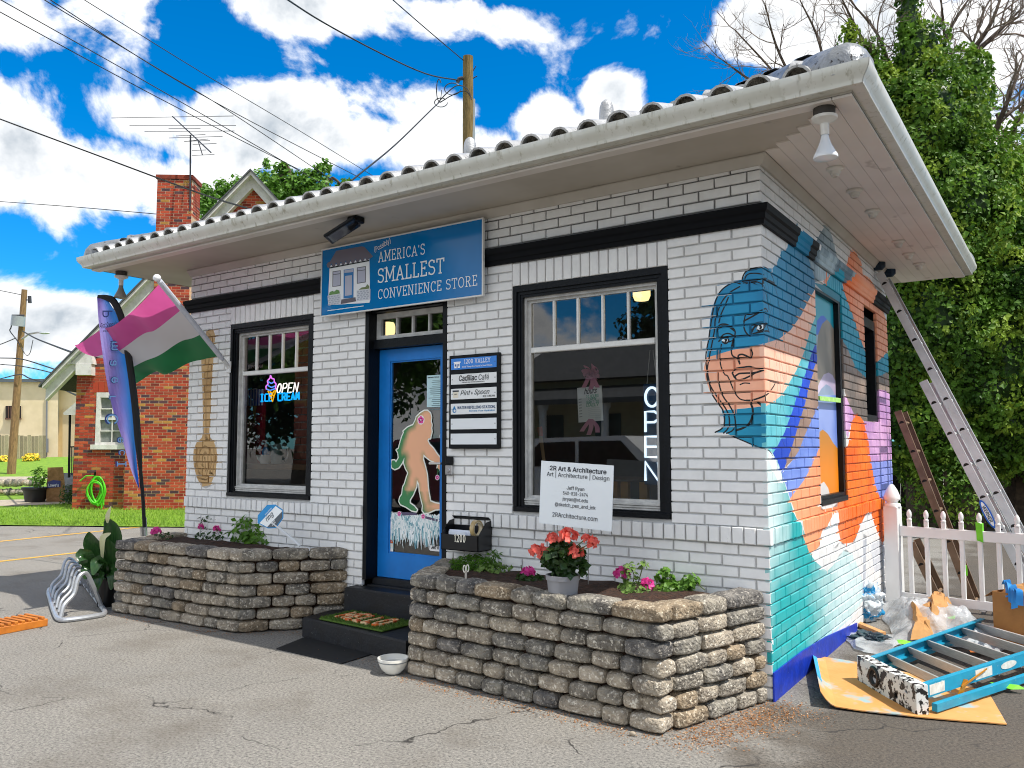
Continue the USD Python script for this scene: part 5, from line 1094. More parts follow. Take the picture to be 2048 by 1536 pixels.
F = [(i * 9 + j, i * 9 + j + 1, (i + 1) * 9 + j + 1, (i + 1) * 9 + j) for i in range(len(Ls) - 1) for j in range(8)]
mb = MB(); mb.add((V, F), np.array(C)); mb.build('fabric', M['print'], t, col=True)
def at3(u, v, o): return dp(u, v, D0 - o)
mb = MB()
for k, (ch, u, v, h) in enumerate((('m', 236, 692, .10), ('a', 233, 726, .10), ('e', 236, 760, .10), ('r', 232, 795, .10), ('C', 236, 838, .13), ('e', 247, 880, .09), ('c', 250, 905, .09), ('I', 253, 928, .11), ('P', 225, 628, .10))):
    fx, fy = -UPV, -RGT; put_text(mb, ch, h, at3(u, v, .055), fx, fy, -FWD, 'c', False); mb.build('letter_outline', M.setdefault('bo', mat('banner_outline', '2a3f86') if 'bo' not in M else None), t); mb = MB()
for k, (ch, u, v, h) in enumerate((('m', 236, 692, .085), ('a', 233, 726, .085), ('e', 236, 760, .085), ('r', 232, 795, .085), ('C', 236, 838, .11), ('e', 247, 880, .075), ('c', 250, 905, .075), ('I', 253, 928, .095))): put_text(mb, ch, h, at3(u, v, .058), -UPV, -RGT, -FWD, 'c', False); mb.build('letter_fill', M.setdefault('bf', mat('banner_letter_blue', '7fb4ea') if 'bf' not in M else None), t); mb = MB()
mb = MB(); put_text(mb, "Pint Spoon's", .05, at3(199, 657, .06), unit(RGT + UPV * .14), UPV, -FWD, 'l', False, .3, fit=.17); put_text(mb, '2023', .02, at3(206, 664, .06), RGT, UPV, -FWD, 'l', False); mb.build('shop_name', mat('banner_ink', '141830'), t)
pole = [(289, 1062), (286, 1000), (281, 940), (276, 880), (271, 820), (264, 760), (255, 700), (244, 640), (228, 604), (212, 595), (196, 593)]
mb = MB(); mb.add(tube([dp(u, v, D0 - .01) for u, v in smoothline([(u, v, 0) for u, v in pole], 5)[:, :2]], np.interp(np.linspace(0, 1, 51), [0, .2, .3, .85, 1], [.018, .018, .034, .034, .016]), 8)); mb.build('pole_sleeve', mat('banner_black', '0c0c10', rough=.6), t)
mb = MB(); mb.add(tube([dp(292, 1035, D0), dp(294, 1070, D0)], .006, 6)); mb.add(tube([dp(286, 1055, D0 - .05), dp(287, 1072, D0 - .05)], .03, 10)); mb.build('ground_spike', M['steel'], t)
# ================================================================ what shows in the windows
def neon(name, label, cat, parts):
    t = thing(name, label, cat)
    for nm, mt_, polys, r in parts:
        mb = MB()
        for q in polys: mb.add(tube(q, r, 6))
        mb.build(nm, mt_, t)
    return t
yn = .16
def P2(*pts): return [fr(u, v, yn) for u, v in pts]
def glyphs(word, x, z, h, sl=0.0, y=yn, sp=.3, wk=.6):
    g = {'O': [[(.5 + .5 * math.cos(a), .5 + .5 * math.sin(a)) for a in np.linspace(0, 2 * np.pi, 19)]], 'P': [[(0, 0), (0, 1), (.7, 1), (1, .85), (1, .62), (.7, .48), (0, .48)]], 'E': [[(1, 0), (0, 0), (0, 1), (1, 1)], [(0, .5), (.85, .5)]], 'N': [[(0, 0), (0, 1), (1, 0), (1, 1)]],
         'I': [[(.5, 0), (.5, 1)], [(.2, 1), (.8, 1)], [(.2, 0), (.8, 0)]], 'C': [[(1, 1), (.2, 1), (0, .85), (0, .15), (.2, 0), (1, 0)]], 'R': [[(0, 0), (0, 1), (.8, 1), (1, .8), (.8, .5), (0, .5)], [(.5, .5), (1, 0)]], 'A': [[(0, 0), (.5, 1), (1, 0)], [(.2, .4), (.8, .4)]], 'M': [[(0, 0), (.1, 1), (.5, .3), (.9, 1), (1, 0)]]}
    out = []
    for ch in word:
        if ch != ' ':
            for q in g[ch]: out.append([np.array([x + (a * wk + b * sl) * h, y, z + b * h]) for a, b in q])
        x += h * (wk + sp)
    return out
zi = fr(520, 803, yn)[2]; xi = fr(521, 803, yn)[0]; xe = fr(598, 803, yn)[0]; hi = fr(521, 789, yn)[2] - zi
gl = glyphs('ICE CREAM', 0, 0, 1); wtot = max(p[0] for q in gl for p in q)
gl = [[np.array([xi + p[0] * (xe - xi) / wtot, yn, zi + p[2] * hi]) for p in q] for q in gl]
zo, xo, xo2 = fr(553, 786, yn)[2], fr(553, 786, yn)[0], fr(597, 780, yn)[0]; ho = fr(553, 768, yn)[2] - zo
go = glyphs('OPEN', 0, 0, 1, .25); wt_ = max(p[0] for q in go for p in q); go = [[np.array([xo + p[0] * (xo2 - xo) / wt_, yn, zo + p[2] * ho]) for p in q] for q in go]
sw1 = [P2((533, 778), (540, 781), (551, 777)), P2((534, 770), (543, 775), (552, 771)), P2((536, 763), (543, 767), (549, 763))]; sw2 = [smoothline(P2((533, 779), (532, 773), (536, 768), (535, 762), (540, 756), (541, 751), (544, 757), (548, 758), (549, 764), (552, 768), (551, 775), (553, 779)), 4)]
cn = [P2((536, 782), (545, 803), (552, 780)), P2((540, 783), (548, 793)), P2((549, 781), (541, 793)), P2((543, 784), (543, 797))]
neon('neon_sign', 'lit neon sign reading OPEN ICE CREAM with a cone in the left window', 'neon sign', [('blue_tube', glow('neon_cyan', '12a8ff', .55), gl, .008), ('white_tube', glow('neon_white', 'fff6f0', .6), go, .006), ('swirl_tube', glow('neon_blue', '5a90ff', .55), sw1, .006), ('pink_tube', glow('neon_pink', 'f080ff', .5), sw2, .006), ('cone_tube', glow('neon_yellow', 'ffb81a', .45), cn, .006)])
ledp = []
for ch, v0, v1 in (('O', 775, 813), ('P', 823, 864), ('E', 873, 914), ('N', 924, 962)):
    za, zb = fr(1303, v1, yn)[2], fr(1303, v0, yn)[2]; x0, x1 = fr(1291, v1, yn)[0], fr(1317, v1, yn)[0]
    for q in glyphs(ch, 0, 0, 1): ledp.append([np.array([x0 + p[0] / .6 * (x1 - x0), yn, za + p[2] * (zb - za)]) for p in q])
op = neon('open_sign', 'vertical lit white OPEN sign hanging in the right shop window', 'neon sign', [('letter_tube', glow('led_white', 'd4ecff', .6), ledp, .009)])
mb = MB(); mb.add(tube(P2((1300, 700), (1294, 768)), .002, 4)); mb.add(tube(P2((1306, 700), (1314, 768)), .002, 4)); mb.build('cord', M['sash'], op)
mb = MB(); a, b = fr(1286, 768, yn + .012), fr(1322, 970, yn + .012); mb.add(cbx(a[0], yn + .012, b[2], b[0], yn + .018, a[2], .002)); mb.build('backing', mat('clear_backing', '12304a', rough=.1), op)
# hours board with a pink bow
t = thing('hours_board', 'white opening hours board with green handwriting hanging in the right window', 'sign'); A = [fr(u, v, .17) for u, v in ((1154, 776), (1201, 771), (1206, 841), (1157, 845))]; o = A[3]; ax = unit(A[2] - A[3]); ay = unit(np.cross((0, -1, 0), ax)) * -1; ay = unit(A[0] - A[3]); W, Hh = np.linalg.norm(A[2] - A[3]), np.linalg.norm(A[0] - A[3]); nn = unit(np.cross(ax, ay))
mb = MB(); mb.add(xf(bx(0, 0, -.006, W, Hh, 0), o, ax, ay, nn)); mb.build('board', mat('board_white', 'e8eae8', rough=.4), t)
mb = MB(); put_text(mb, 'hours', .038, o + ax * W * .55 + ay * Hh * .80 + nn * .001, ax, ay, nn, 'c', True, .3, fit=W * .5, col=lin('15181c'))
for k, s in enumerate(('10 HOURS', 'OPEN', '8am - 10', 'DAILY')): put_text(mb, s, .022, o + ax * W * .62 + ay * Hh * (.68 - k * .085) + nn * .001, ax, ay, nn, 'c', False, .1, fit=W * (.5 if k != 1 else .3), col=lin('17a07a'))
for k in range(7): mb.add(xf(bx(W * .05, Hh * (.66 - .085 * k), .0008, W * .17, Hh * (.675 - .085 * k), .001), o, ax, ay, nn), lin('5a5f62')); mb.add(xf(bx(W * .42, Hh * (.38 - .055 * k) if k < 5 else Hh * .1, .0008, W * .92, Hh * (.383 - .055 * k) if k < 5 else Hh * .103, .001), o, ax, ay, nn), lin('8a9094'))
mb.build('writing', M['print'], t, col=True)
bwt = thing('ribbon_bow', 'pink ribbon bow tied above the opening hours board', 'ribbon'); mb = MB(); rr = np.random.default_rng(4); c = fr(1181, 745, .16)
for k in range(9):
    a = rr.uniform(0, 2 * np.pi); th = np.linspace(0, np.pi * 1.9, 12); R = .045
    pth = [c + np.array([math.cos(a) * R * (1 - math.cos(x)) * .7, .02 * math.sin(x * 2), math.sin(a) * R * (1 - math.cos(x)) * .55 + .02 * math.sin(x)]) for x in th]
    V, F = [], []
    for i, q in enumerate(pth): V += [q + np.array([0, -.012, .008]), q + np.array([0, .012, -.008])]
    F = [(2 * i, 2 * i + 1, 2 * i + 3, 2 * i + 2) for i in range(len(pth) - 1)]; mb.add((V, F))
for du, dv in ((-14, 30), (0, 34), (14, 30), (-18, 118), (-4, 125), (14, 120)):
    s0 = c if dv < 60 else fr(1181, 838, .165); e_ = fr(1181 + du, 745 + dv, .165); mid = (s0 + e_) / 2 + (rr.uniform(-.02, .02), 0, 0); pth = smoothline([s0, mid, e_], 6); V = [x for q in pth for x in (q + (-.017, 0, 0), q + (.017, .004, 0))]; mb.add((V, [(2 * i, 2 * i + 1, 2 * i + 3, 2 * i + 2) for i in range(len(pth) - 1)]))
mb.build('ribbon', mat('pink_ribbon', (.72, .30, .45), (.62, .24, .38), rough=.4, trans=.2), bwt)
# lamps inside: two seen lit, the third added out of view for fill
M['lampglow'] = glow('ceiling_lamp_glow', 'ffdf9c', .62)
for x, y, lab in ((fr(777, 640, .62)[0], .62, 'small lit ceiling lamp seen through the transom over the door'), (fr(1283, 575, .40)[0], .40, 'lit ceiling lamp seen in the top of the right window'), (-3.85, .30, 'added ceiling lamp out of view, lighting the shop beside the left window')):
    t = thing('ceiling_lamp', lab, 'lamp'); mb = MB(); mb.add(lathe([(0, 2.62), (.05, 2.63), (.062, 2.66), (.062, 2.72), (.05, 2.75), (0, 2.75)], 16, (x, y, -.12 if x > -1 else -.14))); mb.build('diffuser', M['lampglow'], t, smooth=40); mb = MB(); mb.add(tube([(x, y, 2.62), (x, y, SOF - .12)], .012, 8)); mb.build('rod', M['black'], t)
for x_, y_, i_ in ((-3.85, .34, 9.0), (fr(1283, 575, .40)[0], .75, 7.0)):       # added unseen fill for the left window, then the right window's lit lamp
    sl_ = UsdLux.SphereLight.Define(stage, upath(None, 'ceiling_lamp_light')); sl_.CreateRadiusAttr(.06); sl_.CreateIntensityAttr(i_); sl_.CreateColorAttr(Gf.Vec3f(1, .86, .66)); sl_.AddTranslateOp().Set(Gf.Vec3d(float(x_), float(y_), 2.50))
# left window: poster column, counter, bottle, bowl, pitcher
t = thing('cone_poster', 'tall red ice cream cone advertising panel inside the left window', 'poster'); A = [fr(u, v, .30) for u, v in ((494, 780), (527, 784), (526, 930), (490, 930))]
x0, x1, z0, z1 = A[3][0], A[1][0], A[3][2], A[0][2]; mb = MB(); mb.add(bx(x0, .30, z0, x1, .33, z1)); mb.build('panel', mat('poster_red', '8a1030', '7a0c28', rough=.4), t); mb = MB()
for k in range(6): mb.add(bx(x0 + (x1 - x0) * k / 6, .293, z1 - .16, x0 + (x1 - x0) * (k + .5) / 6, .298, z1), lin('2b4a9a')); mb.add(bx(x0 + (x1 - x0) * (k + .5) / 6, .293, z1 - .16, x0 + (x1 - x0) * (k + 1) / 6, .298, z1), lin('d8d4dc'))
xm = (x0 + x1) / 2; mb.add(prism(Polygon([(xm - .04, z0 + .62), (xm + .04, z0 + .62), (xm, z0 + .42)]), (0, .299, 0), XA, ZA, 0, .003), lin('c89040')); mb.add(prism(Point(xm, z0 + .68).buffer(.075), (0, .299, 0), XA, ZA, 0, .004), lin('e8dcd0')); put_text(mb, 'CUPS', .05, (xm, .296, z0 + .22), XA, ZA, (0, -1, 0), 'c', True, col=lin('d8c8d0')); put_text(mb, 'ICE CREAM', .03, (xm, .296, z0 + .95), XA, ZA, (0, -1, 0), 'c', True, col=lin('e0c0c8')); mb.build('poster_print', M['print'], t, col=True)
t = thing('shop_counter', 'wooden counter shelf inside the left window with small items on it', 'counter'); za = fr(560, 928, .28)[2]; mb = MB(); mb.add(cbx(-5.6, .215, za - .05, -4.0, .46, za, .006)); mb.build('top', mat('counter_wood', '6a5138', '52402e', rough=.5, scale=9), t); mb = MB(); mb.add(bx(-5.55, .26, .41, -4.05, .45, za - .05)); mb.build('front', M['dark'], t)
t = thing('soap_bottle', 'clear blue soap bottle with white pump on the shop counter', 'bottle'); c = fr(531, 926, .27); c[2] = za; mb = MB(); mb.add(lathe([(0, 0), (.035, 0), (.036, .13), (.02, .155), (.012, .16)], 14, c)); mb.build('body', mat('blue_soap', '3f78a8', rough=.1), t, smooth=40); mb = MB(); mb.add(lathe([(.014, .16), (.014, .185), (.005, .185), (.005, .22)], 10, c)); mb.add(bx(c[0] - .05, c[1] - .006, c[2] + .215, c[0] + .01, c[1] + .006, c[2] + .228)); mb.build('pump', M['whitepaint'], t)
t = thing('bowl', 'small white bowl on the shop counter behind the left window', 'bowl'); c = fr(530, 932, .25); c[2] = za; mb = MB(); mb.add(lathe([(0, .002), (.04, .002), (.075, .05), (.082, .085), (.074, .085), (.03, .02), (0, .02)], 18, c)); mb.build('shell', M['whitepaint'], t, smooth=40)
t = thing('glass_pitcher', 'clear glass pitcher on the shop counter behind the left window', 'pitcher'); c = fr(556, 930, .27); c[2] = za; mb = MB(); mb.add(lathe([(0, .003), (.065, .003), (.072, .17), (.075, .19), (.071, .19), (.068, .17), (.061, .01), (0, .01)], 18, c)); mb.build('body', mat('pitcher_glass', '74868a', '5f7276', rough=.08), t, smooth=40); mb = MB(); mb.add(tube(smoothline([c + (.07, 0, .16), c + (.13, 0, .15), c + (.13, 0, .06), c + (.07, 0, .03)], 5), .008, 6)); mb.build('handle', M['sash'], t)
t = thing('brick_pillar', 'red brick pillar inside the shop at the right of the left window', 'pillar'); x0, x1 = fr(590, 800, .48)[0], fr(640, 800, .48)[0]; mb = MB(); mb.add(bx(x0, .48, .41, x1 + .3, .8, SOF - .13)); pr = mb.build('core', M['mortar'], t)
for k in range(36):
    z = .42 + k * .072
    for j in range(4):
        xa = x0 + (j - (k % 2) * .5) * .21; xb = xa + .2; xa, xb = max(xa, x0), min(xb, x1 + .3)
        if xb - xa > .03: mb = MB(); mb.add(bx(xa, .472, z, xb, .479, z + .06)); mb.build('brick', mat('pillar_brick', '8a4632', '6e3526', rough=.8, scale=9) if 'pb' not in M else M['pb'], t); M.setdefault('pb', UsdShade.Material.Get(stage, '/World/Looks/pillar_brick'))
# right window: shelf things
t = thing('display_table', 'yellow legged display table inside the right shop window', 'table'); za = fr(1240, 955, .6)[2]; mb = MB(); mb.add(cbx(-1.75, .4, za - .02, -.7, .8, za, .004)); mb.build('top', mat('dark_wood', '4a3a2a', '3a2d20'), t)
for u in (1231, 1252, 1120, 1290): x = fr(u, 980, .45)[0]; mb = MB(); mb.add(bx(x - .03, .42, .4, x + .03, .46, za - .02)); mb.build('leg', mat('yellow_wood', 'c0882c', 'a87422', scale=9) if 'yw' not in M else M['yw'], t); M.setdefault('yw', UsdShade.Material.Get(stage, '/World/Looks/yellow_wood'))
t = thing('paint_stick', 'red tipped wooden stick leaning inside the right window', 'stick'); mb = MB(); mb.add(hull([fr(u, v, y) for u, v in ((1075, 857), (1083, 855), (1092, 930), (1086, 930)) for y in (.22, .235)])); mb.build('shaft', mat('stick_wood', 'b09878', 'a08868'), t); mb = MB(); mb.add(hull([fr(u, v, y) for u, v in ((1074, 855), (1084, 853), (1086, 872), (1077, 872)) for y in (.215, .24)])); mb.build('tip', mat('stick_red', 'b85a48'), t)
# painted board in the first side window, dark second window
CR['C7'] = (1560, 560, 6.4)
XB = -.055; y0, y1, z0, z1 = 1.235, 2.08, 1.04, 2.70
mb = MB(); mb.add(sprism(ring(y0 + .003, z0 + .002, y1 - .003, z1 - .002, .05, .06, .07, .075), -.06, .045)); mb.add(cbx(-.05, y0 + .004, z0 + .003, .004, y1 - .004, z0 + .045, .005)); sw = tag(mb.build('window', M['black'], store), 'boarded side window with painted panel')
PN = []
def pn(spec, c): PN.append((pol(on_side(px(spec), XB)), c))
pn('C7 440,100 760,260 740,700 440,700', noisy('12a3b8', '0f97ae', 5)); pn('C7 460,700 475,520 520,460 560,455 600,500 610,540 560,700', '1f5fd0'); pn('C7 470,900 490,690 540,560 600,505 640,550 700,650 760,760 760,1560 470,1560', noisy('a59684', '6d645a', 4))
pn('C7 470,1400 510,1300 560,1210 620,1185 670,1215 715,1300 745,1400 770,1600 470,1600', noisy('d0c2da', 'a99ab8', 4)); pn('C7 480,1480 530,1390 590,1335 640,1360 690,1440 715,1560 480,1560', noisy('9aa9c4', '7484a2', 5)); CR['W3'] = (1500, 780, 2.4)
pn('W3 300,25 445,25 445,240 430,275 415,275 390,240 365,200 345,190 335,200 300,330', noisy('93a6e0', '6f88d0', 4)); pn('W3 320,330 335,200 350,190 375,212 400,255 420,280 435,260 460,235 460,520 320,520', grad('c2802a', 'f08a1a', 'z', 1.55, 1.25)); pn('W3 330,520 340,450 355,440 375,470 385,510', 'dcd6d2')
mb = MB(); R_ = regs(PN); p0 = sbox(y0 + .03, z0 + .03, y1 - .03, z1 - .03)
for i in range(10):
    for j in range(18):
        cell = sbox(y0 + .03 + i * .079, z0 + .03 + j * .089, y0 + .03 + (i + 1) * .079, z0 + .03 + (j + 1) * .089)
        for v, f, c in paint_poly(cell, R_, lin('9aa8b4')): mb.add((np.c_[np.full(len(v), XB), v[:, 0], v[:, 1]], f), c)
mb.build('painted_panel', M['print'], sw, col=True)
tp = [sd(u, v, -.03) for u, v in ((1636, 792), (1684, 797), (1684, 806), (1637, 801))]; mb = MB(); mb.add(hull([q + (d, 0, 0) for q in tp for d in (0, .012)])); mb.build('green_tape', mat('lime_tape', '8fd04a', 'b8e08a', scale=30, rough=.5), sw)
y0, y1, z0, z1 = 2.945, 3.535, 1.70, 2.66
mb = MB(); mb.add(sprism(ring(y0, z0, y1, z1, .05, .05, .06, .09), -.10, .08)); sw2 = tag(mb.build('window', M['black'], store), 'narrow dark side window'); mb = MB(); mb.add(bx(-.108, y0, z0, -.10, y1, z1)); mb.build('pane', mat('dark_glass', '0a0c0e', rough=.08), sw2)
# ================================================================ ground
def asphalt():
    n = {'p': ('principled_bsdf', dict(roughness=.88, specular_ior_level=.35)), 'g': ('geometry', {}), 'sx': ('separate_xyz', {}),
         'big': ('noise_texture', dict(scale=.8, detail=8.0, roughness=.68)), 'grit': ('noise_texture', dict(scale=62.0, detail=4.0, roughness=.85)), 'grit2': ('voronoi_texture', dict(scale=130.0)),
         'wob': ('noise_texture', dict(scale=1.6, detail=5.0)), 'wm': ('vector_math', dict(math_type='multiply_add', vector2=(.9, .9, 0))), 'cr': ('voronoi_texture', dict(feature='distance_to_edge', scale=.62)), 'cw': ('noise_texture', dict(scale=2.0)),
         'crm': ('map_range', dict(from_min=.0010, from_max=.0050, to_min=1, to_max=0, clamp=True)), 'cgate': ('map_range', dict(from_min=.47, from_max=.55, clamp=True)), 'cmul': ('math', dict(math_type='multiply')),
         'side': ('map_range', dict(from_min=-.1, from_max=.7, clamp=True, range_type='smoothstep')), 'sn': ('noise_texture', dict(scale=2.2, detail=6.0)), 'sa': ('math', dict(math_type='multiply_add', value2=1.4)),
         'c1': ('mix_color', dict(a=tuple(lin('74726f')), b=tuple(lin('928e88')))), 'c2': ('mix_color', dict(a=tuple(lin('4d4843')), b=tuple(lin('615a53')))), 'cs': ('mix_color', {}),
         'gr': ('rgb_ramp', dict(ramp=[(0, (.15, .15, .15)), (.38, (.36, .36, .36)), (.47, (.88, .88, .87)), (.56, (1.12, 1.11, 1.09)), (.66, (1.6, 1.57, 1.5)), (1, (2.3, 2.2, 2.1))])), 'gm': ('mix_color', dict(blend_type='multiply', fac=1.0, use_clamp=False)),
         'cc': ('mix_color', dict(b=(.035, .032, .03))), 'dirt': ('noise_texture', dict(scale=1.1, detail=8.0, roughness=.7)), 'dm': ('map_range', dict(from_min=.50, from_max=.70, to_max=.6, clamp=True)), 'dc': ('mix_color', dict(b=tuple(lin('5e564c')))),
         'bp': ('bump', dict(strength=.8, distance=.008))}
    L = [('g.position', 'sx.vector'), ('g.position', 'big.vector'), ('g.position', 'grit.vector'), ('g.position', 'wob.vector'), ('wob.color', 'wm.vector1'), ('g.position', 'wm.vector3'), ('wm.vector', 'cr.vector'), ('cr.distance', 'crm.value'), ('g.position', 'cw.vector'), ('cw.fac', 'cgate.value'), ('crm.result', 'cmul.value1'), ('cgate.result', 'cmul.value2'),
         ('g.position', 'sn.vector'), ('sn.fac', 'sa.value1'), ('sx.x', 'sa.value3'), ('sa.value', 'side.value'), ('big.fac', 'c1.fac'), ('big.fac', 'c2.fac'), ('side.result', 'cs.fac'), ('c1.result', 'cs.a'), ('c2.result', 'cs.b'), ('grit.fac', 'gr.fac'), ('cs.result', 'gm.a'), ('gr.color', 'gm.b'),
         ('g.position', 'dirt.vector'), ('dirt.fac', 'dm.value'), ('dm.result', 'dc.fac'), ('gm.result', 'dc.a'), ('cmul.value', 'cc.fac'), ('dc.result', 'cc.a'), ('cc.result', 'p.base_color'), ('grit.fac', 'bp.height'), ('bp.normal', 'p.normal')]
    n['side'][1].update(from_min=.55, from_max=1.15)
    return usdkit.material(stage, '/World/Looks/asphalt', n, L, surface='p.BSDF')
def sheet(name, pts, z, m, label=None):
    mb = MB(); mb.add(flat(Polygon(pts), (0, 0, z), (1, 0, 0), (0, 1, 0)) if np.ndim(z) == 0 else (pts, [tuple(range(len(pts)))])); return tag(mb.build(name, m), kind='structure')
M['asphalt'] = asphalt()
sheet('ground', [(-400, -400), (400, -400), (400, 400), (-400, 400)], 0.0, M['asphalt'])
def grassmat(nm, a, b): return mat(nm, a, b, rough=.9, scale=5, c3='a5a84a', s3=40, r3=(.58, .70), bump=.8, bscale=50, detail=9, bdist=.05)
M['grass'] = grassmat('lawn_grass', (.12, .25, .015), (.21, .37, .022))
g0, g1 = gd(0, 1052), gd(372, 1056); gdirv = unit(g1 - g0); far_ = np.array([-gdirv[1], gdirv[0], 0])
sheet('lawn', [tuple((g0 - gdirv * 14)[:2]), tuple((g1 + gdirv * 9)[:2]), tuple((g1 + gdirv * 9 + far_ * 40)[:2]), tuple((g0 - gdirv * 14 + far_ * 40)[:2])], .02, M['grass'])
mb = MB(); rr = np.random.default_rng(31); n = 26000; a = rr.uniform(-2.5, 8.5, n); b = rr.uniform(0, 1, n) ** 1.5 * 9; P = g0 + gdirv * a[:, None] + far_ * b[:, None]; P[:, 2] = .02
mb.add(leaf_cloud(P, np.c_[rr.normal(0, 1, n), rr.normal(0, 1, n), np.zeros(n) + .1], .075, rr, .16, 0, -2.5)); tag(mb.build('grass_blades', grassmat('blade_grass', (.15, .30, .018), (.25, .42, .03))), 'short bright green lawn grass before the brick house', 'grass', kind='stuff')
M['concrete'] = mat('path_concrete', 'b0a594', '96897a', rough=.9, scale=6, bump=.3, bscale=60)
pa_, pb_ = [gd(u, v) for u, v in ((-60, 1004), (150, 998), (150, 1010), (-60, 1016))], None
sheet('garden_path', [tuple(p[:2]) for p in pa_], .032, M['concrete'])
M['yellow'] = mat('yellow_line', 'd2a23c', 'a98a4a', rough=.8, scale=18, ramp=(.5, .62))
for k, x in enumerate((-9.85, -12.35)):
    P = [gd(u, v) for u, v in (((-60, 1131), (230, 1098)) if k == 0 else ((-60, 1090), (330, 1050)))]
    sheet('parking_line', [(P[0][0], P[0][1]), (P[1][0], P[1][1]), (P[1][0] - .10, P[1][1]), (P[0][0] - .10, P[0][1])], .004, M['yellow'])
# road, pavement and rising bank at the far left
def band(name, px4, d4, m):
    mb = MB(); mb.add(([dp(u, v, d) for (u, v), d in zip(px4, d4)], [(0, 1, 2, 3)])); return tag(mb.build(name, m), kind='structure')
band('road', [(-120, 989), (230, 985), (230, 962), (-120, 964)], (25, 25, 36, 36), mat('far_road', '6c6b70', '5d5c61', rough=.9, scale=3))
band('pavement', [(-120, 964), (230, 961), (230, 952), (-120, 954)], (36, 36, 38.5, 38.5), M['concrete'])
band('grass_bank', [(-120, 955), (230, 952), (230, 912), (-120, 918)], (38.5, 38.5, 51, 51), M['grass'])
# ================================================================ brick house on the left
HX = unit((.79, .613, 0)); HN = unit((.613, -.79, 0)); HO = gd(260, 1018, .02)
def hp(u, v, off=0.0):
    d = pray(u, v); o = HO + HN * off; t = ((o - CPOS) @ HN) / (d @ HN); return CPOS + d * t
def hl(u, v, off=0.0): p = hp(u, v, off); return ((p - HO) @ HX, p[2])
def hw(s, z, off=0.0): return HO + HX * s + np.array([0, 0, z]) - np.array([0, 0, HO[2]]) + HN * off
house = thing('brick_house', 'red brick house with white gable trim and tall chimney beyond the lawn', 'house')
BR = ['a83c22', '9c3520', 'b1482a', '8f2f1c', 'a04326', 'b8502e', '4a3038', '5a3a3e', 'b0803a', 'a8743a', '7d2a1a', 'ac3f24']
BW = np.array([.13, .12, .12, .1, .1, .08, .07, .05, .05, .04, .07, .07]); BW /= BW.sum()
sL, zE = hl(150, 735); sL2 = hl(148, 1018)[0]; sL = (sL + sL2) / 2; apex = hl(508, 372); wdt = 2 * (apex[0] - sL)
zB = -.02; hs = MB(); visible, hidden = [], MB(); rr = np.random.default_rng(41)
wall_poly = Polygon([(sL, zB), (sL + wdt, zB), (sL + wdt, zE), apex, (sL, zE)])
win = [hl(194, 790), hl(238, 890)]; wx0, wx1, wz0, wz1 = win[0][0], win[0][0] + 1.0, win[1][1], win[0][1] + .06
wall_cut = wall_poly.difference(sbox(wx0, wz0, wx1, wz1))
M['brickmix'] = paint_mat('house_brick', rough=.85, bump=.5, bscale=60, var=.18); M['hmortar'] = mat('house_mortar', 'd8c0a0', 'b89a7c', rough=.9, scale=10)
mb = MB(); mb.add(flat(wall_cut, HO * [1, 1, 0], HX, (0, 0, 1), -.006))
dpt = 9.0
for a_, b_ in (((sL, zB), (sL, zE)), ((sL + wdt, zB), (sL + wdt, zE))): mb.add(([hw(a_[0], a_[1]), hw(b_[0], b_[1]), hw(b_[0], b_[1], -dpt), hw(a_[0], a_[1], -dpt)], [(0, 1, 2, 3)]))
gw = mb.build('gable_wall', M['hmortar'], house)
ch0, ch1 = hl(247, 1000, .25)[0], hl(247, 1000, .25)[0] + 3.3; cs0, cs1 = hl(310, 500, .25)[0], hl(380, 500, .25)[0]; zt_ = hl(340, 358, .25)[1]; zs0, zs1 = hl(250, 775, .25)[1], hl(308, 706, .25)[1]
chim = Polygon([(ch0, zB), (ch1, zB), (ch1, zs0), (cs1 + .02, zs1 + .6), (cs1, zt_), (cs0, zt_), (cs0, zs1), (ch0, zs0)])
cw = MB(); cw.add(prism(chim, HO * [1, 1, 0], HX, (0, 0, 1), -.35, .244)); cm = cw.build('chimney', M['hmortar'], house)
def brickwall(poly, off, parent_key, course=.0677, ln=.2079, store_list=None):
    b = poly.bounds; out = []; k = 0; z = b[1]
    while z < b[3]:
        s = b[0] - (ln / 2 if k % 2 else 0)
        while s < b[2]:
            r = sbox(s + .005, z + .005, s + ln - .005, z + course - .004)
            i = r.intersection(poly) if not poly.contains(r) else r
            if not i.is_empty and i.area > .0012 and i.geom_type == 'Polygon': out.append((i.bounds if i is r else i.bounds, off))
            s += ln
        z += course; k += 1
    return out
def hb(b, off, proud=.006):
    s0, z0, s1, z1 = b; c = lin(BR[rr.choice(len(BR), p=BW)]) * rr.uniform(.85, 1.12); mb = MB(); e = .003; d = proud + rr.uniform(-.001, .002)
    V = [hw(s0, z0, off - .004), hw(s1, z0, off - .004), hw(s1, z1, off - .004), hw(s0, z1, off - .004), hw(s0 + e, z0 + e, off + d), hw(s1 - e, z0 + e, off + d), hw(s1 - e, z1 - e, off + d), hw(s0 + e, z1 - e, off + d)]
    mb.add((V, [(4, 5, 6, 7), (0, 1, 5, 4), (1, 2, 6, 5), (2, 3, 7, 6), (3, 0, 4, 7)]), c); return mb
wb = brickwall(wall_cut.difference(chim.buffer(.0)).intersection(sbox(sL, zB, sL + 6.2, 9)), 0.0, 'w'); cb = brickwall(chim, .244, 'c')
allb = [(b, o, gw) for b, o in wb] + [(b, o, cm) for b, o in cb]
def pix(s, z, off):
    d = hw(s, z, off) - CPOS; k = d @ FWD; return 1024 + FPX * (d @ RGT) / k, 768 - FPX * (d @ UPV) / k
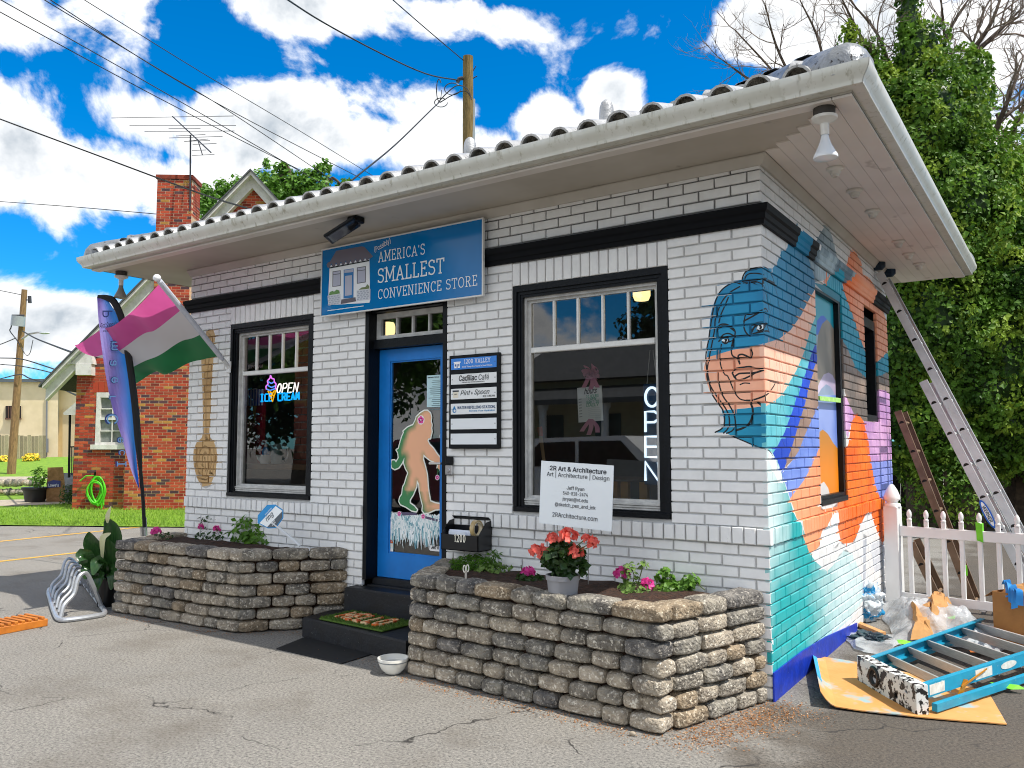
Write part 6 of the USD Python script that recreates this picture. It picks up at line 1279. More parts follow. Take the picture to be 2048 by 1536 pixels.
def seen(b, o):
    u, v = pix((b[0] + b[2]) / 2, (b[1] + b[3]) / 2, o)
    if 372 < u < 430 and v > 470: return 0
    if u > 430 and v > 440 - (u - 430) * .2: return 0
    if 196 < u < 290 and 600 < v < 990 and abs(u - (205 + (v - 600) * .19)) < 26: return 1
    return 3 if 310 < u < 372 or v < 480 else 2
order = sorted(range(len(allb)), key=lambda i: -seen(allb[i][0], allb[i][1])); nearb = set(order[:300]); fld = {gw: MB(), cm: MB()}
for i, (b, o, par) in enumerate(allb):
    x = hb(b, o)
    if i in nearb: x.build('brick', M['brickmix'], par, col=True)
    else: fld[par].add((x.v[0], x.f[0]), x.c[0])
for par in (gw, cm): tag(fld[par].build('brick_field', M['brickmix'], par, col=True), kind='stuff')
mb = MB()                                           # right flank of the chimney stack, in bricks too
for k in range(int((zt_ - zs1 - .6) / .0677)):
    z0 = zs1 + .6 + k * .0677
    for j in range(3):
        a0 = .244 - (j + (.5 if k % 2 else 0)) * .2079; a1 = max(a0 - .2, -.35); a0 = min(a0, .243)
        c = lin(BR[rr.choice(len(BR), p=BW)]) * rr.uniform(.85, 1.1); mb.add(([hw(cs1 + .005, z0 + .005, a0), hw(cs1 + .005, z0 + .005, a1), hw(cs1 + .005, z0 + .063, a1), hw(cs1 + .005, z0 + .063, a0)], [(0, 1, 2, 3)]), c)
tag(mb.build('flank_bricks', M['brickmix'], cm, col=True), kind='stuff')
mb = MB(); cp = Polygon([(cs0 - .03, zt_), (cs1 + .03, zt_), (cs1 + .03, zt_ + .1), (cs0 - .03, zt_ + .1)]); mb.add(prism(cp, HO * [1, 1, 0], HX, (0, 0, 1), -.38, .275)); mb.build('chimney_cap', mat('cap_brick', '8c3a22', '6a2c1c', rough=.9, scale=12), cm)
M['trim'] = mat('house_trim', (.66, .65, .62), (.52, .50, .47), rough=.6, scale=6, bump=.2, bscale=40, c3='6d675e', s3=30, r3=(.64, .7))
sl_ = (apex[1] - zE) / (apex[0] - sL)
def rake(s0, z0, s1, z1, w, off0, off1, nm):
    mb = MB(); mb.add(prism(Polygon([(s0, z0), (s1, z1), (s1, z1 + w), (s0, z0 + w)]), HO * [1, 1, 0], HX, (0, 0, 1), off0, off1)); mb.build(nm, M['trim'], house)
ov = .62
for sg_ in (-1, 1):
    e = apex[0] + sg_ * (apex[0] - sL + ov); ez = zE - sl_ * ov
    for w, o1, dz, nm in ((.30, .16, -.10, 'rake_board'), (.13, .34, .17, 'rake_moulding')):
        rake(min(e, apex[0]), ez + dz if sg_ < 0 else apex[1] + dz, max(e, apex[0]), apex[1] + dz if sg_ < 0 else ez + dz, w, .0, o1, nm)
M['shingle'] = mat('roof_shingles', '55575a', '3f4144', rough=.9, scale=14)
mb = MB()
for sg_ in (-1, 1):
    e = apex[0] + sg_ * (apex[0] - sL + ov + .06); ez = zE - sl_ * (ov + .06) + .31; A_ = [hw(e, ez, .38), hw(apex[0], apex[1] + .31, .38), hw(apex[0], apex[1] + .31, -dpt), hw(e, ez, -dpt)]
    mb.add((A_ + [a - (0, 0, .05) for a in A_], [(0, 1, 2, 3), (4, 5, 6, 7), (0, 1, 5, 4), (0, 3, 7, 4)]))
mb.build('roof', M['shingle'], house)
p = hl(152, 728); mb = MB(); mb.add(prism(Polygon([hl(152, 728, .2), hl(183, 728, .2), hl(183, 750, .2), hl(152, 750, .2)]), HO * [1, 1, 0], HX, (0, 0, 1), .0, .22)); mb.add(prism(Polygon([hl(140, 728, .2), hl(186, 728, .2), hl(180, 690, .2)]), HO * [1, 1, 0], HX, (0, 0, 1), .0, .21)); mb.build('eave_return', M['trim'], house)
mb = MB(); a_ = hp(132, 724, .3); mb.add(tube([a_, a_ - HN * 9], .07, 8)); mb.build('eave_gutter', M['trim'], house)
# its window
mb = MB(); mb.add(prism(ring(wx0, wz0, wx1, wz1, .09, .09, .07, .12), HO * [1, 1, 0], HX, (0, 0, 1), -.08, .02)); mb.add(prism(sbox(wx0 - .08, wz0 - .10, wx1 + .08, wz0 + .01), HO * [1, 1, 0], HX, (0, 0, 1), -.02, .07)); hwn = mb.build('window', M['trim'], house)
mb = MB(); mid = (wz0 + wz1) / 2
mb.add(prism(sbox(wx0 + .09, mid - .03, wx1 - .09, mid + .03), HO * [1, 1, 0], HX, (0, 0, 1), -.06, .0))
for k in (1, 2): x = wx0 + .09 + (wx1 - wx0 - .18) * k / 3; mb.add(prism(sbox(x - .012, wz0 + .07, x + .012, wz1 - .1), HO * [1, 1, 0], HX, (0, 0, 1), -.055, -.02))
for k in (1, 3): z = wz0 + .07 + (wz1 - wz0 - .19) * k / 4; mb.add(prism(sbox(wx0 + .09, z - .012, wx1 - .09, z + .012), HO * [1, 1, 0], HX, (0, 0, 1), -.055, -.02))
mb.build('glazing_bars', M['trim'], hwn); mb = MB(); mb.add(prism(sbox(wx0 + .05, wz0 + .04, wx1 - .05, wz1 - .06), HO * [1, 1, 0], HX, (0, 0, 1), -.10, -.07)); mb.build('pane', mat('house_pane', '8a8f8a', '6e746f', rough=.15), hwn)
for k in range(9):
    x0 = wx0 - .1 + (wx1 - wx0 + .2) * k / 9; mb = MB(); c = lin(BR[rr.choice(6)]); dz = .06 * math.sin(math.pi * (k + .5) / 9); mb.add(prism(sbox(x0 + .006, wz1 + .005 + dz - .02, x0 + (wx1 - wx0 + .2) / 9 - .004, wz1 + .22 + dz), HO * [1, 1, 0], HX, (0, 0, 1), 0, .012), c); mb.build('arch_brick', M['brickmix'], gw, col=True)
# antenna on the chimney
an = thing('antenna', 'black television antenna with many thin rods on the brick chimney', 'antenna'); DA = (hw((cs0 + cs1) / 2, zt_, .27) - CPOS) @ FWD; M['rod'] = mat('antenna_rod', '33343a', rough=.4)
mb = MB(); mb.add(tube([dp(380, 458, DA), dp(381, 270, DA)], .022, 6)); mb.build('mast', M['rod'], an)
b0_, b1_ = dp(345, 233, DA + .35), dp(422, 305, DA - .7); mb = MB(); mb.add(tube([b0_, b1_], .016, 6)); mb.add(tube([dp(395, 278, DA - .1), dp(405, 310, DA - .3)], .014, 6)); mb.build('boom', M['rod'], an)
for (u0, v0, u1, v1) in ((223, 236, 467, 232), (259, 251, 472, 251), (289, 263, 469, 262), (337, 257, 401, 257), (338, 276, 445, 273), (352, 272, 411, 269), (368, 283, 420, 281), (385, 289, 433, 287), (384, 301, 412, 300), (384, 311, 429, 309), (368, 283, 417, 278)):
    mb = MB(); mb.add(tube([dp(u0, v0, DA - .1), dp(u1, v1, DA - .1)], .008, 5)); mb.build('rod', M['rod'], an)
# garden hose, bag, pot, steps, porch
hz = thing('garden_hose', 'bright green garden hose coiled on a hook on the brick house wall', 'hose'); mb = MB(); M['hose'] = mat('hose_green', '5fd02a', '48b020', rough=.4)
for k in range(7):
    a, b_ = 11 + 2.2 * (k % 4), 22 + 3 * (k % 3); cx, cy = 190 + (k % 3) * 3, 978 + (k % 4) * 3
    mb.add(tube([hp(cx + a * math.cos(x) * (1 - .35 * max(0, -math.sin(x))), cy - b_ * math.sin(x), .08 + .015 * k) for x in np.linspace(0, 2 * math.pi, 24)], .016, 6))
mb.add(tube([hp(u, v, .1) for u, v in ((160, 962), (172, 952), (188, 951), (200, 960), (208, 985), (207, 1010), (202, 1018), (205, 1000))], .016, 6)); mb.build('coil', M['hose'], hz); mb = MB(); mb.add(tube([hp(190, 945, .0), hp(190, 950, .15), hp(190, 944, .17)], .02, 6)); mb.build('hook', M['black'], hz)
pb = thing('paper_bag', 'tall brown paper yard waste bag with a blue logo beside a black tub', 'bag'); D = (gd(110, 1005) - CPOS) @ FWD; V, F = [], []
q = [[(92, 1005), (130, 1003)], [(93, 975), (130, 973)], [(95, 950), (128, 952)], [(95, 935), (126, 934)]]
for (a, b_) in q:
    for (u, v), dd in ((a, -.18), (b_, -.18), (b_, .18), (a, .18)): V.append(dp(u, v, D + dd))
for i in range(3):
    for k in range(4): F.append((i * 4 + k, i * 4 + (k + 1) % 4, (i + 1) * 4 + (k + 1) % 4, (i + 1) * 4 + k))
mb = MB(); mb.add((V, F)); mb.build('paper', mat('kraft_paper', '9a7450', '86633f', rough=.9, scale=9, bump=.8, bscale=9, bdist=.06), pb)
mb = MB(); mb.add(hull([dp(u, v, D - .20) for u, v in ((95, 964), (121, 962), (121, 974), (95, 976), (102, 962), (107, 960), (114, 961))] + [dp(108, 968, D - .205)]), lin('2a2f78')); put_text(mb, "Lowe's", .07, dp(96.5, 973, D - .215), RGT, UPV, -FWD, 'l', True, 0, fit=.28, col=lin('d8d8ec')); mb.build('printed_logo', M['print'], pb, col=True)
pt = thing('plant_tub', 'black plastic tub with a leafy shrub beside the brown paper bag', 'plant pot'); c = gd(70, 1006); k = np.linalg.norm(c - CPOS) / FPX; mb = MB(); mb.add(lathe([(0, 0), (15 * k, 0), (19 * k, 22 * k), (22 * k, 24 * k), (22 * k, 27 * k), (0, 25 * k)], 18, c)); mb.build('tub', mat('black_plastic', '15151a', rough=.5), pt, smooth=35)
mb = MB(); rr = np.random.default_rng(8); p, nn = blob_points(c + (0.15, 0, 42 * k), (14 * k, 12 * k, 20 * k), 170, rr, .3); mb.add(leaf_cloud(p, nn, .12, rr, .5)); mb.build('foliage', M['leaf'], pt)
sp = thing('porch', 'small porch with grey steps, black railing post and shingled canopy left of the brick house', 'porch'); D = (gd(140, 1003) - CPOS) @ FWD + .6
mb = MB()
for k, (v0, v1, e) in enumerate(((986, 972, 0), (972, 958, .4), (958, 946, .8))):
    A_ = [dp(127, v0, D + e), dp(160, v0, D + e), dp(127, v1, D + e), dp(160, v1, D + e), dp(128, v1, D + 2.2), dp(165, v1, D + 2.2), dp(128, v0, D + 2.2), dp(165, v0, D + 2.2)]; mb.add(hull(A_))
mb.build('steps', mat('grey_steps', '6a6f78', '555a62', rough=.8), sp)
mb = MB(); mb.add(tube([dp(138, 955, D + .5), dp(140, 820, D + .5)], .035, 6)); mb.build('post', M['black'], sp); mb = MB()
for u in (143, 146, 149, 152): mb.add(tube([dp(u, 950, D + .8), dp(u, 895, D + .8)], .012, 5))
mb.add(tube([dp(139, 894, D + .8), dp(156, 893, D + .8)], .02, 5)); mb.build('railing', M['black'], sp)
mb = MB(); mb.add(hull([dp(u, v, D + e) for e in (.2, 2.5) for u, v in ((126, 826), (160, 797), (168, 815), (168, 830), (128, 830))])); mb.build('canopy', M['trim'], sp)
sh = thing('shrub', 'small dark green shrub at the foot of the brick house corner', 'shrub'); mb = MB(); c = gd(140, 1010) + (0, 0, .28); p, nn = blob_points(c, (.28, .28, .28), 260, rr, .3); mb.add(leaf_cloud(p, nn, .09, rr, .45)); mb.build('foliage', M['leafdark'], sh)
rw = thing('stone_wall', 'low dry stone garden wall at the far left by the road', 'wall'); D = (gd(40, 992) - CPOS) @ FWD
for k in range(26):
    u = -20 + (k % 13) * 8 + (4 if k >= 13 else 0); v = 984 if k < 13 else 966; f_ = trimesh.creation.icosphere(1, 1.0); sc = np.array([.075, .08, .07]) * rr.uniform(.8, 1.35, 3); vv = f_.vertices * sc * 1.4 + (meshkit.noise(f_.vertices * 2 + k) - .5)[:, None] * .05
    mb = MB(); mb.add((vv + dp(u, v, D), f_.faces)); mb.build('stone', M['stone'][k % 6], rw, smooth=60)
# cream building, wooden fence, pole, bushes
cr = thing('cream_building', 'cream painted block building with one barred window far at the left', 'building'); DB = 58.0; M['cream'] = mat('cream_block', 'f0deb6', 'e4d2a8', rough=.85, scale=1.2)
def dbx(u0, v0, u1, v1, d0, d1): return hull([dp(u, v, d) for d in (d0, d1) for u, v in ((u0, v0), (u1, v0), (u1, v1), (u0, v1))])
mb = MB(); mb.add(dbx(-400, 762, 116, 930, DB, DB + 14)); mb.add(dbx(116.1, 764, 205, 930, DB + .6, DB + 14)); mb.build('wall', M['cream'], cr); mb = MB(); mb.add(dbx(-400, 758, 206, 764, DB - .3, DB + 14)); mb.build('parapet', mat('grey_coping', '5d666c'), cr)
mb = MB(); mb.add(dbx(11, 812, 42, 836, DB - .12, DB - .02)); w_ = mb.build('window', mat('dark_window', '2a211c', rough=.2), cr); mb = MB()
for u in (17, 22, 27, 32, 37): mb.add(tube([dp(u, 813, DB - .14), dp(u, 836, DB - .14)], .03, 4))
mb.add(dbx(10, 836, 43, 839, DB - .25, DB - .02)); mb.build('bars_and_sill', mat('bar_rust', '6a4a3a'), w_)
mb = MB(); mb.add(tube([dp(94, 790, DB - .1), dp(93, 880, DB - .1)], .06, 5)); mb.add(dbx(88, 877, 97, 905, DB - .3, DB - .05)); mb.add(tube([dp(92, 905, DB - .1), dp(91, 920, DB - .1)], .06, 5)); mb.build('meter_and_conduit', mat('meter_grey', '7a7e80'), cr)
mb = MB(); mb.add(dbx(125, 818, 150, 920, DB + .4, DB + .58)); mb.build('door', mat('pale_door', 'cdbb94'), cr)
wf = thing('wooden_fence', 'weathered grey board fence before the cream building', 'fence'); DFn = 50.0
for k in range(27):
    u = -110 + k * 7.5; h_ = rr.uniform(-1.5, 1.5); mb = MB(); mb.add(dbx(u, 871 + h_, u + 7.0, 932, DFn, DFn + .05)); mb.build('board', M['fb'][k % 3] if 'fb' in M else M.setdefault('fb', [mat(f'fence_board_{i}', a, b, rough=.9, scale=6, stretch=(8, 8, 1)) for i, (a, b) in enumerate((('a89a84', '8a7c68'), ('b5a78f', '968872'), ('9a8c78', '7d7060')))])[k % 3], wf)
for u, v, lab in ((62, 920, 'yellow flowering bush between the leaning pole and grey fence'), (10, 925, 'yellow flowering bush at the left edge left of the leaning pole')):
    t = thing('flowering_bush', lab, 'bush', group='yellow bushes by the fence'); mb = MB(); c = dp(u, v, 48); p, nn = blob_points(c, (.45, .45, .32), 200, rr, .2); mb.add(leaf_cloud(p, nn, .16, rr, .7)); mb.build('foliage', M['leaf'], t); mb = MB(); p, nn = blob_points(c + (0, 0, .1), (.45, .45, .32), 240, rr, .7); mb.add(leaf_cloud(p, nn, .15, rr, .9)); mb.build('blossom', M['petalyellow'], t)
M['polewood'] = mat('pole_wood', '9a7a52', '6e5638', rough=.9, scale=5, stretch=(6, 6, .6), bump=.5, bscale=30)
up = thing('utility_pole', 'leaning brown wooden utility pole with grey transformer and street lamp arm', 'utility pole'); DP = 40.0
mb = MB(); mb.add(tube([dp(22, 955, DP), dp(35, 770, DP), dp(49, 579, DP)], [.2, .17, .13], 10)); mb.build('post', M['polewood'], up)
mb = MB(); mb.add(tube([dp(35, 652, DP - .35), dp(37, 632, DP - .35)], .3, 14)); mb.build('transformer', mat('transformer_grey', '9aa0a4', rough=.4), up, smooth=40); mb = MB(); mb.add(tube([dp(24, 631, DP - .4), dp(48, 631, DP - .4)], .05, 5)); mb.add(tube([dp(59, 592, DP), dp(60, 606, DP)], .09, 6)); mb.add(tube([dp(50, 600, DP), dp(60, 600, DP)], .03, 5)); mb.build('bracket', M['rod'], up)
mb = MB(); mb.add(tube([dp(u, v, DP - .2) for u, v in ((44, 678), (58, 668), (75, 665), (82, 665))], .045, 6)); mb.build('lamp_arm', M['steel'], up); mb = MB(); s_ = trimesh.creation.icosphere(2, 1.0); a_ = dp(89, 666, DP - .2); mb.add((a_ + s_.vertices @ np.array([RGT * .27, FWD * .12, UPV * .06]), s_.faces)); mb.build('lamp_head', mat('lamp_head_grey', 'aeb4b6', rough=.4), up, smooth=True)
mb = MB(); mb.add(tube(smoothline([dp(u, v, DP - .5) for u, v in ((27, 632), (22, 655), (20, 662), (32, 678), (40, 690))], 4), .03, 4)); mb.add(tube(smoothline([dp(u, v, DP - .5) for u, v in ((43, 695), (52, 710), (60, 706), (66, 680))], 4), .02, 4)); mb.build('drop_wire', M['rod'], up)
up2 = thing('utility_pole', 'weathered wooden utility pole standing behind the store roof', 'utility pole'); D2 = 20.0
mb = MB(); b_ = dp(936, 330, D2); mb.add(tube([(b_[0], b_[1], 0), tuple(b_), tuple(dp(936, 113, D2))], [.17, .135, .125], 12)); mb.build('post', mat('old_pole', '8a7446', '5c4c2c', rough=.95, scale=6, stretch=(7, 7, .6), bump=.7, bscale=30), up2)
mb = MB(); q_ = dp(946, 320, D2 - .1); mb.add(hull([q_ + RGT * a + FWD * b + np.array([0, 0, z]) for a in (-.045, .045) for b in (0, .05) for z in (-4, 1.55)])); mb.build('conduit', mat('conduit_grey', '9aa4aa', rough=.5), up2)
mb = MB(); mb.add(tube([dp(926, 156, D2 - .1), dp(918, 158, D2 - .1), dp(915, 165, D2 - .1)], .05, 6)); mb.add(tube([dp(944, 158, D2), dp(954, 152, D2)], .015, 4)); mb.add(tube([dp(944, 145, D2), dp(952, 132, D2)], .012, 4))
for cu, cv, ru, rv in ((882, 205, 13, 9), (905, 178, 16, 12), (878, 180, 5, 22)): mb.add(tube([dp(cu + ru * math.cos(x), cv + rv * math.sin(x), D2 - .3) for x in np.linspace(0, 5.6, 18)], .012, 4))
mb.add(tube(smoothline([dp(u, v, D2 - .2) for u, v in ((943, 200), (935, 178), (915, 171), (895, 185), (876, 205))], 4), .014, 4)); mb.add(tube(smoothline([dp(u, v, D2 - .2) for u, v in ((943, 195), (930, 182), (905, 190), (880, 205))], 4), .014, 4)); mb.build('wire_loops', M['rod'], up2)
WR = mat('cable_black', '101114', rough=.6); ND = [0]
def wire(label, pts, d0, d1, r=.012):
    n = len(pts); q = [dp(u, v, d0 + (d1 - d0) * i / (n - 1)) for i, (u, v) in enumerate(pts)]
    mb = MB(); mb.add(tube(smoothline(q, 5), r, 5)); tag(mb.build('overhead_cable', WR), label, 'cable', 'overhead cables')
wire('lowest of the cables from the top left corner toward the store roof', [(-30, 4), (0, 24), (306, 190), (524, 302), (600, 340)], 14, 26)
wire('second cable from below in the bundle crossing the upper left sky', [(-30, -18), (16, 8), (322, 181), (613, 350), (640, 366)], 14, 26); wire('third cable from below in the bundle crossing the upper left sky', [(60, -20), (89, 0), (322, 141), (451, 218), (673, 366)], 14, 26)
wire('fourth cable from below in the bundle crossing the upper left sky', [(72, -22), (101, 0), (327, 145), (500, 242), (740, 366)], 14, 26); wire('topmost cable of the bundle crossing the upper left sky', [(140, -18), (169, 0), (403, 145), (580, 250), (756, 358)], 14, 26, .010)
wire('black cable drooping from the left edge past the brick chimney to the store eaves', [(-40, 222), (0, 238), (193, 310), (395, 385), (500, 418)], 12, 8.5, .010); wire('thin level cable at the left running to the brick chimney', [(-30, 400), (0, 403), (150, 414), (312, 428)], 24, 18.6, .010)
wire('sagging cable from the top edge to the pole behind the roof', [(555, -15), (576, 0), (645, 44), (750, 101), (850, 147), (919, 161)], 12, 20, .016); wire('straight cable from the top edge to the tip of the pole behind the roof', [(770, -15), (786, 0), (855, 60), (927, 121)], 13, 20, .012); wire('cable sloping from the pole behind the roof down to the tile eaves', [(880, 203), (860, 222), (790, 290), (702, 362)], 19.8, 11, .014)
wire('thick cable from the left utility pole down to the brick house eaves', [(45, 662), (70, 676), (110, 692), (148, 706)], 39.5, 19.5, .03); wire('upper cable from the left edge through the utility pole toward the brick house', [(-20, 715), (0, 716), (42, 718), (90, 732), (136, 748)], 45, 30, .03)
wire('lower cable from the left edge through the utility pole toward the brick house', [(-20, 726), (5, 729), (40, 732), (90, 742), (140, 757)], 45, 30, .025); wire('lowest cable from the left edge rising to the leaning pole and falling to the house', [(-20, 762), (0, 758), (40, 749), (60, 757), (110, 772), (156, 792)], 45, 28, .03); wire('short cable at the left edge rising to the leaning pole below the transformer', [(-20, 694), (0, 689), (32, 676)], 46, 40, .025); wire('thin top cable from the left edge to the tip of the leaning pole', [(-20, 578), (0, 581), (45, 590)], 46, 40, .02)
# trees behind the house
def crown_tree(name, label, base, blobs, leafm, ls, nper, seed, trunk=.16, cat='tree', group=None):
    t = thing(name, label, cat, group=group); rr = np.random.default_rng(seed); base = np.array(base, float); mb = MB(); top = np.mean([b[0] for b in blobs], 0)
    mb.add(tube(smoothline([base, base * .6 + np.array([*top[:2], base[2]]) * .4 + (0, 0, (top[2] - base[2]) * .5), top], 6), np.linspace(trunk, trunk * .35, 13), 9))
    for c, r in blobs: c = np.array(c); mb.add(tube(smoothline([base * .45 + np.array([*top[:2], top[2] * .9 + base[2] * .1]) * .55, (c + top) / 2 - (0, 0, .2), c], 5), np.linspace(trunk * .45, trunk * .1, 11), 6))
    mb.build('trunk', M['bark'], t); mb = MB()
    for c, r in blobs:
        r = np.broadcast_to(np.asarray(r, float), (3,)); n = int(nper * r[0] * r[2]); nb = max(5, int(7 * r[0]))
        dirs = rr.normal(0, 1, (nb, 3)); dirs /= np.linalg.norm(dirs, axis=1, keepdims=True)
        for d in dirs:
            cc = np.array(c) + d * r * rr.uniform(.35, .8); p, nn = blob_points(cc, r * rr.uniform(.28, .5), n // nb, rr, .2); mb.add(leaf_cloud(p, nn, ls, rr, .6))
    mb.build('crown', leafm, t); return t
M['bark'] = mat('tree_bark', '5a4c3e', '382e25', rough=.95, scale=9, bump=.8, bscale=30)
D = 30.0
crown_tree('green_tree', 'bright green tree rising behind the roof right of the brick gable', (*dp(610, 700, D)[:2], 0), [(dp(545, 365, D), (1.2, 1.1, 1.0)), (dp(585, 378, D), (1.1, 1, 1.0)), (dp(555, 335, D), (.5, .5, .5)), (dp(640, 365, D), (.9, .9, .75)), (dp(645, 340, D), (.4, .4, .4)), (dp(690, 372, D), (.45, .45, .4)), (dp(610, 400, D), (1.6, 1.2, .8))], M['leaf'], .22, 620, 51, .3)
crown_tree('green_tree', 'bright green tree between the brick chimney and the gable top', (*dp(430, 700, D + 4)[:2], 0), [(dp(415, 408, D + 4), (.8, .8, .9)), (dp(455, 390, D + 4), (.9, .9, .9)), (dp(435, 430, D + 4), (1.3, 1, .9)), (dp(480, 375, D + 4), (.5, .5, .5))], M['leaf'], .22, 620, 52, .3)
crown_tree('green_tree', 'small dark green tree behind the cream building beside the brick house eaves', (*dp(150, 900, 62)[:2], 0), [(dp(143, 752, 62), (.9, .9, .8)), (dp(155, 745, 62), (.8, .8, .8))], M['leafdark'], .3, 500, 53, .3)
# ================================================================ right side: fence, ladders, ivy
M['vinyl'] = mat('white_vinyl', (.78, .78, .77), (.72, .72, .71), rough=.35, scale=5, bump=.04)
pf = thing('picket_fence', 'white vinyl picket fence with a pointed corner post beside the mural wall', 'fence'); F0, F1 = np.array([.105, 3.37, 0]), np.array([2.9, 2.90, 0]); fd = unit(F1 - F0); fn = np.array([fd[1], -fd[0], 0]); fo = lambda s, o=0.0, z=0.0: F0 + fd * s + fn * o + np.array([0, 0, z])
def fbx(s0, s1, o0, o1, z0, z1): return xf(cbx(s0, o0, z0, s1, o1, z1, .004), F0, fd, fn)
mb = MB(); w = .062; mb.add(fbx(-w, w, -w, w, 0, .92)); mb.build('post', M['vinyl'], pf); mb = MB(); pr = [(.0, 1.125), (.02, 1.115), (.045, 1.07), (.066, 1.01), (.064, .985), (.045, .965), (.045, .952), (.066, .945), (.070, .92), (.0, .92)]
mb.add(lathe([(r * 1.08, z) for r, z in pr], 4 * 4, fo(0))); mb.build('post_cap', M['vinyl'], pf, smooth=35)
for z0, z1 in ((.655, .745), (.075, .150)): mb = MB(); mb.add(fbx(.06, 2.8, -.02, .02, z0, z1)); mb.build('rail', M['vinyl'], pf)
for k in range(17):
    s = .145 + k * .142; mb = MB(); mb.add(fbx(s - .019, s + .019, -.012, .012, .06 if k else .06, .80)); pk = mb.build('picket', M['vinyl'], pf); mb = MB(); mb.add(lathe([(.021, .80), (.022, .812), (.014, .82), (.017, .83), (.022, .85), (.019, .875), (.008, .895), (0, .90)], 10, fo(s))); mb.build('cap', M['vinyl'], pk, smooth=40)
M['lime'] = mat('lime_tape_scrap', '7ad321', '5fb818', rough=.5)
for s, z, lab in ((.715, .70, 'lime green tape wrapped over a picket top by the ladder foot'), (.572, .40, 'scrap of lime and orange tape stuck low on a fence picket')):
    t = thing('tape_scrap', lab, 'tape'); mb = MB(); mb.add(hull([fo(s + a, o, z + b) for o in (-.025, .025 if z > .5 else -.02) for a, b in ((-.026, .12 if z > .5 else .05), (.024, .11 if z > .5 else .04), (.028, -.05), (-.020, -.035))])); mb.build('tape', M['lime'], t)
def ladder(name, label, y, gap, fly, base, wdt, col, holes, extra=None):
    """two section ladder leaning toward the wall; fly/base: pixel ends of each near rail's centre line, on the plane y"""
    t = thing(name, label, 'ladder'); m1 = mat(f'ladder_rail_{int(gap * 100)}', *col, rough=.5, metallic=.15, scale=6, c3='8a7a66', s3=14, r3=(.66, .8))
    for nm, (a, b), dy in (('fly', fly, 0.0), ('base', base, -.035)):
        A_, B_ = fr(*a, y + dy), fr(*b, y + dy); d = unit(B_ - A_); nrm = unit(np.cross(d, (0, 1, 0))); L = np.linalg.norm(B_ - A_); oth = []
        for k, yy in enumerate((0.0, gap)):
            mb = MB(); P = Polygon([(0, -wdt / 2), (L, -wdt / 2), (L, wdt / 2), (0, wdt / 2)])
            if k == 0:
                for h in np.arange(.12 if nm == 'fly' else .22, L, holes): P = P.difference(Polygon([(h - .018, -.002), (h + .018, -.002), (h + .012, .016), (h - .012, .016)]) if False else affinity.translate(Point(0, 0).buffer(.024, 6).intersection(sbox(-.03, -.03, .0, .03)), h + .008, -.004))
            o = A_ + np.array([0, yy, 0]); sgn = 1 if k == 0 else -1
            mb.add(prism(P, o, d, nrm, -.002, .002) if True else None)
            for e in (-wdt / 2, wdt / 2): mb.add(xf(bx(0, min(e, e - np.sign(e) * .005), 0, L, max(e, e - np.sign(e) * .005), .028 * sgn), o, d, nrm, (0, 1, 0)))
            mb.build('rail', m1, t)
            if k == 0:
                mb = MB()
                for h in np.arange(.12 if nm == 'fly' else .22, L, holes): mb.add(xf(bx(h - .03, -.034, .003, h + .02, .03, .005), o, d, nrm, (0, 1, 0)))
                tag(mb.build('rung_openings', M['dark'], t), kind='stuff')  # dark plates behind the holes, painted in for their unlit insides
        for h in np.arange(.12 if nm == 'fly' else .22, L, holes):
            q = A_ + d * h; mb = MB(); mb.add(tube([q + (0, .006, 0), q + (0, gap - .004, 0)], .017, 8)); mb.build('rung', m1, t)
    return t
ld = ladder('extension_ladder', 'tall silver aluminium extension ladder leaning under the eaves with dark blue padded ends', 3.50, .40, ((1758, 545), (2120, 1225)), ((1846, 762), (2105, 1262)), .072, ((.62, .63, .64), (.50, .51, .52)), .305)
p0 = fr(1752, 532, 3.50); mb = MB(); mb.add(xf(cbx(-.06, -.05, -.06, .07, .06, .08, .03), p0 + (.01, 0, .02))); mb.add(xf(cbx(-.06, -.05, -.06, .07, .06, .08, .03), p0 + (.035, .40, .02))); mb.build('padded_end', mat('ladder_mitt', '1e3346', '16232f', rough=.9, bump=.4), ld)
mb = MB(); a_ = fr(1975, 1028, 3.455); dl = unit(fr(2105, 1262, 3.455) - fr(1846, 762, 3.455)); nl = unit(np.cross(dl, (0, 1, 0))); E_ = affinity.scale(Point(0, 0).buffer(1, 12), .13, .032); yv = np.array([0, -1, 0])
mb.add(xf(prism(E_, (0, 0, 0), (1, 0, 0), (0, 1, 0), 0, .001), a_, dl, nl, yv), lin('1d5fc0')); mb.add(xf(prism(affinity.scale(E_, .86, .62), (0, 0, 0), (1, 0, 0), (0, 1, 0), .001, .002), a_, dl, nl, yv), lin('e8eaea')); put_text(mb, 'WERNER', .026, a_ + yv * .0025 - np.cross(yv, dl) * .012, dl, np.cross(yv, dl), yv, 'c', True, 0, fit=.15, col=lin('14203a')); mb.build('maker_label', M['print'], ld, col=True)
ladder('extension_ladder', 'shorter weathered brown extension ladder leaning on the far corner behind the picket fence', 3.98, .38, ((1795, 822), (1962, 1250)), ((1822, 1085), (1925, 1300)), .066, (lin('8a7058'), lin('6e5640')), .30)
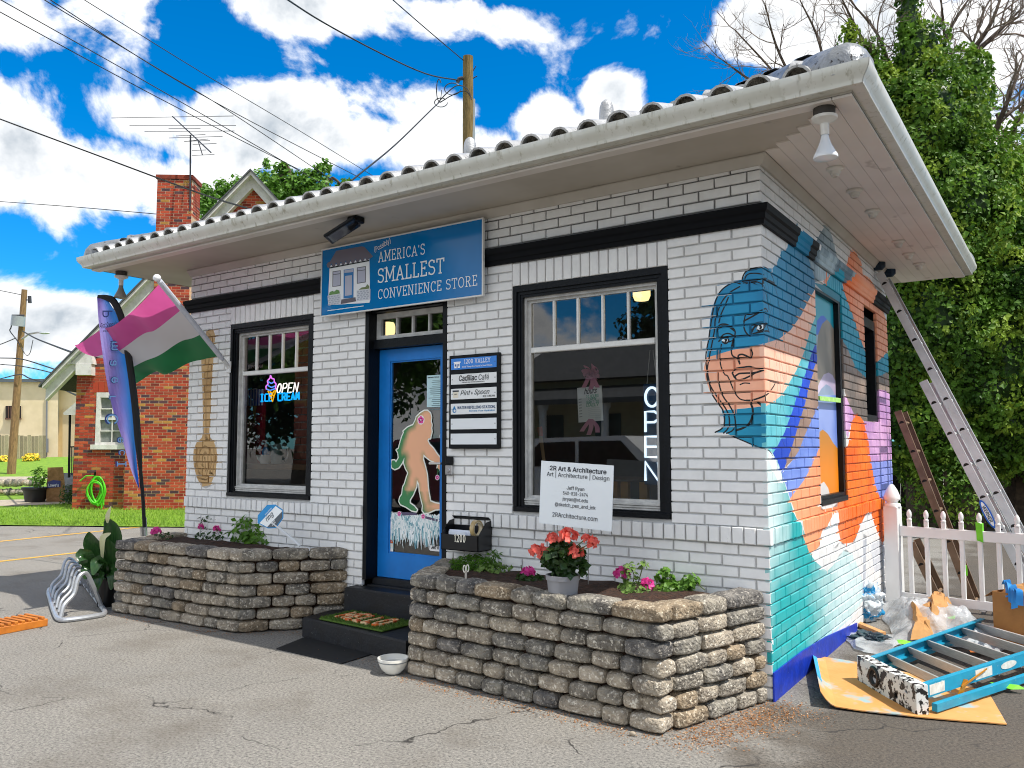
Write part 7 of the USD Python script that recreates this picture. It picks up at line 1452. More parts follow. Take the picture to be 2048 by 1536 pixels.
# ivy, board fence and trees along the right
M['ivy'] = mat('ivy_leaf', (.035, .10, .012), (.14, .28, .028), rough=.5, scale=1.4, detail=6, trans=.35, spec=.25, c3=(.30, .42, .045), s3=1.7, r3=(.50, .64)); M['ivylight'] = mat('maple_leaf', (.12, .22, .02), (.24, .36, .04), rough=.45, scale=1.5, trans=.35)
M['fencedark'] = [mat(f'old_board_{i}', a, b, rough=.95, scale=5, stretch=(7, 7, .7)) for i, (a, b) in enumerate((('4a423c', '342e2a'), ('544a42', '3c342e'), ('413a36', '2c2826')))]
bf = thing('board_fence', 'old dark grey board fence below the ivy behind the ladders', 'fence'); rr = np.random.default_rng(61); DBF = 15.2
for k in range(34):
    u = 1700 + k * 17; h_ = rr.uniform(-2, 2); q = dbx(u + rr.uniform(0, 1), 905 + h_, u + 16.2, 1046, DBF + rr.uniform(0, .03), DBF + .06); mb = MB(); mb.add(q); mb.build('board', M['fencedark'][k % 3], bf)
def ivy_mass(name, label, blobs, base, seed, dens=520, ls=.085, leafm='ivy', trunk=.28, cat='tree'):
    t = thing(name, label, cat); rr = np.random.default_rng(seed); mb = MB(); cs = [np.array(b[0]) for b in blobs]; top = max(cs, key=lambda c: c[2]); base = np.array([*base, 0.0])
    mb.add(tube(smoothline([base, (base + top) / 2 + (rr.uniform(-.1, .1), 0, 0), top], 8), np.linspace(trunk, trunk * .25, 17), 9)); mb.build('trunk', M['bark'], t); mb = MB(); core = MB()
    for c, r in blobs:
        c, r = np.array(c), np.array(r, float); A_ = 4 * math.pi * ((r[0] * r[1]) ** 1.6 / 3 + (r[0] * r[2]) ** 1.6 / 3 + (r[1] * r[2]) ** 1.6 / 3) ** (1 / 1.6); n = int(dens * A_)
        d = rr.normal(0, 1, (n, 3)); d /= np.linalg.norm(d, axis=1, keepdims=True); k = 1 + .42 * (meshkit.fbm((c + d * r) * 1.9, 3, seed) - .5) * 2 + .22 * (meshkit.noise((c + d * r) * 5, seed) - .5) * 2; k *= np.where(rr.uniform(0, 1, n) < .35, rr.uniform(.78, 1, n), 1)
        p = c + d * r * k[:, None]; keep = p[:, 2] > .02; mb.add(leaf_cloud(p[keep], (d * .8 + np.array([0, 0, .25]))[keep], ls * rr.choice([.6, .85, 1.0, 1.25], keep.sum()), rr, .8, .3, .8, .5))
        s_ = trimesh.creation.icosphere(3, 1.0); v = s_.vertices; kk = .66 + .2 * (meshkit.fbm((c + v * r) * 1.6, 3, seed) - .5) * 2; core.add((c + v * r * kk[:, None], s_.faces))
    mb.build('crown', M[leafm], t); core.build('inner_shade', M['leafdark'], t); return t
D = 14.2
bl = lambda u, v, d, rx, ry, rz: (dp(u, v, d), (rx, ry, rz))
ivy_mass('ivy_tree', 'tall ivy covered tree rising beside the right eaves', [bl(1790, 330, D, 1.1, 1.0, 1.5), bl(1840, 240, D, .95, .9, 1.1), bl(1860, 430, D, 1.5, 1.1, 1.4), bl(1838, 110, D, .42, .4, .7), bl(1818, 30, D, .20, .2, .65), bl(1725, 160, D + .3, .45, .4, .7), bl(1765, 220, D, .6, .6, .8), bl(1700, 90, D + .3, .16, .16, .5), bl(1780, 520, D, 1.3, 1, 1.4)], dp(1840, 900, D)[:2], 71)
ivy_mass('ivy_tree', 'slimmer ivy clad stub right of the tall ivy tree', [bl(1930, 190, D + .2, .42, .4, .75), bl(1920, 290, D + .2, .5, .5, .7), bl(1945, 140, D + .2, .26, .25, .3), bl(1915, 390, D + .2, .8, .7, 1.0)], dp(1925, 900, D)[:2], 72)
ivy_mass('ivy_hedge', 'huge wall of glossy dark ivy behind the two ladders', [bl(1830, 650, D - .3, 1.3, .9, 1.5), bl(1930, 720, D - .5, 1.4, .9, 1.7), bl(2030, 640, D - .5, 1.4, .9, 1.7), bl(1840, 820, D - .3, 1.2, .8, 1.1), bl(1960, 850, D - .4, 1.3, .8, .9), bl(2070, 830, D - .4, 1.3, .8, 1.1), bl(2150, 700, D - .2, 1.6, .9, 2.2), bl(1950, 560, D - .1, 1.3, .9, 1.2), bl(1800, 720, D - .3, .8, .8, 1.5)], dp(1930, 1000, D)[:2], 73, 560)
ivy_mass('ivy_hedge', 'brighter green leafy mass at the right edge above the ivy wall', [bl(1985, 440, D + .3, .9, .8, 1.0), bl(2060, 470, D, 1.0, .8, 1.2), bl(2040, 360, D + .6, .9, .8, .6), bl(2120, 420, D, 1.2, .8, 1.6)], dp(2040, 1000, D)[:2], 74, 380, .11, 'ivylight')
crown_tree('young_tree', 'thin yellow green tree at the upper right between ivy and sky', (*dp(2010, 900, 19)[:2], 0), [(dp(1990, 230, 19), (.9, .8, .6)), (dp(1960, 300, 19), (.8, .7, .8)), (dp(2040, 280, 19), (.9, .8, .9)), (dp(1960, 200, 19), (.5, .5, .35)), (dp(2060, 340, 19), (1.0, .8, .8))], M['ivylight'], .13, 330, 75, .12)
t = thing('undergrowth', 'low yellow green undergrowth along the foot of the dark board fence', 'undergrowth'); tag(t, kind='stuff'); mb = MB(); rr = np.random.default_rng(62)
for k in range(46):
    u = rr.uniform(1770, 2160); c = gd(u, rr.uniform(1040, 1058)); p, nn = blob_points(c + (0, 0, .12), (.4, .25, .28), 60, rr, .2); mb.add(leaf_cloud(p, nn, .10, rr, .6))
mb.build('leaves', M['ivylight'], t)
sp_ = thing('sapling', 'leafy dark sapling growing in front of the dark board fence between the ladders', 'tree'); mb = MB(); p, nn = blob_points(dp(1890, 960, 13.2), (.75, .5, 1.0), 1900, rr, .1); mb.add(leaf_cloud(p, nn, .085, rr, .5, .2, .5)); mb.build('crown', M['ivy'], sp_); mb = MB(); mb.add(tube([gd(1895, 1070), dp(1890, 940, 13.2)], .03, 6)); mb.build('trunk', M['bark'], sp_)
M['twig'] = mat('bare_twigs', '85756a', '5f5248', rough=.9, scale=8)
def bare(label, root, d, seeds, seed, r0=.05, spread=.55):
    """bare branches: each limb given by pixel points, then forking twigs"""
    t = thing('bare_tree', label, 'tree'); rr = np.random.default_rng(seed); tr, tw = MB(), MB()
    def grow(p, dirv, ln, r, lev):
        q = [p]; dv = dirv
        for k in range(4): dv = unit(dv + rr.normal(0, .16, 3) + (0, 0, .04)); q.append(q[-1] + dv * ln / 4)
        (tr if lev == 0 else tw).add(tube(q, np.linspace(r, r * .6, 5), 4 if lev else 6, caps=False))
        if lev < 4:
            for k in range(3 if lev < 3 else 2):
                i = rr.integers(1, 5); grow(q[i], unit(dv + rr.normal(0, spread, 3)), ln * rr.uniform(.5, .75), r * .55, lev + 1)
    for pts in seeds:
        q = smoothline([dp(u, v, d + rr.uniform(-.2, .2)) for u, v in pts], 5); n = len(q); rad = np.linspace(r0, r0 * .3, n); tr.add(tube(q, rad, 7))
        for i in range(1, n):
            k = i / n; dv = unit(q[i] - q[i - 1]); grow(q[i], unit(dv + rr.normal(0, .7, 3)), rr.uniform(.5, .95) * (1.15 - .5 * k), rad[i] * .5, 1)
        grow(q[-1], unit(q[-1] - q[-2]), .6, rad[-1], 1)
    base = gd(root, 1060); tr.add(tube([base * [1, 1, 0], dp(seeds[0][0][0], seeds[0][0][1], d)], [r0 * 2, r0], 7)); tr.build('trunk', M['bark'], t); tw.build('twigs', M['twig'], t); return t
bare('bare branched tree behind the right end of the tile roof', 1700, 17, [[(1660, 300), (1560, 160), (1470, 60)], [(1640, 260), (1560, 110), (1530, 10)], [(1670, 250), (1640, 90), (1600, 0)], [(1600, 220), (1500, 160), (1445, 120)]], 81, .042)
bare('bare branched tree fanning above the tall ivy column', 1850, 14.6, [[(1800, 260), (1765, 90), (1700, 0)], [(1810, 240), (1815, 60), (1830, -30)], [(1880, 250), (1890, 100), (1880, -20)], [(1770, 150), (1720, 70), (1680, -10)], [(1850, 200), (1900, 60), (1950, -20)]], 82, .042)
bare('bare tree with a dark leaning limb at the upper right', 1960, 15, [[(1930, 120), (1980, 50), (2010, -30)], [(1940, 115), (2000, 60), (2040, 20)], [(1990, 265), (2020, 190), (2045, 120)], [(2010, 300), (2040, 230), (2070, 170)]], 83, .055)
# ================================================================ painting clutter on the ground
cb = thing('cardboard_sheet', 'flattened cardboard sprayed with orange and blue paint lying by the blue plinth', 'cardboard')
Q = np.array([gd(u, v, .012) for u, v in ((1622, 1313), (1740, 1335), (1975, 1380), (2014, 1452), (1840, 1440), (1690, 1430), (1640, 1412))]); A_, B_, C_, D_ = gd(1622, 1313, .0), gd(1975, 1382, .0), gd(2014, 1452, .0), gd(1642, 1416, .0); V = []
n1, n2 = 34, 20
for i in range(n1 + 1):
    for j in range(n2 + 1):
        s, tt = i / n1, j / n2; p = (A_ * (1 - s) + B_ * s) * (1 - tt) + (D_ * (1 - s) + C_ * s) * tt; z = .010 + .075 * max(0, 1 - s / .10) ** 2 + .010 * math.sin(s * 5) * (1 - tt) + .004 * meshkit.noise(np.array([s * 9, tt * 9, 0])) + .022 * max(0, tt - .7) * (1 - s); bow = .05 * math.sin(math.pi * s) * (tt - .3); V.append(p + np.array([0, -bow, z]))
V = np.array(V); F = [(i * (n2 + 1) + j, (i + 1) * (n2 + 1) + j, (i + 1) * (n2 + 1) + j + 1, i * (n2 + 1) + j + 1) for i in range(n1) for j in range(n2)]
mb = MB(); mb.add((V, F)); V2 = V - (0, 0, .006); mb.add((V2, F)); edge = [j for j in range(n2 + 1)] + [i * (n2 + 1) + n2 for i in range(1, n1 + 1)] + [n1 * (n2 + 1) + j for j in range(n2 - 1, -1, -1)] + [i * (n2 + 1) for i in range(n1 - 1, 0, -1)]; ne = len(edge); VV = np.vstack([V[edge], V2[edge]]); mb.add((VV, [(k, (k + 1) % ne, ne + (k + 1) % ne, ne + k) for k in range(ne)]))
mb.build('sheet', mat('sprayed_cardboard', 'c98a48', 'd09a5c', rough=.8, scale=3, c3='8fa8ac', s3=2.6, r3=(.52, .60), bump=.1, bscale=60), cb); mb = MB(); mb.add(hull([V[j] + (0, 0, d) for j in (0, 14) for d in (.001, .004)] + [V[n2 + 1 + j] + (0, 0, d) for j in (0, 14) for d in (.001, .004)])); mb.build('blue_tape', mat('painters_tape', '2f9ad0', rough=.6), cb)
sl = thing('stepladder', 'blue fibreglass stepladder folded flat on the ground with a paint spattered black end cap', 'stepladder'); M['fibre'] = mat('blue_fibreglass', '1592b4', '1183a6', rough=.45, scale=10, c3='cfd6d4', s3=60, r3=(.68, .72)); M['tread'] = mat('aluminium_tread', (.66, .66, .65), (.52, .52, .51), rough=.45, metallic=.1, scale=20, c3='d0cdc4', s3=35, r3=(.62, .70), stretch=(1, 1, 6))
zr_ = .165; a0, a1 = gd(1851, 1368, zr_), gd(2048, 1306, zr_); c0, c1 = gd(1741, 1313, zr_), gd(1943, 1243, zr_); da, dc = unit(a1 - a0), unit(c1 - c0); a1, c1 = a0 + da * 1.75, c0 + dc * 1.75
def railbar(p, q, z0, z1, w, side): d = unit(q - p); s_ = np.array([d[1], -d[0], 0]) * side; return hull([x + s_ * a + np.array([0, 0, z]) - np.array([0, 0, zr_]) for x in (p, q) for a in (0, w) for z in (z0, z1)])
for p, q, sd_ in ((a0, a1, 1), (c0, c1, -1)):
    d = unit(q - p); s_ = np.array([d[1], -d[0], 0]) * sd_
    mb = MB(); mb.add(railbar(p, q, zr_ - .075, zr_, .005, sd_)); mb.add(railbar(p, q, zr_ - .006, zr_, -.028, sd_)); mb.add(railbar(p, q, zr_ - .075, zr_ - .069, -.028, sd_)); mb.build('front_rail', M['fibre'], sl)
    mb = MB(); p2, q2 = p + s_ * .02 + d * .02, q + s_ * .05; mb.add(railbar(p2, q2, .022, .065, .030, sd_)); mb.build('rear_rail', M['fibre'], sl)
for k, sx in enumerate((.24, .53, .82, 1.11, 1.40, 1.66)):
    p, q = a0 + da * sx, c0 + dc * sx; d = unit(q - p); fw = unit(da + dc); mb = MB()
    mb.add(hull([x + fw * a + np.array([0, 0, z]) for x in (p - d * .0, q + d * .0) for a, z in ((-.035, -.010), (.030, -.085), (-.040, -.014), (.025, -.089))]))
    for e in (-.02, -.005, .012, .03): mb.add(hull([x + fw * (e + b) + np.array([0, 0, -.012 - (e + .035) * 1.13 + c]) for x in (p, q) for b in (0, .005) for c in (0, .004)]))
    mb.build('tread', M['tread'], sl)
cp0, cp1 = a0 - da * .015 + (0, 0, 0), c0 - dc * .015; dx = unit(cp1 - cp0); fw = unit(da + dc); Lc = np.linalg.norm(cp1 - cp0); capP = sbox(-.03, .012, Lc + .03, zr_ + .005).difference(Point(Lc * .70, .095).buffer(.045, 10)).difference(Point(Lc * .30, .055).buffer(.018, 8)).difference(Point(Lc * .12, .11).buffer(.012, 6))
mb = MB(); mb.add(prism(capP, cp0 * [1, 1, 0], dx, (0, 0, 1), -.065, .004)); 
capm = mat('spattered_cap', '101215', 'd6d8d6', rough=.5, scale=24, detail=8, ramp=(.47, .50)); mb.build('end_cap', capm, sl); mb = MB(); th = np.linspace(0, 2 * np.pi, 20); mb.add(tube([cp0 * [1, 1, 0] + dx * (Lc * .70 + .05 * math.cos(x)) + np.array([0, 0, .095 + .05 * math.sin(x)]) - np.cross(dx, (0, 0, 1)) * .066 for x in th], .013, 6)); mb.build('cap_ring', mat('black_rubber', '101114', rough=.5, c3='c8cac8', s3=30, r3=(.66, .69)), sl)
mb = MB(); so = np.array([da[1], -da[0], 0]); mb.add(hull([a0 + da * x + so * o + np.array([0, 0, z - zr_]) for o in (.007, .012) for x, z in ((.30, .03), (.36, .03), (.44, .12), (.40, .13))])); mb.add(hull([a0 + da * x + so * o + np.array([0, 0, z - zr_]) for o in (.012, .016) for x, z in ((.36, .085), (.66, .145), (.66, .153), (.36, .10))])); mb.build('spreader_latch', mat('brass_latch', 'd08a1a', 'b0741a', rough=.4, metallic=.3), sl)
M['lab'] = mat('label_paper', 'd9d9d2', 'b8b8b0', rough=.6, scale=20)
for x0, x1 in ((.03, .19), (.54, .74)): mb = MB(); mb.add(hull([a0 + da * x + so * o + np.array([0, 0, z - zr_]) for o in (.0055, .0065) for x in (x0, x1) for z in (.10, .155)])); mb.build('paper_label', M['lab'], sl)
mb = MB(); q_ = a0 + da * .95 + so * .0066 + np.array([0, 0, .128 - zr_]); mb.add(xf(prism(affinity.scale(Point(0, 0).buffer(1, 10), .10, .022), (0, 0, 0), (1, 0, 0), (0, 1, 0), 0, .001), q_, da, (0, 0, 1), so)); mb.build('oval_label', M['lab'], sl)
# plastic sheeting, bags, box
plastic = usdkit.material(stage, '/World/Looks/clear_plastic', {'t': ('transparent_bsdf', dict(color=(.93, .95, .96))), 'p': ('principled_bsdf', dict(base_color=(.66, .69, .72), roughness=.16, specular_ior_level=.7)), 'g': ('geometry', {}), 'n': ('noise_texture', dict(scale=5.0, detail=5.0)), 'r': ('map_range', dict(from_min=.30, from_max=.70, to_min=.26, to_max=.80, clamp=True)), 'm': ('mix_closure', {}), 'n2': ('noise_texture', dict(scale=26.0, detail=4.0)), 'b': ('bump', dict(strength=.7, distance=.02))},
    [('g.position', 'n.vector'), ('n.fac', 'r.value'), ('r.result', 'm.fac'), ('t.BSDF', 'm.closure1'), ('p.BSDF', 'm.closure2'), ('g.position', 'n2.vector'), ('n2.fac', 'b.height'), ('b.normal', 'p.normal')], surface='m.closure')
def drape(name, label, corners, h, seed, mt_, n=44, fr_=4.2, cat='plastic sheet', z0=.012):
    P = [gd(u, v, .0) for u, v in corners]; V = []
    for i in range(n + 1):
        for j in range(n + 1):
            s, tt = i / n, j / n; ws = s + .06 * (meshkit.noise(np.array([tt * 4, seed, 0.])) - .5) * (1 - abs(2 * s - 1)) - .0; p = (P[0] * (1 - ws) + P[1] * ws) * (1 - tt) + (P[3] * (1 - ws) + P[2] * ws) * tt
            e = min(s, 1 - s, tt, 1 - tt) * 5; r1 = 1 - abs(2 * meshkit.fbm(np.array([p[0] * fr_, p[1] * fr_ * .8, seed]), 3, seed) - 1); p[:2] += (meshkit.noise(np.array([s * 5, tt * 5, seed * 1.])) - .5) * .08
            V.append(p + np.array([0, 0, z0 + h * .62 * min(1, e) * (r1 ** .9) * (.45 + .9 * meshkit.noise(np.array([p[0] * 2.3, p[1] * 2.3, seed + 5.])))]))
    F = [(i * (n + 1) + j, (i + 1) * (n + 1) + j, (i + 1) * (n + 1) + j + 1, i * (n + 1) + j + 1) for i in range(n) for j in range(n)]; t = thing(name, label, cat); mb = MB(); mb.add((V, F)); mb.build('sheet', mt_, t, smooth=False if cat == 'paper' else 35); return t
drape('plastic_sheet', 'large crumpled clear plastic sheet between picket fence and stepladder', [(1752, 1215), (1950, 1235), (1985, 1302), (1790, 1290)], .34, 5, plastic); drape('plastic_sheet', 'flat piece of clear plastic sheet on the asphalt nearest the plinth', [(1690, 1268), (1790, 1272), (1800, 1318), (1715, 1308)], .07, 9, plastic, 26); drape('plastic_sheet', 'small clump of clear plastic between stepladder and cardboard box', [(1945, 1245), (1990, 1262), (2010, 1308), (1945, 1300)], .22, 13, plastic, 26)
def crumple(name, label, cat, p, r, mt_, seed, squash=(1, 1, .8), nz=.45):
    t = thing(name, label, cat); s_ = trimesh.creation.icosphere(2 if cat == 'paper' else 4, 1.0); v = s_.vertices; k = np.random.default_rng(int(seed * 10)).uniform(.70, 1.22, len(v)) if cat == 'paper' else 1 + nz * (2 * np.abs(meshkit.fbm(v * 2.2 + seed, 3, int(seed)) - .5) * 2 - .5) + .12 * (np.abs(meshkit.noise(v * 6 + seed, int(seed)) - .5) * 2 - .5); V = np.asarray(p) + v * k[:, None] * np.array(squash) * r; V[:, 2] = np.maximum(V[:, 2], .006); mb = MB(); mb.add((V, s_.faces)); mb.build('crumpled_paper' if cat == 'paper' else 'film', mt_, t); return t
M['brownpaper'] = mat('brown_paper', 'b98b55', 'a67a48', rough=.85, scale=8)
drape('paper_bag', 'crumpled brown paper bag lying on the clear plastic sheet', [(1818, 1252), (1866, 1250), (1878, 1290), (1818, 1294)], .30, 3, M['brownpaper'], 13, 6.0, 'paper', .05); drape('paper_bag', 'second crumpled brown paper piece right behind the first paper bag', [(1858, 1226), (1900, 1228), (1898, 1272), (1860, 1280)], .34, 8, M['brownpaper'], 11, 6.5, 'paper', .06)
c = gd(1735, 1240); crumple('shopping_bag', 'white and blue plastic shopping bag slumped against the mural wall', 'bag', c + (0, 0, .16), .17, mat('bag_film', 'd9e0e4', '2a9ad0', rough=.25, scale=5, ramp=(.55, .58), trans=.3), 2.2, (.8, 1.1, 1.05), .3); c = gd(1738, 1285); crumple('rag', 'dark blue and black paint rag on the ground at the plinth end', 'rag', c + (0, 0, .03), .10, mat('dark_rag', '1a2130', '2c4a52', rough=.6, scale=9), 6.2, (1.3, 1, .5))
t = thing('wood_scrap', 'narrow orange brown wooden strip lying beside the plastic sheet', 'wood'); a_, b_ = gd(1708, 1238, .04), gd(1772, 1264, .04); d = unit(b_ - a_); s_ = np.array([d[1], -d[0], 0]); mb = MB(); mb.add(hull([x + s_ * a + np.array([0, 0, z]) for x in (a_, b_) for a in (0, .05) for z in (-.03, 0)])); mb.build('strip', mat('wood_strip', 'd09a66', 'b8824e', scale=9), t)
for k, (u, v, lab) in enumerate(((1800, 1288, 'lime and orange tape scrap beside the stepladder rail'), (1902, 1240, 'lime tape scrap on the plastic by the brown paper'), (2025, 1376, 'lime green scrap on the asphalt at the right edge'), (1955, 1305, 'orange paper scrap between stepladder treads'))):
    t = thing('tape_scrap', lab, 'tape'); c = gd(u, v, .02 if k in (2, 3) else .12); mb = MB(); rr = np.random.default_rng(90 + k); v_ = rr.normal(0, 1, (9, 3)) * [.05, .04, .018]; v_[:, 2] = np.abs(v_[:, 2]); mb.add(hull(v_ + c)); mb.build('scrap', M['lime'] if k != 3 else mat('orange_scrap', 'e0803a', rough=.6), t)
bxn = thing('cardboard_box', 'open brown cardboard box stuffed with paper at the right edge', 'box'); b0 = gd(1990, 1292); b1 = b0 + np.array([.42, -.20, 0]); d1 = unit(b1 - b0); d2 = np.array([-d1[1], d1[0], 0]); W1, W2, Hb = .50, .42, .40; M['card'] = mat('box_card', 'a06f3c', '8f6234', rough=.85, scale=4, bump=.15, bscale=40)
mb = MB()
for o, u_, w_ in ((b0, d1, W1), (b0 + d2 * W2, d1, W1), (b0, d2, W2), (b0 + d1 * W1, d2, W2)): nn_ = np.array([-u_[1], u_[0], 0]); mb.add(hull([o + u_ * a + nn_ * b + np.array([0, 0, z]) for a in (0, w_) for b in (-.003, .003) for z in (0, Hb)]))
mb.add(hull([b0 + d1 * a + d2 * b + np.array([0, 0, z]) for a in (.01, W1 - .01) for b in (.01, W2 - .01) for z in (.003, .01)])); mb.build('box', M['card'], bxn)
mb = MB(); mb.add(hull([b0 + np.array([0, 0, Hb]) + d2 * x + e for x in (0, W2) for e in (np.zeros(3), -d1 * .06 - np.array([0, 0, .05]), -d1 * .063 - np.array([0, 0, .047]))])); mb.build('flap', M['card'], bxn)
crumple('paper_stuffing', 'crumpled brown paper stuffed in the open cardboard box', 'paper', b0 + d1 * .25 + d2 * .2 + (0, 0, Hb - .03), .17, M['brownpaper'], 5.4, (1.2, 1, .8), .22)
t = thing('blue_rag', 'bright blue tape and rag hanging over the cardboard box rim', 'rag'); mb = MB(); rr = np.random.default_rng(17); M['bluerag'] = mat('blue_rag', '1f8fdc', '1878c0', rough=.6)
for k in range(5):
    p = b0 + d1 * (.0 + .035 * k) + d2 * (.16 - .03 * k) + np.array([0, 0, Hb + .03]); q = smoothline([p, p + d1 * .05 - d2 * .06 + (0, 0, .045 - .01 * k), p + d1 * .10 - d2 * .13 + (0, 0, .0), p + d1 * .12 - d2 * .17 + (0, 0, -.06 - .03 * (k % 3))], 6); V = [x for y_ in q for x in (y_ + d1 * -.022 + np.array([0, 0, .01 * math.sin(k * 2)]), y_ + d1 * .026 + np.array([0, 0, .012 * math.cos(k * 3)]))]; mb.add((V, [(2 * i, 2 * i + 1, 2 * i + 3, 2 * i + 2) for i in range(len(q) - 1)]))
mb.build('strips', M['bluerag'], t)
# ================================================================ left foreground
br = thing('bike_rack', 'grey galvanised tube bike rack on the asphalt at the left', 'bike rack'); M['galv'] = mat('galvanised_tube', (.50, .52, .55), (.40, .42, .45), rough=.38, metallic=.6, scale=12)
z = .022; k4 = [gd(u, v, z) for u, v in ((112, 1240), (210, 1228), (165, 1152), (95, 1182))]; mb = MB(); loop = []
fr4 = [gd(u, v, z) for u, v in ((97, 1186), (108, 1222), (118, 1238), (140, 1239), (195, 1231), (209, 1226), (204, 1214), (172, 1172), (164, 1166), (105, 1176), (97, 1186))]; mb.add(tube(smoothline(fr4, 5), .021, 8)); mb.build('base_frame', M['galv'], br)
for k in range(6):
    s = k / 5; l_ = gd(100 + 22 * s, 1188 + 46 * s, z); r_ = gd(166 + 38 * s, 1168 + 46 * s, z)
    top = lambda a, h: dp(a[0], a[1], ((l_ * (1 - h) + r_ * h) - CPOS) @ FWD)
    u0, v0 = 130 + 26 * s, 1120 + 34 * s; pts = [l_, top((105 + 24 * s, 1168 + 42 * s), .1), top((122 + 26 * s, 1150 + 38 * s), .3), top((128 + 27 * s, 1128 + 34 * s), .4), top((136 + 28 * s, 1117 + 31 * s), .5), top((148 + 30 * s, 1122 + 31 * s), .65), r_ if k == 5 else top((156 + 32 * s, 1140 + 36 * s), .8), r_]
    mb = MB(); mb.add(tube(smoothline(pts, 5), .014 if k < 5 else .018, 7)); mb.build('loop', M['galv'], br)
pl = thing('potted_lily', 'tall peace lily with broad dark leaves in a black pot left of the stone planter', 'potted plant'); c = gd(212, 1212); k = np.linalg.norm(c - CPOS) / FPX; mb = MB(); mb.add(lathe([(0, 0), (14 * k, 0), (17 * k, 50 * k), (18.5 * k, 52 * k), (18.5 * k, 57 * k), (0, 55 * k)], 18, c)); mb.build('pot', M['mbblack'], pl, smooth=40)
M['lily'] = mat('lily_leaf', (.015, .05, .012), (.03, .085, .02), rough=.22, scale=7, stretch=(9, 9, 1), trans=.15); D = (c - CPOS) @ FWD; rr = np.random.default_rng(12)
def bigleaf(pts, w, m_, nm='leaf', cup=.25):
    q = smoothline([dp(u, v, D + o) for u, v, o in pts], 5); n = len(q); V = []
    for i, p in enumerate(q):
        s = i / (n - 1); ww = w * math.sin(math.pi * min(1, s * .93 + .05)) ** .75; d = unit(q[min(i + 1, n - 1)] - q[max(i - 1, 0)]); sdv = unit(np.cross(d, FWD) + rr.normal(0, .02, 3)); nn_ = np.cross(d, sdv); V += [p + sdv * ww + nn_ * ww * cup, p + sdv * ww * .5 + nn_ * ww * cup * .2, p, p - sdv * ww * .5 + nn_ * ww * cup * .2, p - sdv * ww + nn_ * ww * cup]
    F = [(5 * i + j, 5 * i + j + 1, 5 * i + 5 + j + 1, 5 * i + 5 + j) for i in range(n - 1) for j in range(4)]; mb = MB(); mb.add((V, F)); mb.build(nm, m_, pl, smooth=True)
for pts, w in (([(208, 1150, 0), (196, 1105, -.05), (185, 1085, -.08), (178, 1064, -.12)], .09), ([(212, 1150, 0), (222, 1100, .05), (226, 1065, .05), (212, 1036, .05)], .10), ([(205, 1155, 0), (185, 1125, -.1), (168, 1112, -.2), (158, 1122, -.25)], .09), ([(208, 1160, 0), (190, 1140, -.1), (178, 1140, -.2), (170, 1158, -.22)], .08), ([(212, 1160, 0), (205, 1130, -.12), (196, 1125, -.2), (186, 1150, -.26)], .07), ([(214, 1155, 0), (220, 1120, -.05), (222, 1100, -.05), (216, 1078, -.05)], .07), ([(212, 1165, 0), (200, 1150, -.15), (196, 1160, -.2), (192, 1185, -.24)], .06), ([(214, 1165, 0), (222, 1140, -.1), (226, 1150, -.16), (222, 1180, -.2)], .06)): bigleaf(pts, w, M['lily'])
M['spathe'] = mat('lily_spathe', 'e8e6c0', 'd8d8a0', rough=.5, trans=.2); bigleaf([(205, 1120, -.1), (206, 1082, -.12), (210, 1072, -.12), (222, 1066, -.12)], .028, M['spathe'], 'flower', .5); bigleaf([(215, 1046, .02), (216, 1036, .0), (217, 1028, .0), (222, 1012, .0)], .022, M['spathe'], 'flower', .5)
cr_ = thing('wooden_pallet', 'small orange stained slatted wood piece on the asphalt at the left edge', 'wood'); M['orangewood'] = mat('orange_wood', 'c8761f', 'a8601a', rough=.6, scale=9, stretch=(1, 1, 1)); p00, p10, p01 = gd(-30, 1276, .0), gd(96, 1252, .0), gd(-30, 1252, .0); d1 = unit(p10 - p00); d2 = np.array([-d1[1], d1[0], 0]); d2 = d2 if d2 @ (p01 - p00) > 0 else -d2; L_ = np.linalg.norm(p10 - p00)
for o in (0, .23): mb = MB(); mb.add(xf(cbx(0, o, .0, L_, o + .045, .06, .005), p00, d1, d2)); mb.build('rail', M['orangewood'], cr_)
for k in range(9): mb = MB(); mb.add(xf(cbx(L_ * (.02 + k / 9.2), .0, .060, L_ * (.075 + k / 9.2), .27, .082, .004), p00, d1, d2)); mb.build('slat', M['orangewood'], cr_)
# litter along the planter: fallen leaves, pollen and grit
t = thing('leaf_litter', 'orange brown plant litter and grit scattered along the foot of the planters', 'litter'); tag(t, kind='stuff'); mb = MB(); rr = np.random.default_rng(19)
segs = [((-.20, -.92), (.10, -.10), 2600, .10), ((-2.1, -.84), (-.3, -.95), 900, .06), ((-5.6, -.82), (-4.0, -.72), 300, .05), ((-4.0, -.7), (-3.5, -.2), 120, .05), ((-3.4, -.58), (-2.4, -.7), 160, .06)]
for a_, b_, n, w in segs:
    s = rr.uniform(0, 1, n); P = np.array(a_) * (1 - s[:, None]) + np.array(b_) * s[:, None] + rr.normal(0, w, (n, 2)) * [1, 1]; P += np.where(np.abs(w) > .08, .03, 0.0); mb.add(leaf_cloud(np.c_[P, np.full(n, .004)], np.tile([0, 0, 1.], (n, 1)), .013, rr, .5, .1, 0, .35))
mb.build('bits', mat('litter', 'a86a2c', '6e4a2a', rough=.9, scale=30, c3='c8b49a', s3=90), t)
mb = MB(); t = thing('pebble', 'small pale pebble lying at the foot of the right planter front', 'stone'); s_ = trimesh.creation.icosphere(2, 1.0); mb.add((gd(1265, 1467, .012) + s_.vertices * [.018, .013, .012], s_.faces)); mb.build('body', mat('pale_pebble', 'b8ad9c', '988c7a'), t, smooth=True)
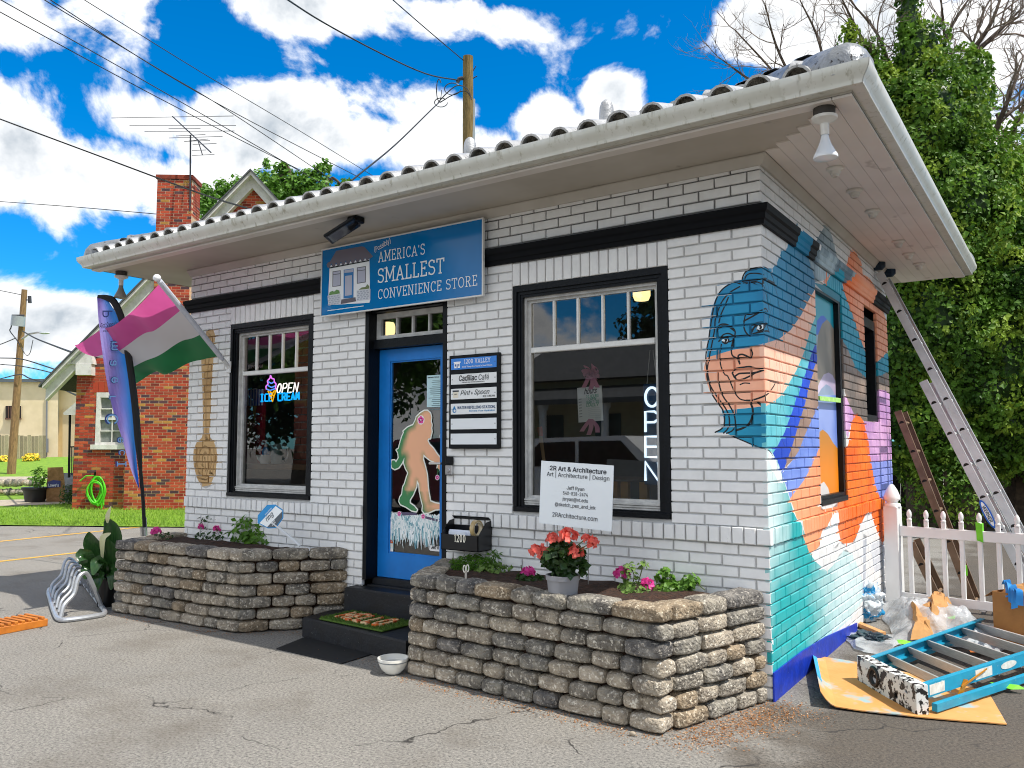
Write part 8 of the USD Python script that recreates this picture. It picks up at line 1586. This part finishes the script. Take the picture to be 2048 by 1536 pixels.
# ================================================================ across the street (it shows in the shop windows)
fw_ = lambda x, y: np.array([x, y, 0.0])
for k, (x, y, h, r, lab) in enumerate(((-16, -13, 9, 3.2, 'broad green tree across the street left of the porch house'), (-9, -27, 12, 4.6, 'tall green tree across the street behind the porch house'), (5, -21, 9, 3.4, 'green street tree across the street right of the porch house'), (-24, -17, 10, 4.2, 'big green tree far along the street across from the store'))):
    rr = np.random.default_rng(100 + k); bl_ = [(np.array([x, y, h * .62]) + rr.normal(0, 1, 3) * [r * .45, r * .4, h * .14], (r * .62, r * .6, r * .5)) for _ in range(8)]; crown_tree('street_tree', lab, (x, y, 0), bl_, M['leafdark'] if k % 2 else M['leaf'], .34, 300, 110 + k, .3)
hh = thing('porch_house', 'pale house with a columned porch across the street from the store', 'house'); mb = MB(); mb.add(bx(-14, -24, 0, -5, -18, 3.6)); mb.build('wall', mat('pale_siding', 'c8bf9e', 'b8b090', scale=2, stretch=(1, 1, 12)), hh); mb = MB(); mb.add(hull([(-14.6, -24.5, 3.6), (-4.4, -24.5, 3.6), (-14.6, -17.4, 3.6), (-4.4, -17.4, 3.6), (-14.6, -21, 5.2), (-4.4, -21, 5.2)])); mb.add(hull([(-14.2, -18, 3.0), (-4.8, -18, 3.0), (-14.2, -15.4, 2.7), (-4.8, -15.4, 2.7), (-14.2, -15.4, 2.85), (-4.8, -15.4, 2.85), (-14.2, -18, 3.4), (-4.8, -18, 3.4)])); mb.build('roof', M['shingle'], hh)
for x in (-13.8, -11.6, -9.5, -7.4, -5.2): mb = MB(); mb.add(lathe([(.18, .4), (.18, .55), (.13, .6), (.11, 2.5), (.17, 2.6), (.17, 2.72)], 14, (x, -15.7, 0))); mb.build('column', M['whitepaint'], hh, smooth=40)
mb = MB(); mb.add(bx(-14.1, -18, 0, -4.9, -15.5, .4)); mb.build('porch_floor', M['concrete'], hh)
for x in (-12.7, -10.6, -6.4): mb = MB(); mb.add(bx(x - .45, -18.0, 1.1, x + .45, -17.96, 2.5)); mb.build('window', mat('porch_pane', '20262a', rough=.1) if 'ppn' not in M else M['ppn'], hh); M.setdefault('ppn', UsdShade.Material.Get(stage, '/World/Looks/porch_pane'))
def car(label, x, y, col, nm):
    t = thing('parked_car', label, 'car', group='cars parked across from the store'); body = Polygon([(-2.3, .35), (-2.35, .75), (-2.1, 1.0), (-1.0, 1.08), (-.35, 1.62), (1.5, 1.66), (2.15, 1.10), (2.3, .95), (2.3, .35)]); paint = mat(nm, col, rough=.2, spec=.7)
    mb = MB(); q = body.buffer(-.06).buffer(.06); mb.add(prism(q, (x, y, 0), (1, 0, 0), (0, 0, 1), -.85, .85)); mb.build('body', paint, t, smooth=30); gl = mat(nm + '_glass', '0e1418', rough=.05)
    for sy in (-.862, .85): mb = MB(); mb.add(prism(Polygon([(-.78, 1.10), (-.25, 1.54), (.5, 1.56), (.5, 1.10)]).union(Polygon([(.58, 1.10), (.58, 1.56), (1.42, 1.57), (1.86, 1.12)])), (x, y, 0), (1, 0, 0), (0, 0, 1), -sy - .012 if sy > 0 else -sy - .012, -sy if sy > 0 else -sy)); mb.build('window', gl, t)
    for wx in (-1.45, 1.4):
        for sy in (-.78, .78): mb = MB(); mb.add(xf(lathe([(0, -.1), (.2, -.1), (.22, -.11), (.34, -.11), (.36, -.08), (.36, .08), (.34, .11), (.22, .11), (.2, .1), (0, .1)], 20), (x + wx, y + sy, .36), (1, 0, 0), (0, 0, 1), (0, 1, 0))); mb.build('wheel', M['mbblack'], t, smooth=40)
    return t
car('white estate car parked across from the right shop window', -6.4, -8.6, (.75, .76, .76), 'car_white'); car('dark red car parked across from the blue door', -10.2, -8.8, (.16, .015, .03), 'car_red'); car('dark grey car parked farther along the street', 1.8, -10.5, (.05, .055, .06), 'car_grey')
